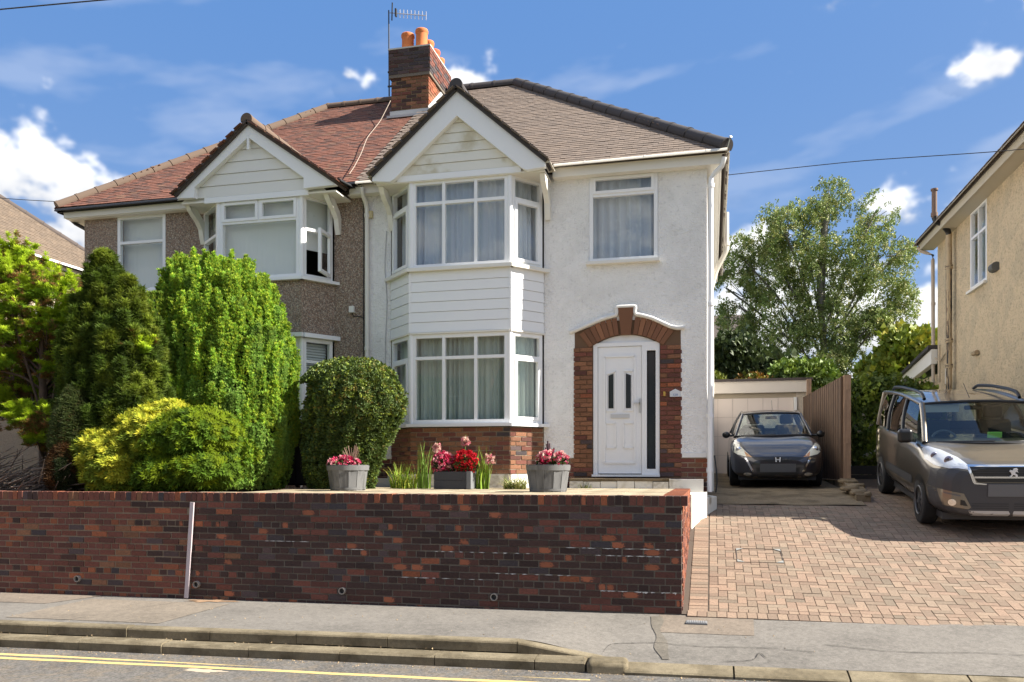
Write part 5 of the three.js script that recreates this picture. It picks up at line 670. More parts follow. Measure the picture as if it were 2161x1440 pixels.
wire([[0.26, 6.12, -4.6], [2.1, 5.98, -4.05], [4.04, 5.77, -3.5], [6, 5.7, -2.9]], 0.006, 'thin overhead wire leaving the white house corner to the right');
{ const b = thing('wheelie_bin', 'black wheeled rubbish bin with dark blue lid between the tall conifer and clipped bush', 'bin', [-6.32, 1.21, -3.3]), X = -6.32, Z = -3.3, y = 1.21, plastic = std([0.014, 0.014, 0.016], 0.5);
  const g = new RoundedBoxGeometry(0.56, 0.92, 0.66, 3, 0.04), p = g.attributes.position; for (let i = 0; i < p.count; i++) { const t = (p.getY(i) + 0.46) / 0.92, k = lerp(0.8, 1, t); p.setX(i, p.getX(i) * k); p.setZ(i, p.getZ(i) * k); } g.computeVertexNormals(); g.translate(X, y + 0.51, Z); part(b, 'body', metres(g), plastic);
  const l = new RoundedBoxGeometry(0.6, 0.07, 0.74, 3, 0.03); l.translate(X, y + 1.0, Z); part(b, 'lid', metres(l), std([0.022, 0.034, 0.06], 0.45)); for (const s of [-1, 1]) { const w = new THREE.CylinderGeometry(0.1, 0.1, 0.06, 16); w.rotateZ(Math.PI / 2); w.translate(X + s * 0.24, y + 0.1, Z - 0.28); part(b, 'wheel', w, M.black); } part(b, 'handle', stick(V(X - 0.25, y + 0.97, Z - 0.4), V(X + 0.25, y + 0.97, Z - 0.4), 0.018), plastic); part(b, 'rib', box(X - 0.06, X + 0.0, y + 0.1, y + 0.86, Z + 0.27, Z + 0.315), plastic); }
const tubGrey = speck(256, (u, v, q) => mul3(mix3([0.165, 0.165, 0.165], [0.10, 0.10, 0.10], smoothstep(woodGrain(u, (v * 0.25) % 1), 0.35, 0.7)), 0.85 + 0.3 * (q - 0.5)), 0.5);
function tub(x, z, label) {
  const t = thing('tub_planter', label, 'planter', [x, 1.215, z], 'grey half-barrel planters'), m = std([1, 1, 1], 0.8, { map: tubGrey }), n = 14, r0 = 0.235, r1 = 0.285, h = 0.36;
  for (let i = 0; i < n; i++) { const a0 = (i / n) * 2 * Math.PI + 0.012, a1 = ((i + 1) / n) * 2 * Math.PI - 0.012, P = (rr, a, y) => V(x + rr * Math.sin(a), 1.215 + y, z + rr * Math.cos(a)), j = 0.004 * ((i * 7) % 3), am = (a0 + a1) / 2; const pts = [P(r0 + j, a0, 0), P(r0 + j, a1, 0), P(r1 + j, a1, h), P(r1 + j, a0, h)]; part(t, 'stave', slab(pts, 0.025, V(-Math.sin(am), 0, -Math.cos(am))), m); }
  for (const [y0, y1, o] of [[0.285, 0.35, 0.012], [0.02, 0.05, 0.008]]) { const ra = lerp(r0, r1, y0 / h) + o, rb = lerp(r0, r1, y1 / h) + o, g = new THREE.CylinderGeometry(rb, ra, y1 - y0, 28, 1, true); g.translate(x, 1.215 + (y0 + y1) / 2, z); part(t, 'band', metres(g), m); }
  const s = new THREE.CircleGeometry(r1 - 0.02, 20); s.rotateX(-Math.PI / 2); s.translate(x, 1.215 + h - 0.05, z); part(t, 'soil', metres(s), M.soil); return t;
}
tub(-4.92, -1.9, 'grey half-barrel planter in front of the clipped bush'); tub(-2.08, -1.9, 'grey half-barrel planter before the door surround');
{ const t = thing('trough_planter', 'dark slate-grey wooden trough planter before the bay', 'planter', [-3.72, 1.215, -3.1]), m = std([0.045, 0.047, 0.052], 0.8, { bumpMap: speckBump, bumpScale: 0.003 }), x0 = -4.01, x1 = -3.44, z0 = -3.25, z1 = -2.92;
  for (let k = 0; k < 2; k++) part(t, 'front_board', box(x0, x1, 1.225 + k * 0.13, 1.35 + k * 0.13, z1 - 0.02, z1), m); for (const x of [x0, x1 - 0.02]) part(t, 'end_board', box(x + 0.0005, x + 0.0195, 1.225, 1.48, z0, z1 - 0.021), std([0.15, 0.155, 0.16], 0.8)); part(t, 'back_board', box(x0 + 0.021, x1 - 0.021, 1.225, 1.48, z0, z0 + 0.02), m); part(t, 'soil', box(x0 + 0.02, x1 - 0.02, 1.4, 1.44, z0 + 0.02, z1 - 0.021), M.soil); part(t, 'corner_strip', box(x1 - 0.06, x1 + 0.006, 1.225, 1.485, z1 + 0.001, z1 + 0.014), std([0.15, 0.155, 0.16], 0.8)); for (const x of [x0 + 0.08, x1 - 0.14]) part(t, 'foot', box(x, x + 0.06, 1.212, 1.225, z0 + 0.02, z1 - 0.02), m); }

// ---------------------------------------------------------------- planting
const leafMat = (k = 0.35, rough = 0.9, spec = 0.15) => new THREE.MeshPhysicalMaterial({ color: 0xffffff, roughness: rough, transmission: k, thickness: 0, specularIntensity: spec, side: THREE.DoubleSide });
const coniferMat = leafMat(0.42), broadMat = leafMat(0.36, 0.55, 0.5), petalMat = leafMat(0.35, 0.7), bladeMat = leafMat(0.35, 0.6);
function triangles(list) { const g = new THREE.BufferGeometry(); g.setAttribute('position', new THREE.Float32BufferAttribute(list.flat(2), 3)); g.computeVertexNormals(); g.setAttribute('uv', new THREE.Float32BufferAttribute(new Float32Array(list.length * 6), 2)); return g; }
// a conifer spray: thin blades fanning up from one point
function sprayShape(n, w, lean, seed) { const r = rng(seed), t = []; for (let i = 0; i < n; i++) { const a = i / n * 6.283 + r(), L = 0.7 + 0.4 * r(), le = lean * (0.5 + r()), d = [Math.cos(a), Math.sin(a)], p = [d[0] * le * L, L * (1 - 0.2 * le), d[1] * le * L], m = [p[0] * 0.5, p[1] * 0.5, p[2] * 0.5], s = [-d[1] * w, 0, d[0] * w]; const A = [0, 0, 0], B = [m[0] + s[0], m[1], m[2] + s[2]], C = [m[0] - s[0], m[1], m[2] - s[2]]; t.push([A, B, p], [A, p, C]); } return triangles(t); }
// a tuft of broad leaves
function tuftShape(n, len, wid, seed, spread = 1) { const r = rng(seed), t = [], q = new THREE.Quaternion(), e = new THREE.Euler(); for (let i = 0; i < n; i++) { e.set((r() - 0.5) * 2.6 * spread, r() * 6.28, (r() - 0.5) * 1.4 * spread); q.setFromEuler(e); const o = V((r() - 0.5), (r() - 0.5), (r() - 0.5)).multiplyScalar(0.9), P = (x, y, z) => V(x, y, z).applyQuaternion(q).add(o).toArray(), l = len * (0.7 + 0.6 * r()), w = wid * (0.8 + 0.4 * r()), a = P(0, 0, 0), b = P(-w, l * 0.45, 0.06), c = P(w, l * 0.45, 0.06), d = P(0, l, -0.05); t.push([a, c, b], [b, c, d]); } return triangles(t); }
const UPV = V(0, 1, 0);
function foliage(parent, name, geo, mtl, n, fn, seed) {
  const r = rng(seed), b = baseOf.get(parent), mats = [], cols = [], q = new THREE.Quaternion(), roll = new THREE.Quaternion(), m = new THREE.Matrix4();
  for (let i = 0; i < n; i++) { const o = fn(r, i); if (!o) continue; q.setFromUnitVectors(UPV, o.d.normalize()); roll.setFromAxisAngle(UPV, r() * 6.283); q.multiply(roll); const s = o.s; m.compose(o.p.sub(b), q, V(s * (o.fat ?? 1), s, s * (o.fat ?? 1))); mats.push(m.clone()); cols.push(o.c); }
  const im = new THREE.InstancedMesh(geo, mtl, mats.length); const c = new THREE.Color(); mats.forEach((k, i) => { im.setMatrixAt(i, k); im.setColorAt(i, c.setRGB(cols[i][0], cols[i][1], cols[i][2])); }); im.name = name; im.userData = { kind: 'stuff' }; im.castShadow = im.receiveShadow = true; baseOf.set(im, b); parent.add(im); return im;
}
const n3a = createNoise3D(rng(901)), n3b = createNoise3D(rng(902));
const jitter = (c, k, r) => { const j = 1 + (r() - 0.5) * k; return [c[0] * j * (1 + (r() - 0.5) * 0.15), c[1] * j, c[2] * j]; };

function profile(table, h) { for (let i = 1; i < table.length; i++) if (h <= table[i][0]) { const t = (h - table[i - 1][0]) / (table[i][0] - table[i - 1][0]); return lerp(table[i - 1][1], table[i][1], t); } return table[table.length - 1][1]; }
// a dense conifer: plumes rising over a rounded body
function plumeTree(o) {
  const t = thing(o.name, o.label, o.category ?? 'conifer', [o.x, o.y, o.z], o.group), R = o.R, RZq = o.RZ ?? R;
  const lump = (a, h) => 1 + o.lump * n3a(Math.cos(a) * o.freq, h * o.vfreq, Math.sin(a) * o.freq + o.x) + o.lump * 0.55 * n3b(Math.cos(a) * o.freq * 2.3, h * o.vfreq * 2, Math.sin(a) * o.freq * 2.3);
  const P = (a, h, k) => { const pr = profile(o.profile, h) * lump(a, h) * k; return V(o.x + R * pr * Math.cos(a) + (o.bend ? o.bend(h) : 0), o.y + o.h * h, o.z + RZq * pr * Math.sin(a)); };
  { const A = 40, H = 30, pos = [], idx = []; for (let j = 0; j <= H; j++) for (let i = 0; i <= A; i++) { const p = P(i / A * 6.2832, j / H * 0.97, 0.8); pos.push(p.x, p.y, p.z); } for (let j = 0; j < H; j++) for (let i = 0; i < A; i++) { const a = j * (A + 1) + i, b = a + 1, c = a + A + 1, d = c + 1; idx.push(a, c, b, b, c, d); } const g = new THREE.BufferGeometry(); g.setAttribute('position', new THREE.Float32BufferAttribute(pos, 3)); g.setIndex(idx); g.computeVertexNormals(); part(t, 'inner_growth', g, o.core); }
  part(t, 'trunk', stick(V(o.x, o.y - 0.05, o.z), V(o.x, o.y + o.h * 0.5, o.z), 0.07, 0.03), M.bark);
  const pr0 = rng(o.seed + 500), plumes = []; while (o.plumes && plumes.length < o.plumes[0]) { const h = pr0() * 0.97, a = pr0() * 6.2832; if (pr0() > profile(o.profile, h) * 0.8 + 0.2 || (Math.sin(a) < -0.5 && pr0() < 0.6)) continue; plumes.push([a, h, 0.7 + 0.6 * pr0(), pr0()]); }
  foliage(t, 'crown', o.shape, coniferMat, o.n, (r) => {
    if (o.plumes && r() < 0.72) { const [a, h, k, w] = plumes[(r() * plumes.length) | 0], [, len, rad0] = o.plumes, q = r(), out = V(Math.cos(a), 0, Math.sin(a)), c = P(a, h, 0.93), sh = 0.35 + 0.65 * profile(o.profile, h), rr = rad0 * k * sh * (1 - 0.75 * q) * Math.sqrt(r()), b = r() * 6.2832, p = c.add(V(out.x * (0.02 + 0.07 * q) * sh + Math.cos(b) * rr, len * k * q * sh - len * 0.2, out.z * (0.02 + 0.07 * q) * sh + Math.sin(b) * rr)), e = o.tint(h, a, n3b(p.x * 2.5, p.y * 1.6, p.z * 2.5), r, w); if (p.y < 1.2) return null; return { p, d: V(Math.cos(b) * 0.45 + out.x * 0.2, 1, Math.sin(b) * 0.45 + out.z * 0.2), s: o.size * (0.6 + 0.6 * r()), c: jitter(mul3(e, 0.75 + 0.5 * w), 0.4, r) }; }
    let h = Math.pow(r(), 0.9); if (h > 0.985) h = 0.985; const pr = profile(o.profile, h); if (r() > pr * 0.85 + 0.22) return null; const a = r() * 6.2832, depth = 0.8 + 0.2 * Math.sqrt(r()), p = P(a, h, depth);
    if (p.z < o.z - RZq * 0.45 && r() < 0.5) return null; const out = V(Math.cos(a), 0, Math.sin(a)); const e = o.tint(h, a, n3b(p.x * 2.5, p.y * 1.6, p.z * 2.5), r, depth);
    return { p, d: V(out.x * o.lean + (r() - 0.5) * 0.5, 1, out.z * o.lean + (r() - 0.5) * 0.5), s: o.size * (0.65 + 0.7 * r()), c: jitter(e, 0.45, r) };
  }, o.seed);
  return t;
}
const sprayA = sprayShape(6, 0.13, 0.55, 3), sprayB = sprayShape(7, 0.10, 0.95, 4), sprayC = sprayShape(6, 0.16, 1.15, 5);
const dome = [[0, 0.82], [0.1, 0.94], [0.3, 1.0], [0.6, 1.0], [0.78, 0.93], [0.88, 0.8], [0.95, 0.58], [1, 0.2]], cone = [[0, 0.8], [0.12, 0.95], [0.35, 1], [0.55, 0.84], [0.75, 0.55], [0.9, 0.28], [1, 0.06]], egg = [[0, 0.7], [0.25, 1], [0.55, 0.92], [0.8, 0.6], [0.93, 0.32], [1, 0.08]];
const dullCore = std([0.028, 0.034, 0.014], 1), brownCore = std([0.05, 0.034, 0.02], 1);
plumeTree({ name: 'cypress', label: 'huge rounded bright green conifer hiding the grey house bay', plumes: [1250, 0.3, 0.06], x: -7.2, y: 1.2, z: -2.55, h: 3.56, R: 1.0, RZ: 0.92, lump: 0.09, freq: 3.4, vfreq: 6.5, profile: [[0, 0.84], [0.1, 0.95], [0.3, 1.02], [0.55, 1.0], [0.7, 0.95], [0.8, 0.86], [0.88, 0.73], [0.95, 0.54], [1, 0.25]], core: dullCore, shape: sprayA, n: 175000, lean: 0.28, size: 0.047, seed: 11, bend: (h) => (h > 0.5 ? -(h - 0.5) * 0.55 : 0),
  tint: (h, a, n, r) => { const blue = smoothstep(n + (0.55 - h), 0.1, 0.6); return mix3(r() < 0.42 ? [0.44, 0.54, 0.06] : [0.26, 0.42, 0.055], [0.23, 0.38, 0.09], blue * 0.7); } });
plumeTree({ name: 'cypress', label: 'slender bright green conifer shoot between the dark conifer and the huge rounded one', plumes: [120, 0.32, 0.065], x: -7.85, y: 1.2, z: -1.7, h: 2.9, R: 0.36, lump: 0.14, freq: 2.4, vfreq: 1.8, profile: cone, core: dullCore, shape: sprayA, n: 22000, lean: 0.35, size: 0.055, seed: 12, tint: (h, a, n, r) => (r() < 0.3 ? [0.32, 0.38, 0.05] : [0.18, 0.28, 0.04]) });
plumeTree({ name: 'yew', label: 'dark green pointed conifer with tallest tip left of the huge rounded one', plumes: [190, 0.36, 0.085], x: -8.32, y: 1.2, z: -1.25, h: 3.42, R: 0.55, lump: 0.22, freq: 1.9, vfreq: 5, profile: cone, core: dullCore, shape: sprayB, n: 42000, lean: 0.45, size: 0.062, seed: 13, tint: (h, a, n, r) => mix3([0.10, 0.15, 0.02], [0.20, 0.25, 0.03], smoothstep(n, -0.2, 0.6)) });
plumeTree({ name: 'yew', label: 'dark green rounded conifer leaning against the pointed dark one', plumes: [170, 0.34, 0.085], x: -7.84, y: 1.2, z: -1.1, h: 3.0, R: 0.52, lump: 0.22, freq: 1.9, vfreq: 5, profile: cone, core: dullCore, shape: sprayB, n: 38000, lean: 0.45, size: 0.062, seed: 14, tint: (h, a, n, r) => mix3([0.10, 0.155, 0.022], [0.21, 0.26, 0.03], smoothstep(n, -0.2, 0.6)) });
plumeTree({ name: 'dwarf_conifer', label: 'small grey-green egg-shaped conifer left of the golden shrub', x: -8.26, y: 1.55, z: -0.6, h: 1.08, R: 0.29, lump: 0.08, freq: 2, vfreq: 2, profile: egg, core: dullCore, shape: sprayB, n: 9000, lean: 0.4, size: 0.045, seed: 15, tint: (h, a, n, r) => (r() < 0.1 ? [0.11, 0.08, 0.03] : [0.11, 0.145, 0.045]) });
plumeTree({ name: 'dwarf_conifer', label: 'browning dwarf conifer at the wall top below the egg-shaped one', x: -8.22, y: 1.18, z: -0.45, h: 0.78, R: 0.26, lump: 0.1, freq: 2, vfreq: 2, profile: egg, core: brownCore, shape: sprayB, n: 7500, lean: 0.4, size: 0.042, seed: 16, tint: (h, a, n, r) => (n > 0.05 || (h > 0.6 && r() < 0.6) ? [0.145, 0.075, 0.03] : [0.06, 0.082, 0.03]) });
// low spreading shrubs made of overlapping mounds
function moundShrub(o) {
  const t = thing(o.name, o.label, 'shrub', [o.mounds[0][0], 1.2, o.mounds[0][2]]);
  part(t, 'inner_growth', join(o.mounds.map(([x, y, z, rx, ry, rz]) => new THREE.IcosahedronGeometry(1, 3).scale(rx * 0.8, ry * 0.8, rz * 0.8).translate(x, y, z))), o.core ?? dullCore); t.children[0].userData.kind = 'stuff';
  part(t, 'stem', stick(V(o.mounds[0][0], 1.15, o.mounds[0][2]), V(o.mounds[0][0], o.mounds[0][1], o.mounds[0][2]), 0.04, 0.02), M.bark);
  const tot = o.mounds.reduce((s, m) => s + m[3] * m[4], 0);
  foliage(t, 'foliage', o.shape, o.mtl ?? coniferMat, o.n, (r) => { let k = r() * tot, m = o.mounds[0]; for (const q of o.mounds) { k -= q[3] * q[4]; m = q; if (k < 0) break; } const d = V(r() * 2 - 1, r() * 2 - 1, r() * 2 - 1); if (d.lengthSq() > 1 || d.lengthSq() < 0.02) return null; d.normalize(); const l = 1 + o.lump * n3a(d.x * 2.4 + m[0], d.y * 2.4 * (o.layer ?? 1), d.z * 2.4 + m[2] * 3), dep = 0.82 + 0.22 * Math.sqrt(r()), p = V(m[0] + d.x * m[3] * l * dep, m[1] + d.y * m[4] * l * dep, m[2] + d.z * m[5] * l * dep); if (p.y < 1.2) return null; return { p, d: V(d.x * o.lean + (r() - 0.5) * 0.6, (o.up ?? 0.6) + d.y * 0.5, d.z * o.lean + (r() - 0.5) * 0.6), s: o.size * (0.6 + 0.8 * r()), c: jitter(o.tint(d, n3b(p.x * 4, p.y * 4, p.z * 4), r, m), 0.4, r) }; }, o.seed);
}
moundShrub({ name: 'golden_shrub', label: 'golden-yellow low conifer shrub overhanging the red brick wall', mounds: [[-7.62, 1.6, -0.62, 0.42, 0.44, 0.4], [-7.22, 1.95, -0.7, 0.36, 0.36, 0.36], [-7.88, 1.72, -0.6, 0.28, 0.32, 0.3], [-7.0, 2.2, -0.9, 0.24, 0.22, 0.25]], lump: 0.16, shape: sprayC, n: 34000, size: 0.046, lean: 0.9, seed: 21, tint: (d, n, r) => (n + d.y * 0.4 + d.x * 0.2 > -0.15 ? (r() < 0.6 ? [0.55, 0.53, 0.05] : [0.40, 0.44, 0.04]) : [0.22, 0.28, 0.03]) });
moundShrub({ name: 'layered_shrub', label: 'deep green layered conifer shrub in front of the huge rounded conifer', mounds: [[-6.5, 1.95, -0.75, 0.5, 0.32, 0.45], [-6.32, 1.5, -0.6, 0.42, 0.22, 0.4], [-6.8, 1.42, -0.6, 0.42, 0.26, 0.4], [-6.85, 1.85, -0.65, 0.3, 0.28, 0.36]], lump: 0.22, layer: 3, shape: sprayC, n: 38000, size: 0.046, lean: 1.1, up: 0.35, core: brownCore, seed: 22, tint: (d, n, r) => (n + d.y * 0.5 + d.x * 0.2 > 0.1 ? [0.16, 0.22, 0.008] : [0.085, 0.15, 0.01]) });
// the loose juniper at the left: bare limbs with tufts at their ends
{ const t = thing('juniper', 'loose ragged conifer with bare trunk and browning tufts at the left edge', 'conifer', [-9.55, 1.2, -1.45]), r = rng(31);
  const tufts = [[-10.19, 4.7, -1.6, 0.26], [-9.93, 4.25, -1.2, 0.3], [-9.8, 4.4, -1.5, 0.28], [-9.37, 4.02, -1.2, 0.32], [-9.44, 4.2, -1.6, 0.26], [-9.77, 3.8, -1.1, 0.3], [-9.04, 3.68, -1.3, 0.34], [-8.81, 3.55, -1.4, 0.26], [-9.25, 3.5, -1.2, 0.3], [-9.95, 3.4, -1.1, 0.3], [-9.79, 3.15, -1.3, 0.24], [-8.4, 3.05, -1.1, 0.25], [-8.2, 3.22, -1.2, 0.24], [-7.55, 3.1, -0.95, 0.2], [-9.1, 2.95, -1.3, 0.24], [-10.05, 3.0, -1.2, 0.28], [-8.78, 2.08, -0.65, 0.24], [-9.15, 2.18, -0.75, 0.22], [-9.2, 3.95, -1.8, 0.28], [-10.3, 3.6, -1.7, 0.34], [-8.9, 1.9, -0.7, 0.18], [-10.4, 4.3, -1.9, 0.32], [-10.3, 2.4, -1.2, 0.3]]; for (let i = 0; i < 22; i++) tufts.push([-10.5 + 2.0 * r(), 2.3 + 2.0 * r() * (0.4 + 0.6 * r()), -2.3 + 0.7 * r(), 0.24 + 0.12 * r()]);
  const limb = [tube([[-9.55, 1.15, -1.45], [-9.53, 2.2, -1.42], [-9.5, 3.1, -1.4], [-9.58, 3.9, -1.45], [-9.7, 4.4, -1.5]], 0.06, 8, 20)]; for (const [x, y, z] of tufts) { const y0 = Math.min(y - 0.25, 1.7 + r() * 2.2); if (x < -8.0) limb.push(tube([[-9.53, Math.max(1.5, y0), -1.43], [lerp(-9.53, x, 0.5), lerp(y0, y, 0.45) + 0.05, lerp(-1.43, z, 0.5)], [x, y - 0.05, z]], 0.02, 5, 8)); for (let k = 0; k < 5; k++) limb.push(tube([[lerp(-9.53, x, 0.7), y - 0.2 + r() * 0.1, lerp(-1.43, z, 0.7)], [x + (r() - 0.5) * 0.35, y + (r() - 0.5) * 0.4, z + (r() - 0.5) * 0.3]], 0.008, 4, 3)); }
  part(t, 'trunk', join(limb), M.bark);
  const spurs = [...Array(26)].map(() => V(r() * 2 - 1, r() * 1.5 - 0.45, r() * 2 - 1).normalize());
  foliage(t, 'crown', sprayB, coniferMat, 120000, (q, i) => { const k = tufts[(q() * tufts.length) | 0], sp = spurs[(q() * spurs.length) | 0], along = q(), d = sp.clone().multiplyScalar(0.25 + 0.8 * along).add(V((q() - 0.5), (q() - 0.5), (q() - 0.5)).multiplyScalar(0.5 * (1.1 - along))); const rag = 1 + 0.45 * n3a(k[0] * 3 + d.x * 2.2, d.y * 2.2, d.z * 2.2 + k[1] * 5); const p = V(k[0] + d.x * k[3] * 1.1 * rag, k[1] + d.y * k[3] * 1.25 * rag, k[2] + d.z * k[3] * rag), n = n3b(p.x * 2.2, p.y * 2.2, p.z * 2.2), brown = d.y < -0.2 || n < -0.34; if (brown && q() < 0.35) return null; return { p, d: V(d.x * 0.6, 1.1 + d.y * 0.4, d.z * 0.6), s: 0.04 * (0.6 + 0.8 * q()), c: jitter(brown ? (q() < 0.55 ? [0.30, 0.15, 0.055] : [0.16, 0.19, 0.03]) : d.y > 0.1 ? [0.42, 0.54, 0.03] : [0.26, 0.40, 0.03], 0.4, q) }; }, 32); }
// dead brushwood behind the wall at the left
{ const t = thing('brushwood', 'tangle of dead grey-brown twigs on the wall top at far left', 'brushwood', [-9.2, 1.2, -0.6]), r = rng(41), a = []; for (let i = 0; i < 420; i++) { const x = -10.6 + 2.4 * r(), y = 1.2 + 0.55 * r() * r(), z = -0.95 + 0.75 * r(), L = 0.25 + 0.5 * r(), th = (r() - 0.5) * 1.3, ph = (r() - 0.5) * 2.2; a.push(stick(V(x, y, z), V(x + L * Math.cos(th) * Math.cos(ph), y + L * Math.sin(Math.abs(th)) * 0.8, z + 0.5 * L * Math.sin(ph)), 0.007 + 0.006 * r(), 0.003, 4)); } part(t, 'twigs', join(a), std([0.15, 0.115, 0.09], 1)).userData.kind = 'stuff'; }
// clipped bush beside the white house
{ const t = thing('clipped_bush', 'clipped glossy green bush, top-heavy, between the bin and the white bay', 'bush', [-5.45, 1.2, -2.9]), cx = (h) => -5.5 + 0.24 * smoothstep(h, 0.1, 0.7), RR = (h) => h < 0.62 ? lerp(0.44, 0.72, Math.pow(h / 0.62, 0.9)) : 0.72 * Math.pow(1 - Math.pow((h - 0.62) / 0.40, 2.6), 0.5);
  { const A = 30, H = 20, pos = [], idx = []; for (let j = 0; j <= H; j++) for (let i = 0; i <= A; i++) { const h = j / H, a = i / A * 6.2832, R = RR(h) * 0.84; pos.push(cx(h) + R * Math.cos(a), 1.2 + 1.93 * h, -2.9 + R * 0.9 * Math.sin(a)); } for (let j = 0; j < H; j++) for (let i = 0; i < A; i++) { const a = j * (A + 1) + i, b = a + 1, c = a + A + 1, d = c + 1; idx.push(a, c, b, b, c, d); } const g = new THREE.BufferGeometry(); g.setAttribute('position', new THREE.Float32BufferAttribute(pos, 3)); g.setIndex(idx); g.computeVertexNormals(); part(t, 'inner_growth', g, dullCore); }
  part(t, 'stem', stick(V(-5.48, 1.15, -2.9), V(-5.4, 2.2, -2.9), 0.05, 0.03), M.bark);
  foliage(t, 'leaves', tuftShape(5, 1.1, 0.36, 51), broadMat, 26000, (r) => { const h = r(), a = r() * 6.2832, k = 0.82 + 0.22 * Math.sqrt(r()), l = 1 + 0.1 * n3a(Math.cos(a) * 3, h * 4, Math.sin(a) * 3); let R = RR(Math.min(h, 0.99)) * k * l, y = 1.22 + 1.93 * h; if (r() < 0.2) { const q = Math.sqrt(r()) * 0.9; R = 0.68 * q; y = 1.2 + 1.93 * (0.62 + 0.40 * Math.pow(1 - Math.pow(q * 0.97, 2), 0.385)) * (0.985 + 0.02 * r()); } const p = V(cx(h) + R * Math.cos(a), y, -2.9 + R * 0.9 * Math.sin(a)); const young = h > 0.55 ? 0.3 : 0.1; return { p, d: V(Math.cos(a) * 0.7, 0.5, Math.sin(a) * 0.7), s: 0.038 * (0.7 + 0.6 * r()), c: jitter(r() < young ? (r() < 0.25 ? [0.24, 0.20, 0.04] : [0.25, 0.31, 0.04]) : [0.10, 0.15, 0.032], 0.5, r) }; }, 52); }
// grass-like plants
function bladeClump(name, label, x, z, o) {
  const t = thing(name, label, 'plant', [x, 1.2, z]), r = rng(o.seed), tr = [], cols = []; for (let i = 0; i < o.n; i++) { const a = r() * 6.283, R0 = o.r * Math.sqrt(r()), bx = x + R0 * Math.cos(a), bz = z + R0 * 0.6 * Math.sin(a), L = o.h * (0.5 + 0.6 * r()), b = r() * 6.283, le = o.lean * (0.3 + r()), w = o.w * (0.7 + 0.6 * r()), c = jitter(o.tint(r), 0.4, r), N = 4; let pl = null; for (let k = 0; k <= N; k++) { const s = k / N, bend = le * s * s * L, X = bx + Math.cos(b) * bend, Zz = bz + Math.sin(b) * bend, Yy = 1.2 + L * (s - (o.droop ?? 0) * s * s * le), ww = w * (1 - s * s * 0.95), P = [[X - Math.sin(b) * ww, Yy, Zz + Math.cos(b) * ww], [X + Math.sin(b) * ww, Yy, Zz - Math.cos(b) * ww]]; if (pl) { tr.push([pl[0], pl[1], P[1]], [pl[0], P[1], P[0]]); for (let q = 0; q < 6; q++) cols.push(...c); } pl = P; } }
  const g = triangles(tr); g.setAttribute('color', new THREE.Float32BufferAttribute(cols, 3)); const m = bladeMat.clone(); m.vertexColors = true; part(t, 'blades', g, m).userData.kind = 'stuff'; return t;
}
bladeClump('grass_clump', 'bright green strappy clump before the left of the bay', -4.62, -3.3, { n: 150, r: 0.22, h: 0.45, lean: 0.6, w: 0.008, seed: 61, droop: 0.4, tint: (r) => (r() < 0.35 ? [0.40, 0.42, 0.07] : [0.22, 0.34, 0.045]) });
bladeClump('gladiolus_leaves', 'upright sword leaves rising behind the bright strappy clump', -4.32, -3.35, { n: 26, r: 0.12, h: 0.72, lean: 0.18, w: 0.014, seed: 62, tint: () => [0.2, 0.3, 0.06] });
bladeClump('gladiolus_leaves', 'upright sword leaves right of the dark trough', -3.32, -3.2, { n: 34, r: 0.12, h: 0.62, lean: 0.2, w: 0.014, seed: 63, tint: () => [0.24, 0.35, 0.05] });
bladeClump('variegated_grass', 'low cream-striped grass left of the right tub', -2.86, -3.3, { n: 240, r: 0.17, h: 0.34, lean: 1.1, w: 0.006, droop: 0.55, seed: 64, tint: (r) => (r() < 0.45 ? [0.48, 0.44, 0.22] : [0.2, 0.25, 0.06]) });
bladeClump('brown_grass', 'small browned tuft between the left tub and the white bay', -5.2, -3.3, { n: 60, r: 0.1, h: 0.34, lean: 0.9, w: 0.007, droop: 0.4, seed: 65, tint: (r) => (r() < 0.5 ? [0.22, 0.11, 0.05] : [0.16, 0.17, 0.04]) });
bladeClump('door_tuft', 'short grass tufts at the foot of the door step', -1.9, -4.05, { n: 40, r: 0.12, h: 0.12, lean: 0.8, w: 0.004, seed: 66, tint: () => [0.12, 0.14, 0.03] });
// flowers: petals gathered in heads over leaves
const petalShape = tuftShape(6, 0.9, 0.5, 71, 1.2), smallLeaf = tuftShape(4, 1.1, 0.4, 72);
function flowerMass(name, label, x, y, z, rx, ry, rz, n, tints, seed, leafTint = [0.06, 0.09, 0.02]) { const t = thing(name, label, 'flowers', [x, y - ry, z]); foliage(t, 'leaves', smallLeaf, broadMat, (n * 0.7) | 0, (r) => { const d = V(r() * 2 - 1, r() * 1.6 - 1, r() * 2 - 1); if (d.lengthSq() > 1) return null; return { p: V(x + d.x * rx, y + d.y * ry * 0.8 - 0.02, z + d.z * rz), d: V(d.x, 0.7, d.z), s: 0.045, c: jitter(leafTint, 0.5, r) }; }, seed); foliage(t, 'blooms', petalShape, petalMat, n, (r) => { const d = V(r() * 2 - 1, r() * 1.7 - 0.7, r() * 2 - 1); if (d.lengthSq() > 1) return null; const l = 0.75 + 0.3 * r(); d.normalize(); return { p: V(x + d.x * rx * l, y + d.y * ry * l, z + d.z * rz * l), d: V(d.x, 0.5 + d.y, d.z), s: 0.034 * (0.7 + 0.6 * r()), c: jitter(tints[(r() * tints.length) | 0], 0.35, r) }; }, seed + 1); return t; }
const pinks = [[0.55, 0.05, 0.13], [0.62, 0.13, 0.22], [0.45, 0.02, 0.07], [0.66, 0.30, 0.33]], reds = [[0.50, 0.012, 0.02], [0.62, 0.03, 0.05], [0.38, 0.008, 0.015]], pales = [[0.66, 0.36, 0.34], [0.60, 0.22, 0.26], [0.68, 0.5, 0.42]];
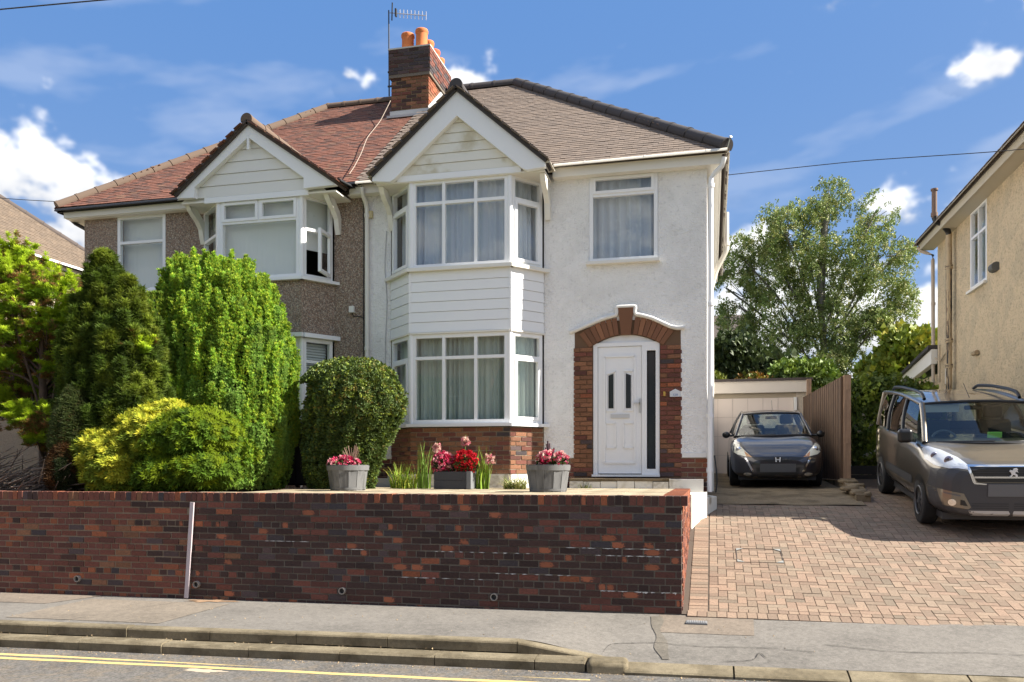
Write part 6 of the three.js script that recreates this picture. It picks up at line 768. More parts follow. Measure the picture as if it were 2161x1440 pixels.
flowerMass('begonia', 'pink begonia mound at the left of the dark trough', -3.9, 1.6, -3.05, 0.17, 0.17, 0.15, 420, pinks, 81); flowerMass('begonia', 'scarlet begonia mound at the right of the dark trough', -3.56, 1.62, -3.05, 0.18, 0.18, 0.15, 440, reds, 83);
flowerMass('begonia', 'low pink flowers in the tub by the clipped bush', -4.96, 1.6, -1.85, 0.22, 0.09, 0.2, 260, pinks, 85); flowerMass('begonia', 'pink and pale flowers in the tub before the door', -2.02, 1.63, -1.85, 0.22, 0.13, 0.2, 300, pinks.concat(pales), 87);
function gladiolus(label, x, y, z, lean, seed) { const t = thing('gladiolus', label, 'flower', [x, 1.22, z]); part(t, 'stalk', tube([[x - lean, 1.22, z], [x - lean * 0.4, lerp(1.22, y, 0.55), z], [x, y + 0.08, z]], 0.006, 5, 10), std([0.13, 0.19, 0.04], 0.7)); foliage(t, 'blooms', petalShape, petalMat, 46, (r) => ({ p: V(x + (r() - 0.5) * 0.11, y - 0.02 + (r() - 0.5) * 0.13, z + (r() - 0.5) * 0.08), d: V(r() - 0.5, 0.8, r()), s: 0.032, c: jitter(pales[(r() * 3) | 0], 0.25, r) }), seed); }
gladiolus('pale pink gladiolus spike leaning left above the trough', -4.02, 1.84, -3.1, -0.06, 91); gladiolus('tallest pale pink gladiolus spike above the trough', -3.57, 1.95, -3.1, 0.04, 92); gladiolus('pale pink gladiolus spike right of the trough', -3.19, 1.68, -3.1, 0.03, 93);
{ const t = thing('dark_spikes', 'dark purple spikes rising from the tub before the door', 'plant', [-2.06, 1.55, -1.9]), r = rng(95), a = []; for (let i = 0; i < 9; i++) { const b = r() * 6.28, l = 0.2 + 0.14 * r(); a.push(stick(V(-2.06, 1.55, -1.9), V(-2.06 + Math.cos(b) * 0.06, 1.55 + l, -1.9 + Math.sin(b) * 0.06), 0.014, 0.01, 5)); } part(t, 'spikes', join(a), std([0.05, 0.022, 0.03], 0.8)); }
{ const t = thing('dry_stems', 'dry pinkish stems rising from the tub by the clipped bush', 'plant', [-4.86, 1.55, -1.9]), r = rng(96), a = []; for (let i = 0; i < 26; i++) { const b = r() * 6.28, l = 0.16 + 0.16 * r(); a.push(stick(V(-4.86, 1.55, -1.9), V(-4.86 + Math.cos(b) * 0.14, 1.55 + l, -1.9 + Math.sin(b) * 0.08), 0.005, 0.003, 4)); } part(t, 'stems', join(a), std([0.20, 0.12, 0.09], 0.9)).userData.kind = 'stuff'; }

// ---------------------------------------------------------------- trees and hedges behind
function lobeTree(o) {
  const t = thing(o.name, o.label, o.category ?? 'tree', [o.x, o.y, o.z]), r = rng(o.seed), limb = [];
  const top = Math.max(...o.lobes.map((l) => l[1])); limb.push(tube([[o.x, o.y - 0.2, o.z], [o.x + 0.1, lerp(o.y, top, 0.35), o.z + 0.1], [o.x - 0.1, lerp(o.y, top, 0.7), o.z], [o.x + 0.15, top, o.z]], o.trunk, 8, 20));
  for (const [x, y, rx, ry, dz] of o.lobes) { const y0 = Math.max(o.y + 0.6, Math.min(y - ry, lerp(o.y, y, 0.55))), z = o.z + (dz ?? 0); limb.push(tube([[o.x, y0, o.z], [lerp(o.x, x, 0.5), lerp(y0, y, 0.6), lerp(o.z, z, 0.5)], [x, y + ry * 0.3, z]], o.trunk * 0.3, 5, 8)); for (let k = 0; k < 6; k++) limb.push(tube([[lerp(o.x, x, 0.8), y - ry * 0.2, lerp(o.z, z, 0.8)], [x + (r() - 0.5) * rx * 1.3, y + (r() - 0.4) * ry * 1.3, z + (r() - 0.5) * rx]], o.trunk * 0.1, 4, 4)); }
  part(t, 'trunk', join(limb), o.bark ?? M.bark);
  const tot = o.lobes.reduce((s, l) => s + l[2] * l[3], 0);
  foliage(t, 'crown', o.shape, broadMat, o.n, (q) => { let k = q() * tot, l = o.lobes[0]; for (const m of o.lobes) { k -= m[2] * m[3]; l = m; if (k < 0) break; } const d = V(q() * 2 - 1, q() * 2 - 1, q() * 2 - 1); if (d.lengthSq() > 1) return null; const sp = 1 + 0.3 * q() * q(), p = V(l[0] + d.x * l[2] * sp, l[1] + d.y * l[3] * sp, o.z + (l[4] ?? 0) + d.z * Math.max(l[2], 1) * (o.depth ?? 0.9)); const n = n3a(p.x * o.gap, p.y * o.gap * 0.7, p.z * o.gap) + 0.4 * n3b(p.x * o.gap * 2.2, p.y * o.gap * 2.2, p.z * o.gap * 2.2); if (n < o.cut) return null; return { p, d: V(q() - 0.5, o.hang ? -0.7 : 0.6, q() - 0.5), s: o.size * (0.6 + 0.8 * q()), c: jitter(o.tint(n, d, q), 0.5, q) }; }, o.seed + 1); return t;
}
const birchTuft = tuftShape(8, 0.36, 0.14, 101), hedgeTuft = tuftShape(6, 0.8, 0.3, 102);
lobeTree({ name: 'birch_tree', label: 'large airy birch tree behind the garage', x: 4.3, y: 1.4, z: -26, trunk: 0.13, bark: M.birchBark, seed: 111, n: 80000, size: 0.19, gap: 0.85, cut: 0.02, hang: true, depth: 1.0, shape: birchTuft, lobes: [[4.54, 12.0, 0.85, 1.0], [3.47, 11.2, 1.1, 1.0], [2.6, 10.9, 0.9, 1.0, 1], [6.3, 11.3, 0.75, 1.05], [1.1, 9.7, 0.95, 1.1, 0.6], [2.6, 9.4, 1.3, 1.3], [4.4, 9.5, 1.7, 1.7], [6.3, 9.4, 1.2, 1.2, 0.5], [7.2, 9.9, 0.5, 0.5], [7.1, 7.9, 0.7, 1.1], [1.1, 7.8, 0.95, 1.1], [2.75, 7.4, 1.5, 1.3], [4.9, 7.3, 1.7, 1.5], [6.4, 6.9, 1.1, 1.25], [3.65, 5.6, 1.7, 1.1], [5.4, 5.4, 1.5, 0.95], [1.5, 6.3, 0.95, 0.95], [0.6, 8.6, 0.6, 0.9], [4.5, 3.8, 2.4, 1.0], [2.2, 4.3, 1.4, 1.0]], tint: (n, d, r) => (r() < 0.25 ? [0.46, 0.46, 0.18] : n > 0.35 ? [0.31, 0.38, 0.11] : [0.22, 0.28, 0.085]) });
lobeTree({ name: 'evergreen_tree', label: 'dark evergreen between the white house and the birch', x: 0.9, y: 1.4, z: -19, trunk: 0.12, seed: 121, n: 6500, size: 0.26, gap: 1.2, cut: -0.5, shape: hedgeTuft, lobes: [[0.75, 5.0, 0.75, 0.8], [1.4, 4.4, 0.8, 0.8], [0.4, 4.2, 0.6, 0.7], [2.1, 4.3, 0.7, 0.7]], tint: (n, d, r) => [0.07, 0.10, 0.03] });
lobeTree({ name: 'yellow_green_tree', label: 'yellow-green tree between the birch and the cream house', x: 7.3, y: 1.4, z: -24, trunk: 0.12, seed: 131, n: 7500, size: 0.3, gap: 1, cut: -0.35, shape: hedgeTuft, lobes: [[6.9, 5.9, 0.8, 0.6], [7.7, 5.5, 0.9, 0.8], [6.2, 4.9, 0.8, 0.8], [7.2, 4.5, 1.2, 0.9], [6.0, 3.9, 1.0, 0.9], [8.3, 5.0, 0.9, 0.9]], tint: (n, d, r) => (r() < 0.3 ? [0.40, 0.37, 0.04] : [0.24, 0.29, 0.03]) });
lobeTree({ name: 'golden_bush', label: 'yellow and orange bush just above the garage roof', category: 'bush', x: 1.26, y: 1.4, z: -18.3, trunk: 0.05, seed: 141, n: 4200, size: 0.15, gap: 1.5, cut: -0.7, shape: hedgeTuft, lobes: [[1.3, 3.95, 0.55, 0.5], [0.9, 3.85, 0.4, 0.4], [1.75, 3.85, 0.4, 0.35]], tint: (n, d, r) => (d.y > 0.2 && r() < 0.5 ? [0.34, 0.17, 0.03] : r() < 0.5 ? [0.28, 0.25, 0.03] : [0.15, 0.19, 0.03]) });
lobeTree({ name: 'laurel_bush', label: 'bright green bush between the garage roof and the fence top', category: 'bush', x: 2.7, y: 1.4, z: -15.5, trunk: 0.05, seed: 151, n: 6000, size: 0.16, gap: 1.5, cut: -0.6, shape: hedgeTuft, lobes: [[2.2, 4.05, 0.5, 0.45], [2.75, 3.95, 0.5, 0.5], [3.05, 3.5, 0.42, 0.6], [2.8, 2.9, 0.5, 0.8]], tint: (n, d, r) => (d.y > 0 ? [0.14, 0.21, 0.022] : [0.075, 0.125, 0.018]) });
lobeTree({ name: 'spiky_bush', label: 'small yellow-green bush peeping between the white house and garage roof', category: 'bush', x: 0.05, y: 1.4, z: -18.2, trunk: 0.04, seed: 161, n: 1200, size: 0.16, gap: 1.5, cut: -0.8, shape: hedgeTuft, lobes: [[0.12, 4.05, 0.3, 0.4]], tint: () => [0.19, 0.22, 0.03] });
lobeTree({ name: 'flowering_hedge', label: 'leafy hedge with white flowers between the fence and the tall van', category: 'hedge', x: 3.5, y: 1.2, z: -11.2, trunk: 0.05, seed: 171, n: 9000, size: 0.13, gap: 1.6, cut: -0.75, shape: hedgeTuft, depth: 0.5, lobes: [[2.95, 3.0, 0.45, 0.55], [3.5, 3.05, 0.5, 0.5], [4.0, 3.0, 0.5, 0.5], [3.0, 2.3, 0.5, 0.6], [3.6, 2.3, 0.55, 0.6], [4.1, 2.3, 0.5, 0.6], [3.1, 1.8, 0.5, 0.4], [3.8, 1.8, 0.6, 0.4], [4.5, 2.6, 0.5, 0.8]], tint: (n, d, r) => (r() < 0.03 ? [0.65, 0.62, 0.56] : n > 0 ? [0.24, 0.31, 0.04] : [0.11, 0.16, 0.03]) });
{ const s = thing('sleeper_bed', 'low black timber bed edge below the flowering hedge', 'planter', [3.3, 1.2, -10.3]); for (let k = 0; k < 2; k++) part(s, 'timber', box(2.55, 4.8, 1.2 + k * 0.2, 1.39 + k * 0.2, -10.5, -10.3), std([0.03, 0.028, 0.026], 0.9)); }
{ const h = thing('brick_house', 'dark brown brick house far behind, seen beside the white house corner', 'house', [-1.5, 1.4, -34]); part(h, 'wall', box(-6, 1.6, 1.4, 7.0, -38, -30), std([0.13, 0.06, 0.04], 0.95)); part(h, 'roof', slab([V(-6.4, 7.0, -29.6), V(2.0, 7.0, -29.6), V(2.0, 9.2, -34), V(-6.4, 9.2, -34)], 0.2, DOWN), M.tileEdge); part(h, 'rear_roof', slab([V(-6.4, 7.0, -38.4), V(2.0, 7.0, -38.4), V(2.0, 9.2, -34), V(-6.4, 9.2, -34)], 0.2, DOWN), M.tileEdge); part(h, 'window', box(0.2, 0.9, 4.6, 5.6, -29.99, -29.95), M.paintWhite); }

// ---------------------------------------------------------------- vehicles (each built about its own front axle, z forwards, then set on the drive)
function sectionLoft(st, A = 56) {
  const pos = [], idx = [], H = st.length, se = (v, n) => Math.sign(v) * Math.pow(Math.abs(v), 2 / n);
  for (const s of st) for (let i = 0; i <= A; i++) { const a = i / A * 2 * Math.PI - Math.PI / 2, c = Math.cos(a), q = Math.sin(a), top = q > 0; pos.push(s.w * se(c, top ? s.n : s.nb ?? 5) * (1 - (s.tuck ?? 0) * Math.max(0, q)), (s.yb + s.yt) / 2 + (s.yt - s.yb) / 2 * se(q, top ? s.m : s.mb ?? 4), s.z); }
  for (let j = 0; j < H - 1; j++) for (let i = 0; i < A; i++) { const a = j * (A + 1) + i, b = a + 1, c = a + A + 1, d = c + 1; idx.push(a, b, c, b, d, c); }
  for (const [j, flip] of [[0, false], [H - 1, true]]) { const k = pos.length / 3; pos.push(0, (st[j].yb + st[j].yt) / 2, st[j].z + (flip ? -0.01 : 0.012)); for (let i = 0; i < A; i++) { const a = j * (A + 1) + i; flip ? idx.push(k, a, a + 1) : idx.push(k, a + 1, a); } }
  const g = new THREE.BufferGeometry(); g.setAttribute('position', new THREE.Float32BufferAttribute(pos, 3)); g.setIndex(idx); g.computeVertexNormals(); return g;
}
function smoothStations(keys, n) { const out = [], f = ['z', 'w', 'yb', 'yt', 'n', 'm', 'tuck']; for (let i = 0; i < keys.length - 1; i++) for (let k = 0; k < n; k++) { const t = k / n, p0 = keys[Math.max(0, i - 1)], p1 = keys[i], p2 = keys[i + 1], p3 = keys[Math.min(keys.length - 1, i + 2)], o = {}; for (const q of f) { const a = p0[q] ?? 0, b = p1[q] ?? 0, c = p2[q] ?? 0, d = p3[q] ?? 0; o[q] = q === 'z' ? lerp(b, c, t) : 0.5 * (2 * b + (c - a) * t + (2 * a - 5 * b + 4 * c - d) * t * t + (3 * b - a - 3 * c + d) * t * t * t) * 0.6 + lerp(b, c, t) * 0.4; } out.push(o); } out.push(keys[keys.length - 1]); return out; }
// lay an outline (seen along an axis) on a body, a few millimetres proud
const caster = new THREE.Raycaster();
function conform(pts, mesh, off = 0.004, axis = 'z', side = 1, fine = 0.05) {
  const sg = new THREE.ShapeGeometry(new THREE.Shape(pts.map((p) => new THREE.Vector2(...p)))).toNonIndexed().attributes.position; let tris = [];
  for (let i = 0; i < sg.count; i += 3) tris.push([0, 1, 2].map((k) => [sg.getX(i + k), sg.getY(i + k)]));
  const split = (t, n) => { const L = (a, b) => Math.hypot(a[0] - b[0], a[1] - b[1]), e = [L(t[0], t[1]), L(t[1], t[2]), L(t[2], t[0])], m = Math.max(...e); if (m < fine || n > 9) return [t]; const k = e.indexOf(m), a = t[k], b = t[(k + 1) % 3], c = t[(k + 2) % 3], h = [(a[0] + b[0]) / 2, (a[1] + b[1]) / 2]; return [...split([a, h, c], n + 1), ...split([h, b, c], n + 1)]; };
  tris = tris.flatMap((t) => split(t, 0)); const pos = [], cache = new Map(), P = ([a, b]) => { const key = a.toFixed(4) + ',' + b.toFixed(4); if (cache.has(key)) return cache.get(key); const o = axis === 'z' ? V(a, b, 6) : V(side * 4, b, a), d = axis === 'z' ? V(0, 0, -1) : V(-side, 0, 0); caster.set(o, d); const hit = caster.intersectObject(mesh, false)[0]; const v = hit ? hit.point.clone().addScaledVector(d, -off) : null; cache.set(key, v); return v; };
  for (const t of tris) { const q = t.map(P); if (q.some((v) => !v)) continue; const [a, b, c] = axis === 'x' && side > 0 ? [q[0], q[2], q[1]] : q; pos.push(...a.toArray(), ...b.toArray(), ...c.toArray()); }
  const g = new THREE.BufferGeometry(); g.setAttribute('position', new THREE.Float32BufferAttribute(pos, 3)); g.computeVertexNormals(); return metres(g);
}
const flipX = (pts) => pts.map(([x, y]) => [-x, y]).reverse();
function ruled(f, nu, nv) { const pos = [], idx = []; for (let j = 0; j <= nv; j++) for (let i = 0; i <= nu; i++) { const p = f(i / nu, j / nv); pos.push(p.x, p.y, p.z); } for (let j = 0; j < nv; j++) for (let i = 0; i < nu; i++) { const a = j * (nu + 1) + i, b = a + 1, c = a + nu + 1, d = c + 1; idx.push(a, b, c, b, d, c); } const g = new THREE.BufferGeometry(); g.setAttribute('position', new THREE.Float32BufferAttribute(pos, 3)); g.setIndex(idx); g.computeVertexNormals(); return g; }
const carGlass = phys([0.62, 0.72, 0.70], 0.0, { transmission: 1, thickness: 0, ior: 1.65 }), tinted = phys([0.10, 0.11, 0.12], 0.0, { transmission: 1, thickness: 0, ior: 1.65 }), carBlack = std([0.012, 0.012, 0.013], 0.35), carPlastic = std([0.03, 0.03, 0.033], 0.6), cabin = std([0.03, 0.032, 0.036], 0.85), chrome = std([0.75, 0.75, 0.76], 0.12, { metalness: 1 }), lampGlass = phys([0.95, 0.96, 0.96], 0.02, { transmission: 1, thickness: 0 }), rubber = std([0.014, 0.014, 0.015], 0.85), alloy = std([0.24, 0.24, 0.25], 0.35, { metalness: 0.8 });
const badge = std([0.72, 0.72, 0.72], 0.35, { metalness: 0.3 });
function wheel(parent, x, z, R, side, rimMat) {
  const w = subgroup(parent, 'wheel'), W = 0.2, prf = [[R * 0.62, -W / 2], [R * 0.93, -W / 2], [R, -W * 0.36], [R, W * 0.36], [R * 0.93, W / 2], [R * 0.62, W / 2]]; const t = new THREE.LatheGeometry(prf.map((p) => new THREE.Vector2(...p)), 36); t.rotateZ(Math.PI / 2); t.translate(x, R, z); part(w, 'tyre', t, rubber);
  const ax = V(side, 0, 0), spokes = []; const dish = new THREE.CylinderGeometry(R * 0.63, R * 0.63, 0.1, 30); dish.rotateZ(Math.PI / 2); dish.translate(x + side * 0.02, R, z); part(w, 'brake_disc', dish, carBlack);
  const rim = new THREE.TorusGeometry(R * 0.61, 0.018, 8, 36); rim.rotateY(Math.PI / 2); rim.translate(x + side * W * 0.46, R, z); spokes.push(rim); for (let k = 0; k < 7; k++) { const a = k / 7 * 6.283, c = V(x + side * W * 0.44, R, z); spokes.push(flat(bar(c, c.clone().add(V(side * -0.015, Math.cos(a) * R * 0.6, Math.sin(a) * R * 0.6)), 0.045, 0.02, ax))); } const hub = new THREE.CylinderGeometry(0.05, 0.05, 0.03, 16); hub.rotateZ(Math.PI / 2); hub.translate(x + side * W * 0.45, R, z); spokes.push(hub); part(w, 'rim', join(spokes), rimMat);
}
function cabinParts(t, o, paint) {
  const { bx, by, bz, bzs, tx, ty, tz, tzs } = o, base = (u) => V(lerp(-bx, bx, u), by - 0.015 * (2 * u - 1) ** 2, bz - bzs * (2 * u - 1) ** 2), top = (u) => V(lerp(-tx, tx, u), ty - o.crownDrop * (2 * u - 1) ** 2, tz - tzs * (2 * u - 1) ** 2);
  const face = (u, v) => { const p = base(u).lerp(top(u), v); p.z += 0.03 * Math.sin(Math.PI * v); return p; };
  part(t, 'windscreen', ruled((u, v) => face(lerp(0.02, 0.98, u), lerp(0.03, 0.97, v)), 18, 10), carGlass);
  for (const q of [0, 1]) part(t, 'screen_surround', tube([...Array(9)].map((_, i) => face(i / 8, q)), 0.02, 6, 30), carBlack);
  for (const s of [0, 1]) part(t, 'pillar', tube([0, 0.2, 0.4, 0.6, 0.8, 1].map((v) => face(s, v)), o.pillar, 8, 16), paint);
  // roof
  const rear = o.rearTop, rf = (u, v) => { const a = top(u), b = V(lerp(-o.rtx, o.rtx, u), o.rty - o.crownDrop * (2 * u - 1) ** 2, rear), p = a.clone().lerp(b, v); p.y += o.arch * Math.sin(Math.PI * Math.min(1, v * 0.9)); return p; };
  { const g = ruled((u, v) => rf(u, v), 20, 16), g2 = ruled((u, v) => rf(u, v).add(V(0, -0.035, 0)), 20, 16); part(t, 'roof', join([g, g2]), paint); }
  for (const s of [-1, 1]) {
    const u = s < 0 ? 0 : 1, edge = (v) => rf(u, v), belt = (v) => { const z = lerp(bz - bzs, o.rearBelt, v); return V(s * o.beltX(z), o.beltY(z), z); };
    part(t, 'roof_rail_panel', tube([0, 0.15, 0.3, 0.5, 0.7, 0.85, 1].map((v) => edge(v)), o.pillar * 0.9, 8, 24), paint);
    const cuts = o.sideCuts; for (let k = 0; k < cuts.length; k++) { const [a, b, mat] = cuts[k]; part(t, 'side_window', ruled((p, q) => { const v = lerp(a, b, p), e = edge(v), f = belt(v), r = f.lerp(e, lerp(0.04, 0.95, q)); r.x += s * 0.025 * Math.sin(Math.PI * q); return r; }, 8, 6), mat); if (k) part(t, 'door_pillar', tube([0, 0.33, 0.66, 1].map((q) => { const f = belt(a - 0.012).lerp(edge(a - 0.012), q); f.x += s * 0.025 * Math.sin(Math.PI * q); return f; }), o.pillar * (o.darkPillars ? 0.8 : 1.0), 6, 10), o.darkPillars ? carBlack : paint); }
    part(t, 'rear_pillar', tube([0, 0.5, 1].map((q) => belt(1).lerp(edge(1), q)), o.pillar * 1.1, 8, 10), paint);
  }
  part(t, 'rear_window', ruled((u, v) => { const x0 = lerp(-o.beltX(o.rearBelt) + 0.08, o.beltX(o.rearBelt) - 0.08, u), x1 = lerp(-o.rtx + 0.05, o.rtx - 0.05, u); return V(lerp(x0, x1, v), lerp(o.beltY(o.rearBelt), o.rty - 0.04, v), lerp(o.rearBelt, rear, v)); }, 8, 5), carGlass);
  // cabin
  const dash = new RoundedBoxGeometry(bx * 1.85, 0.22, 0.5, 3, 0.06); dash.translate(0, by - 0.14, bz - bzs - 0.36); part(t, 'dashboard', metres(dash), cabin); part(t, 'cabin_floor', box(-bx, bx, 0.35, 0.45, o.rearBelt, bz - bzs - 0.2), cabin);
  for (const s of [-1, 1]) { const x = s * o.seatX, z = o.seatZ, b = new RoundedBoxGeometry(0.46, 0.62, 0.14, 3, 0.06); b.rotateX(-0.2); b.translate(x, o.seatY + 0.1, z - 0.06); const h = new RoundedBoxGeometry(0.27, 0.2, 0.1, 3, 0.045); h.translate(x, o.seatY + 0.52, z - 0.16); const c = new RoundedBoxGeometry(0.48, 0.14, 0.5, 3, 0.05); c.translate(x, o.seatY - 0.25, z + 0.2); part(t, 'seat', join([b, h, c]), cabin); }
  const rs = new RoundedBoxGeometry(bx * 1.7, 0.55, 0.16, 3, 0.06); rs.rotateX(-0.2); rs.translate(0, o.seatY + 0.05, o.seatZ - 0.9); part(t, 'rear_seat', rs, cabin);
  const sw = join([new THREE.TorusGeometry(0.175, 0.017, 8, 32), new THREE.CylinderGeometry(0.05, 0.05, 0.04, 14).rotateX(Math.PI / 2), new THREE.BoxGeometry(0.33, 0.03, 0.02)]); sw.rotateX(-0.5); sw.translate(-o.seatX, by - 0.045, bz - bzs - 0.5); part(t, 'steering_wheel', sw, std([0.10, 0.105, 0.11], 0.5));
  const mi = new RoundedBoxGeometry(0.24, 0.065, 0.04, 2, 0.02); mi.translate(0, ty - 0.1, tz - 0.13); part(t, 'rear_view_mirror', mi, carBlack);
  const wp = (u0, u1, v0, v1) => part(t, 'wiper', tube([face(u0, v0).add(V(0, 0, 0.02)), face((u0 + u1) / 2, (v0 + v1) / 2).add(V(0, 0.0, 0.025)), face(u1, v1).add(V(0, 0, 0.02))], 0.012, 5, 12), carBlack); wp(0.08, 0.52, 0.03, 0.05); wp(0.5, 0.96, 0.02, 0.06);
}
function vehicle(name, label, category, pos, pitch) { const g = thing(name, label, category, pos); baseOf.set(g, V(0, 0, 0)); g.rotation.x = pitch; return g; }

// small dark hatchback before the garage
{ const t = vehicle('hatchback_car', 'dark grey small hatchback parked nose out before the garage', 'car', [1.22, driveYs(-8.3) + 0.012, -8.3], 0.062), paint = phys([0.040, 0.037, 0.044], 0.32, { metalness: 0.55, clearcoat: 1, clearcoatRoughness: 0.04 }), N = 0.8;
  const K = [[0, .46, .26, .57, 3, 2.6], [-.04, .60, .22, .615, 3.4, 3], [-.11, .70, .2, .655, 4, 3.4], [-.22, .775, .19, .71, 5, 4.2], [-.4, .825, .19, .81, 6.5, 5], [-.62, .845, .19, .895, 7, 5], [-.95, .8475, .19, .965, 6.5, 5], [-1.3, .8475, .19, 1.0, 5, 4.5], [-2.2, .8475, .19, 1.02, 4.4, 4], [-3.2, .845, .2, 1.06, 4.4, 4], [-3.6, .81, .24, 1.06, 4, 3.6], [-3.82, .72, .3, 1.0, 3.6, 3]].map(([z, w, yb, yt, n, m]) => ({ z: z + N, w, yb, yt, n, m, nb: 4, mb: 4 }));
  const body = part(t, 'body', sectionLoft(smoothStations(K, 4)), paint); body.updateMatrixWorld(); body.material.side = THREE.DoubleSide; const bm = new THREE.Mesh(body.geometry, new THREE.MeshBasicMaterial({ side: THREE.DoubleSide }));
  cabinParts(t, { bx: .735, by: .985, bz: N - .98, bzs: .28, tx: .575, ty: 1.44, tz: N - 1.72, tzs: .12, crownDrop: .03, pillar: .028, rearTop: N - 3.35, rtx: .56, rty: 1.46, arch: .055, rearBelt: N - 3.7, beltX: () => .775, beltY: (z) => 1.0, sideCuts: [[.03, .42, carGlass], [.44, .74, carGlass], [.76, .97, tinted]], darkPillars: true, seatX: .34, seatZ: N - 2.15, seatY: .78 }, paint);
  // a fillet from the belt up to the glass
  const lamp = [[-.825, .80], [-.79, .865], [-.72, .85], [-.58, .715], [-.47, .605], [-.57, .615], [-.72, .645], [-.815, .70]], refl = std([0.74, 0.70, 0.56], 0.4);
  for (const s of [-1, 1]) { const P = s < 0 ? lamp : flipX(lamp), l = subgroup(t, 'headlight'); part(l, 'reflector', conform(P, bm, 0.004), refl); const am = [[-.57, .618], [-.46, .604], [-.54, .665], [-.6, .71]]; part(l, 'indicator', conform(s < 0 ? am : flipX(am), bm, 0.007), std([0.55, 0.22, 0.04], 0.3)); const c = new THREE.SphereGeometry(0.055, 16, 10); c.scale(1, 1, 0.4); caster.set(V(s * .7, .74, 6), V(0, 0, -1)); c.translate(s * .7, .74, caster.intersectObject(bm)[0].point.z); part(l, 'bulb_lens', c, chrome); part(l, 'lens', conform(P, bm, 0.018), lampGlass);
    part(t, 'chrome_strip', conform((s < 0 ? [[-.6, .59], [-.565, .59], [-.43, .335], [-.47, .335]] : [[.565, .59], [.6, .59], [.47, .335], [.43, .335]]), bm, 0.008), chrome); const fg = [...Array(14)].map((_, k) => [s * .545 + .075 * Math.cos(k / 14 * 6.283), .285 + .032 * Math.sin(k / 14 * 6.283)]); part(t, 'fog_lamp', conform(fg, bm, 0.008, 'z', 1, 0.03), std([0.55, 0.55, 0.55], 0.2, { metalness: 0.8 })); const lip = [[s * .40 - .05, .215], [s * .40 + .05, .215], [s * .40 + .04, .235], [s * .40 - .04, .235]]; part(t, 'chrome_tip', conform(lip, bm, 0.012, 'z', 1, 0.03), chrome);
    const m = new THREE.SphereGeometry(0.08, 16, 12); m.scale(1.0, 0.85, 0.7); m.translate(s * .915, 1.0, N - 1.35); part(t, 'door_mirror', join([m, stick(V(s * .78, .98, N - 1.42), V(s * .9, .98, N - 1.37), .022)]), carBlack);
    wheel(t, s * .755, 0, .295, s, alloy); wheel(t, s * .755, -2.5, .295, s, alloy); }
  part(t, 'grille', conform([[-.47, .60], [-.3, .612], [0, .618], [.3, .612], [.47, .60], [.4, .56], [.14, .505], [-.14, .505], [-.4, .56]], bm, 0.005), carBlack);
  part(t, 'air_intake', conform([[-.40, .41], [.40, .41], [.36, .255], [-.36, .255]], bm, 0.005), carBlack); part(t, 'intake_bar', conform([[-.38, .335], [.38, .335], [.38, .318], [-.38, .318]], bm, 0.012), carPlastic);
  part(t, 'number_plate', box(-.322, .322, .325, .48, N - 0.012, N + 0.024), std([0.085, 0.085, 0.088], 0.6));
  { const z = N - 0.005, e = []; for (const s of [-1, 1]) { e.push(slab([V(s * .052, .602, z + .02), V(s * .03, .602, z + .02), V(s * .022, .515, z + .03), V(s * .042, .515, z + .03)], 0.015, V(0, 0, -1))); } e.push(box(-.03, .03, .55, .568, z + .012, z + .026)); part(t, 'emblem', join(e), badge); }
  part(t, 'emblem_mount', box(-.07, .07, .5, .61, N - 0.05, N + 0.006), carBlack);
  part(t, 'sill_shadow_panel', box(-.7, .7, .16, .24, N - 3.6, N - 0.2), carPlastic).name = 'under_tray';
  part(t, 'aerial', stick(V(0.1, 1.5, N - 3.0), V(0.1, 1.72, N - 3.2), .004), carBlack);
 }

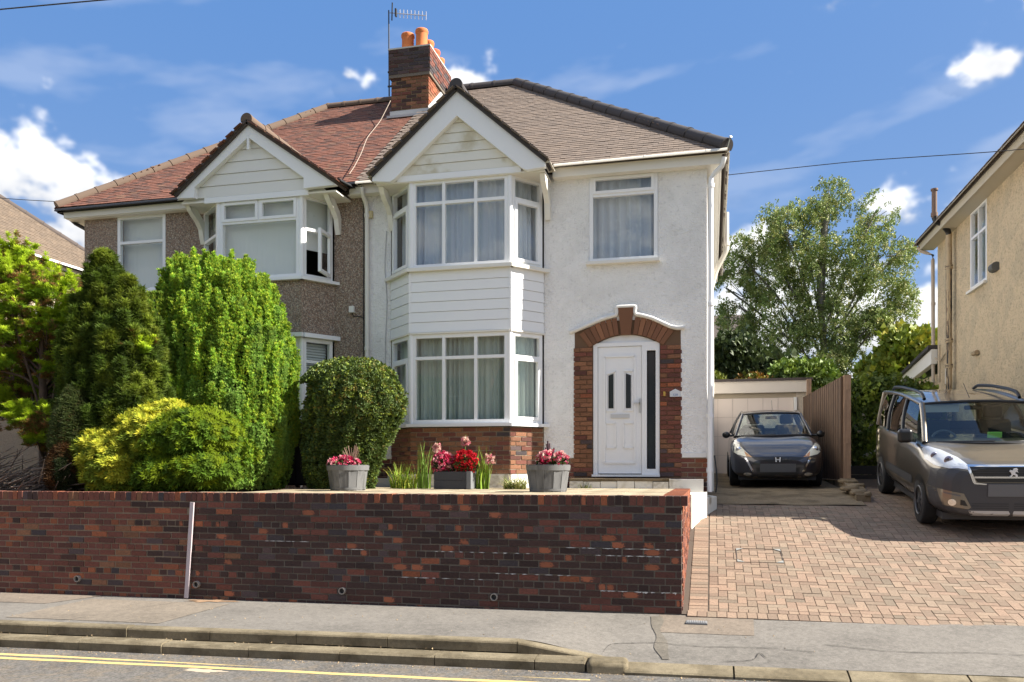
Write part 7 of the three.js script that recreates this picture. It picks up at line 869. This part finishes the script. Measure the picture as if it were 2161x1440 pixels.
// tall tan people-carrier at the right
{ const t = vehicle('people_carrier', 'tall champagne-grey van-like car with roof rails beside the cream house', 'car', [3.75, driveYs(-3.92) + 0.004, -3.92], 0.127), paint = phys([0.20, 0.175, 0.14], 0.28, { metalness: 0.65, clearcoat: 1, clearcoatRoughness: 0.03 }), N = 0.82;
  const K = [[0, .60, .28, .90, 3.0, 3.0], [-.03, .70, .25, .93, 3.6, 3.2], [-.1, .79, .23, .965, 4.2, 3.4], [-.22, .85, .22, 1.0, 4.6, 3.6], [-.45, .89, .21, 1.055, 5, 3.8], [-.7, .905, .21, 1.10, 6, 4.6], [-.95, .905, .21, 1.135, 8, 6], [-1.4, .905, .21, 1.15, 10, 8], [-2.4, .905, .21, 1.16, 10, 9], [-3.6, .90, .22, 1.17, 10, 9], [-4.2, .875, .26, 1.17, 8, 8], [-4.36, .83, .3, 1.15, 6, 6]].map(([z, w, yb, yt, n, m]) => ({ z: z + N, w, yb, yt, n, m, nb: 5, mb: 4 }));
  const body = part(t, 'body', sectionLoft(smoothStations(K, 4)), paint); body.material.side = THREE.DoubleSide; const bm = new THREE.Mesh(body.geometry, new THREE.MeshBasicMaterial({ side: THREE.DoubleSide }));
  cabinParts(t, { bx: .80, by: 1.125, bz: N - .80, bzs: .24, tx: .70, ty: 1.66, tz: N - 1.62, tzs: .1, crownDrop: .035, pillar: .04, rearTop: N - 4.22, rtx: .74, rty: 1.72, arch: .06, rearBelt: N - 4.3, beltX: (z) => .872 - .05 * smoothstep(-z, 3.4 - N, 4.3 - N), beltY: (z) => 1.13, sideCuts: [[.03, .3, carGlass], [.335, .64, tinted], [.675, .985, tinted]], darkPillars: true, seatX: .42, seatZ: N - 2.1, seatY: .95 }, paint);
  // dark lower bumper
  part(t, 'bumper', conform([[-.87, .845], [-.70, .865], [-.52, .84], [-.49, .80], [-.42, .69], [.42, .69], [.49, .80], [.52, .84], [.70, .865], [.87, .845], [.895, .60], [.86, .26], [.6, .245], [-.6, .245], [-.86, .26], [-.895, .60]], bm, 0.012, 'z', 1, 0.024), std([0.045, 0.045, 0.05], 0.45));
  part(t, 'skid_plate', conform([[-.50, .325], [.50, .325], [.46, .255], [-.46, .255]], bm, 0.014), std([0.45, 0.45, 0.45], 0.4, { metalness: 0.5 }));
  part(t, 'lower_intake', conform([[-.52, .46], [.52, .46], [.48, .335], [-.48, .335]], bm, 0.01), carBlack); for (const y of [.365, .395, .425]) part(t, 'intake_slat', conform([[-.46, y], [.46, y], [.46, y - .012], [-.46, y - .012]], bm, 0.016), carPlastic);
  part(t, 'grille', conform([[-.50, .90], [.50, .90], [.47, .80], [.40, .70], [-.40, .70], [-.47, .80]], bm, 0.009), carBlack);
  for (const y of [.865, .835, .80]) part(t, 'grille_slat', conform([[-.47, y], [.47, y], [.46, y - .013], [-.46, y - .013]], bm, 0.015), carPlastic);
  part(t, 'grille_chrome', join([conform([[-.54, .925], [.54, .925], [.50, .900], [-.50, .900]], bm, 0.016), conform([[-.45, .775], [.45, .775], [.44, .752], [-.44, .752]], bm, 0.018), conform([[-.54, .925], [-.50, .90], [-.42, .69], [-.46, .695]], bm, 0.018), conform(flipX([[-.54, .925], [-.50, .90], [-.42, .69], [-.46, .695]]), bm, 0.018), conform([[-.46, .70], [-.30, .68], [-.30, .665], [-.44, .675]], bm, 0.018), conform(flipX([[-.46, .70], [-.30, .68], [-.30, .665], [-.44, .675]]), bm, 0.018)]), chrome);
  part(t, 'number_plate', box(-.28, .28, .515, .675, N - 0.02, N + 0.03), std([0.12, 0.12, 0.122], 0.6));
  { const g = extrude([[-.045, .775], [-.02, .80], [-.03, .83], [-.05, .845], [-.035, .86], [-.01, .855], [.0, .875], [.035, .885], [.05, .87], [.04, .855], [.055, .83], [.03, .84], [.015, .825], [.045, .80], [.05, .775], [.03, .775], [.02, .795], [-.005, .80], [-.02, .775]], 0.02); g.translate(0, 0, N + 0.045); part(t, 'emblem', metres(g), badge); }
  const lamp = [[-.885, .93], [-.865, 1.06], [-.80, 1.085], [-.70, 1.06], [-.58, .995], [-.515, .925], [-.515, .86], [-.62, .875], [-.72, .868], [-.84, .885]];
  for (const s of [-1, 1]) { const P = s < 0 ? lamp : flipX(lamp), l = subgroup(t, 'headlight'); part(l, 'reflector', conform(P, bm, 0.018, 'z', 1, 0.03), std([0.66, 0.67, 0.70], 0.3, { metalness: 0.25 })); for (const [x, y, rr] of [[.69, .955, .06], [.80, .99, .045]]) { caster.set(V(s * x, y, 6), V(0, 0, -1)); const hit = caster.intersectObject(bm)[0]; if (hit) { const q = new THREE.SphereGeometry(rr, 16, 10); q.scale(1, 1, 0.35); q.translate(s * x, y, hit.point.z + 0.005); part(l, 'projector', q, std([0.25, 0.22, 0.26], 0.1, { metalness: 0.9 })); } } part(l, 'lens', conform(P, bm, 0.04, 'z', 1, 0.03), lampGlass);
    const fr = [[-.84, .60], [-.56, .55], [-.47, .37], [-.50, .345], [-.78, .385], [-.82, .50]]; part(t, 'fog_panel', conform(s < 0 ? fr : flipX(fr), bm, 0.02, 'z', 1, 0.03), paint); const dr = [[-.79, .565], [-.60, .53], [-.60, .512], [-.78, .545]]; part(t, 'running_light', conform(s < 0 ? dr : flipX(dr), bm, 0.026), std([0.10, 0.10, 0.11], 0.3)); const dk = [[-.60, .47], [-.55, .46], [-.51, .385], [-.60, .40]]; part(t, 'fog_recess', conform(s < 0 ? dk : flipX(dk), bm, 0.025), carBlack); const fl = [...Array(14)].map((_, k) => [s * .69 + .045 * Math.cos(k / 14 * 6.283), .43 + .045 * Math.sin(k / 14 * 6.283)]); part(t, 'fog_lamp', conform(fl, bm, 0.028, 'z', 1, 0.03), chrome);
    const m = new RoundedBoxGeometry(0.2, 0.2, 0.13, 4, 0.055); m.translate(s * 1.03, 1.2, N - 1.2); part(t, 'door_mirror', join([m, bar(V(s * .88, 1.12, N - 1.3), V(s * 1.0, 1.14, N - 1.22), 0.06, 0.05)]), carBlack);
    for (const z of [0, -2.73]) { const a = [...Array(18)].map((_, k) => [z + .375 * Math.cos(k / 17 * Math.PI), .30 + .40 * Math.sin(k / 17 * Math.PI)]); part(t, 'wheel_arch', conform(a.concat([[z - .375, .25], [z + .375, .25]]), bm, 0.006, 'x', s), carBlack); wheel(t, s * .81, z, .325, s, std([0.10, 0.10, 0.105], 0.4, { metalness: 0.6 })); }
    for (const [z0, z1] of [[-.42, -2.28]]) part(t, 'side_moulding', conform([[z0, .62], [z1, .62], [z1, .50], [z0, .50]], bm, 0.012, 'x', s), carPlastic); part(t, 'sill', conform([[-.40, .33], [-2.33, .33], [-2.33, .235], [-.40, .235]], bm, 0.008, 'x', s), carPlastic);
    for (const z of [-.50, -1.42, -2.2]) part(t, 'door_seam', conform([[z, 1.1], [z - .012, 1.1], [z - .012, .35], [z, .35]], bm, 0.004, 'x', s), carBlack); for (const z of [-1.32, -1.62]) part(t, 'door_handle', conform([[z, .94], [z - .16, .94], [z - .16, .905], [z, .905]], bm, 0.025, 'x', s), paint);
    part(t, 'roof_rail', tube([[s * .64, 1.69, N - 1.85], [s * .645, 1.765, N - 2.0], [s * .65, 1.80, N - 2.4], [s * .655, 1.82, N - 3.2], [s * .65, 1.805, N - 3.85], [s * .64, 1.75, N - 4.05]], 0.026, 8, 40), carBlack); }
  part(t, 'aerial', stick(V(0.0, 1.70, N - 1.95), V(-0.02, 1.9, N - 2.2), .006, .004), carBlack);
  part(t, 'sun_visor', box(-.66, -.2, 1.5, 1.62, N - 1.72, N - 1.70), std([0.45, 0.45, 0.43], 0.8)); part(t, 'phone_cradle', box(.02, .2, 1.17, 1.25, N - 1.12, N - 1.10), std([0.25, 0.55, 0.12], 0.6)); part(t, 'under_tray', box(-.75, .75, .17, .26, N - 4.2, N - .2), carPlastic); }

// ---------------------------------------------------------------- houses across the street, mirrored in the lower windows
function oppositeHouse(label, x0, x1, wallTone, roofTone) {
  const h = thing('opposite_house', label, 'house', [(x0 + x1) / 2, -0.1, 22]), z0 = 18.5, z1 = 26, top = 5.6, wm = std(wallTone, 0.95), fr = M.upvcOld, gl = phys([0.03, 0.035, 0.04], 0.05);
  part(h, 'wall', box(x0, x1, -0.2, top, z0, z1), wm);
  part(h, 'roof', slab([V(x0 - 0.3, top, z0 - 0.35), V(x1 + 0.3, top, z0 - 0.35), V(x1 + 0.3, top + 2.6, 22.2), V(x0 - 0.3, top + 2.6, 22.2)], 0.12, DOWN), std(roofTone, 0.9)); part(h, 'rear_roof', slab([V(x0 - 0.3, top, z1 + 0.35), V(x1 + 0.3, top, z1 + 0.35), V(x1 + 0.3, top + 2.6, 22.2), V(x0 - 0.3, top + 2.6, 22.2)], 0.12, DOWN), std(roofTone, 0.9));
  const w = x1 - x0; for (const [f, y0, y1, ww] of [[0.25, 0.8, 2.2, 1.8], [0.25, 3.4, 4.8, 1.8], [0.75, 3.5, 4.8, 1.1]]) { const c = x0 + w * f, win = subgroup(h, 'window'); part(win, 'frame', box(c - ww / 2, c + ww / 2, y0, y1, z0 - 0.03, z0 + 0.05), fr); part(win, 'pane', box(c - ww / 2 + 0.07, c + ww / 2 - 0.07, y0 + 0.07, y1 - 0.07, z0 - 0.045, z0 - 0.031), gl); }
  part(h, 'door', box(x0 + w * 0.75 - 0.45, x0 + w * 0.75 + 0.45, -0.1, 2.0, z0 - 0.03, z0 + 0.05), std([0.10, 0.03, 0.025], 0.5));
}
oppositeHouse('red brick house across the street, left of the viewer', -17, -9.5, [0.20, 0.085, 0.055], [0.12, 0.065, 0.045]); oppositeHouse('cream house across the street, straight behind the viewer', -8.3, -0.8, [0.45, 0.40, 0.32], [0.10, 0.07, 0.055]); oppositeHouse('brown brick house across the street, right of the viewer', 0.6, 8.2, [0.17, 0.085, 0.06], [0.11, 0.06, 0.045]);
lobeTree({ name: 'street_tree', label: 'round green tree across the street behind the viewer', x: -4.5, y: -0.1, z: 14.5, trunk: 0.12, seed: 191, n: 3500, size: 0.3, gap: 0.9, cut: -0.6, shape: hedgeTuft, lobes: [[-4.5, 3.4, 1.3, 1.2], [-3.6, 2.9, 1.0, 0.9], [-5.4, 2.9, 1.0, 0.9], [-4.4, 4.3, 0.9, 0.8]], tint: () => [0.10, 0.14, 0.03] });

renderer.render(scene, camera);
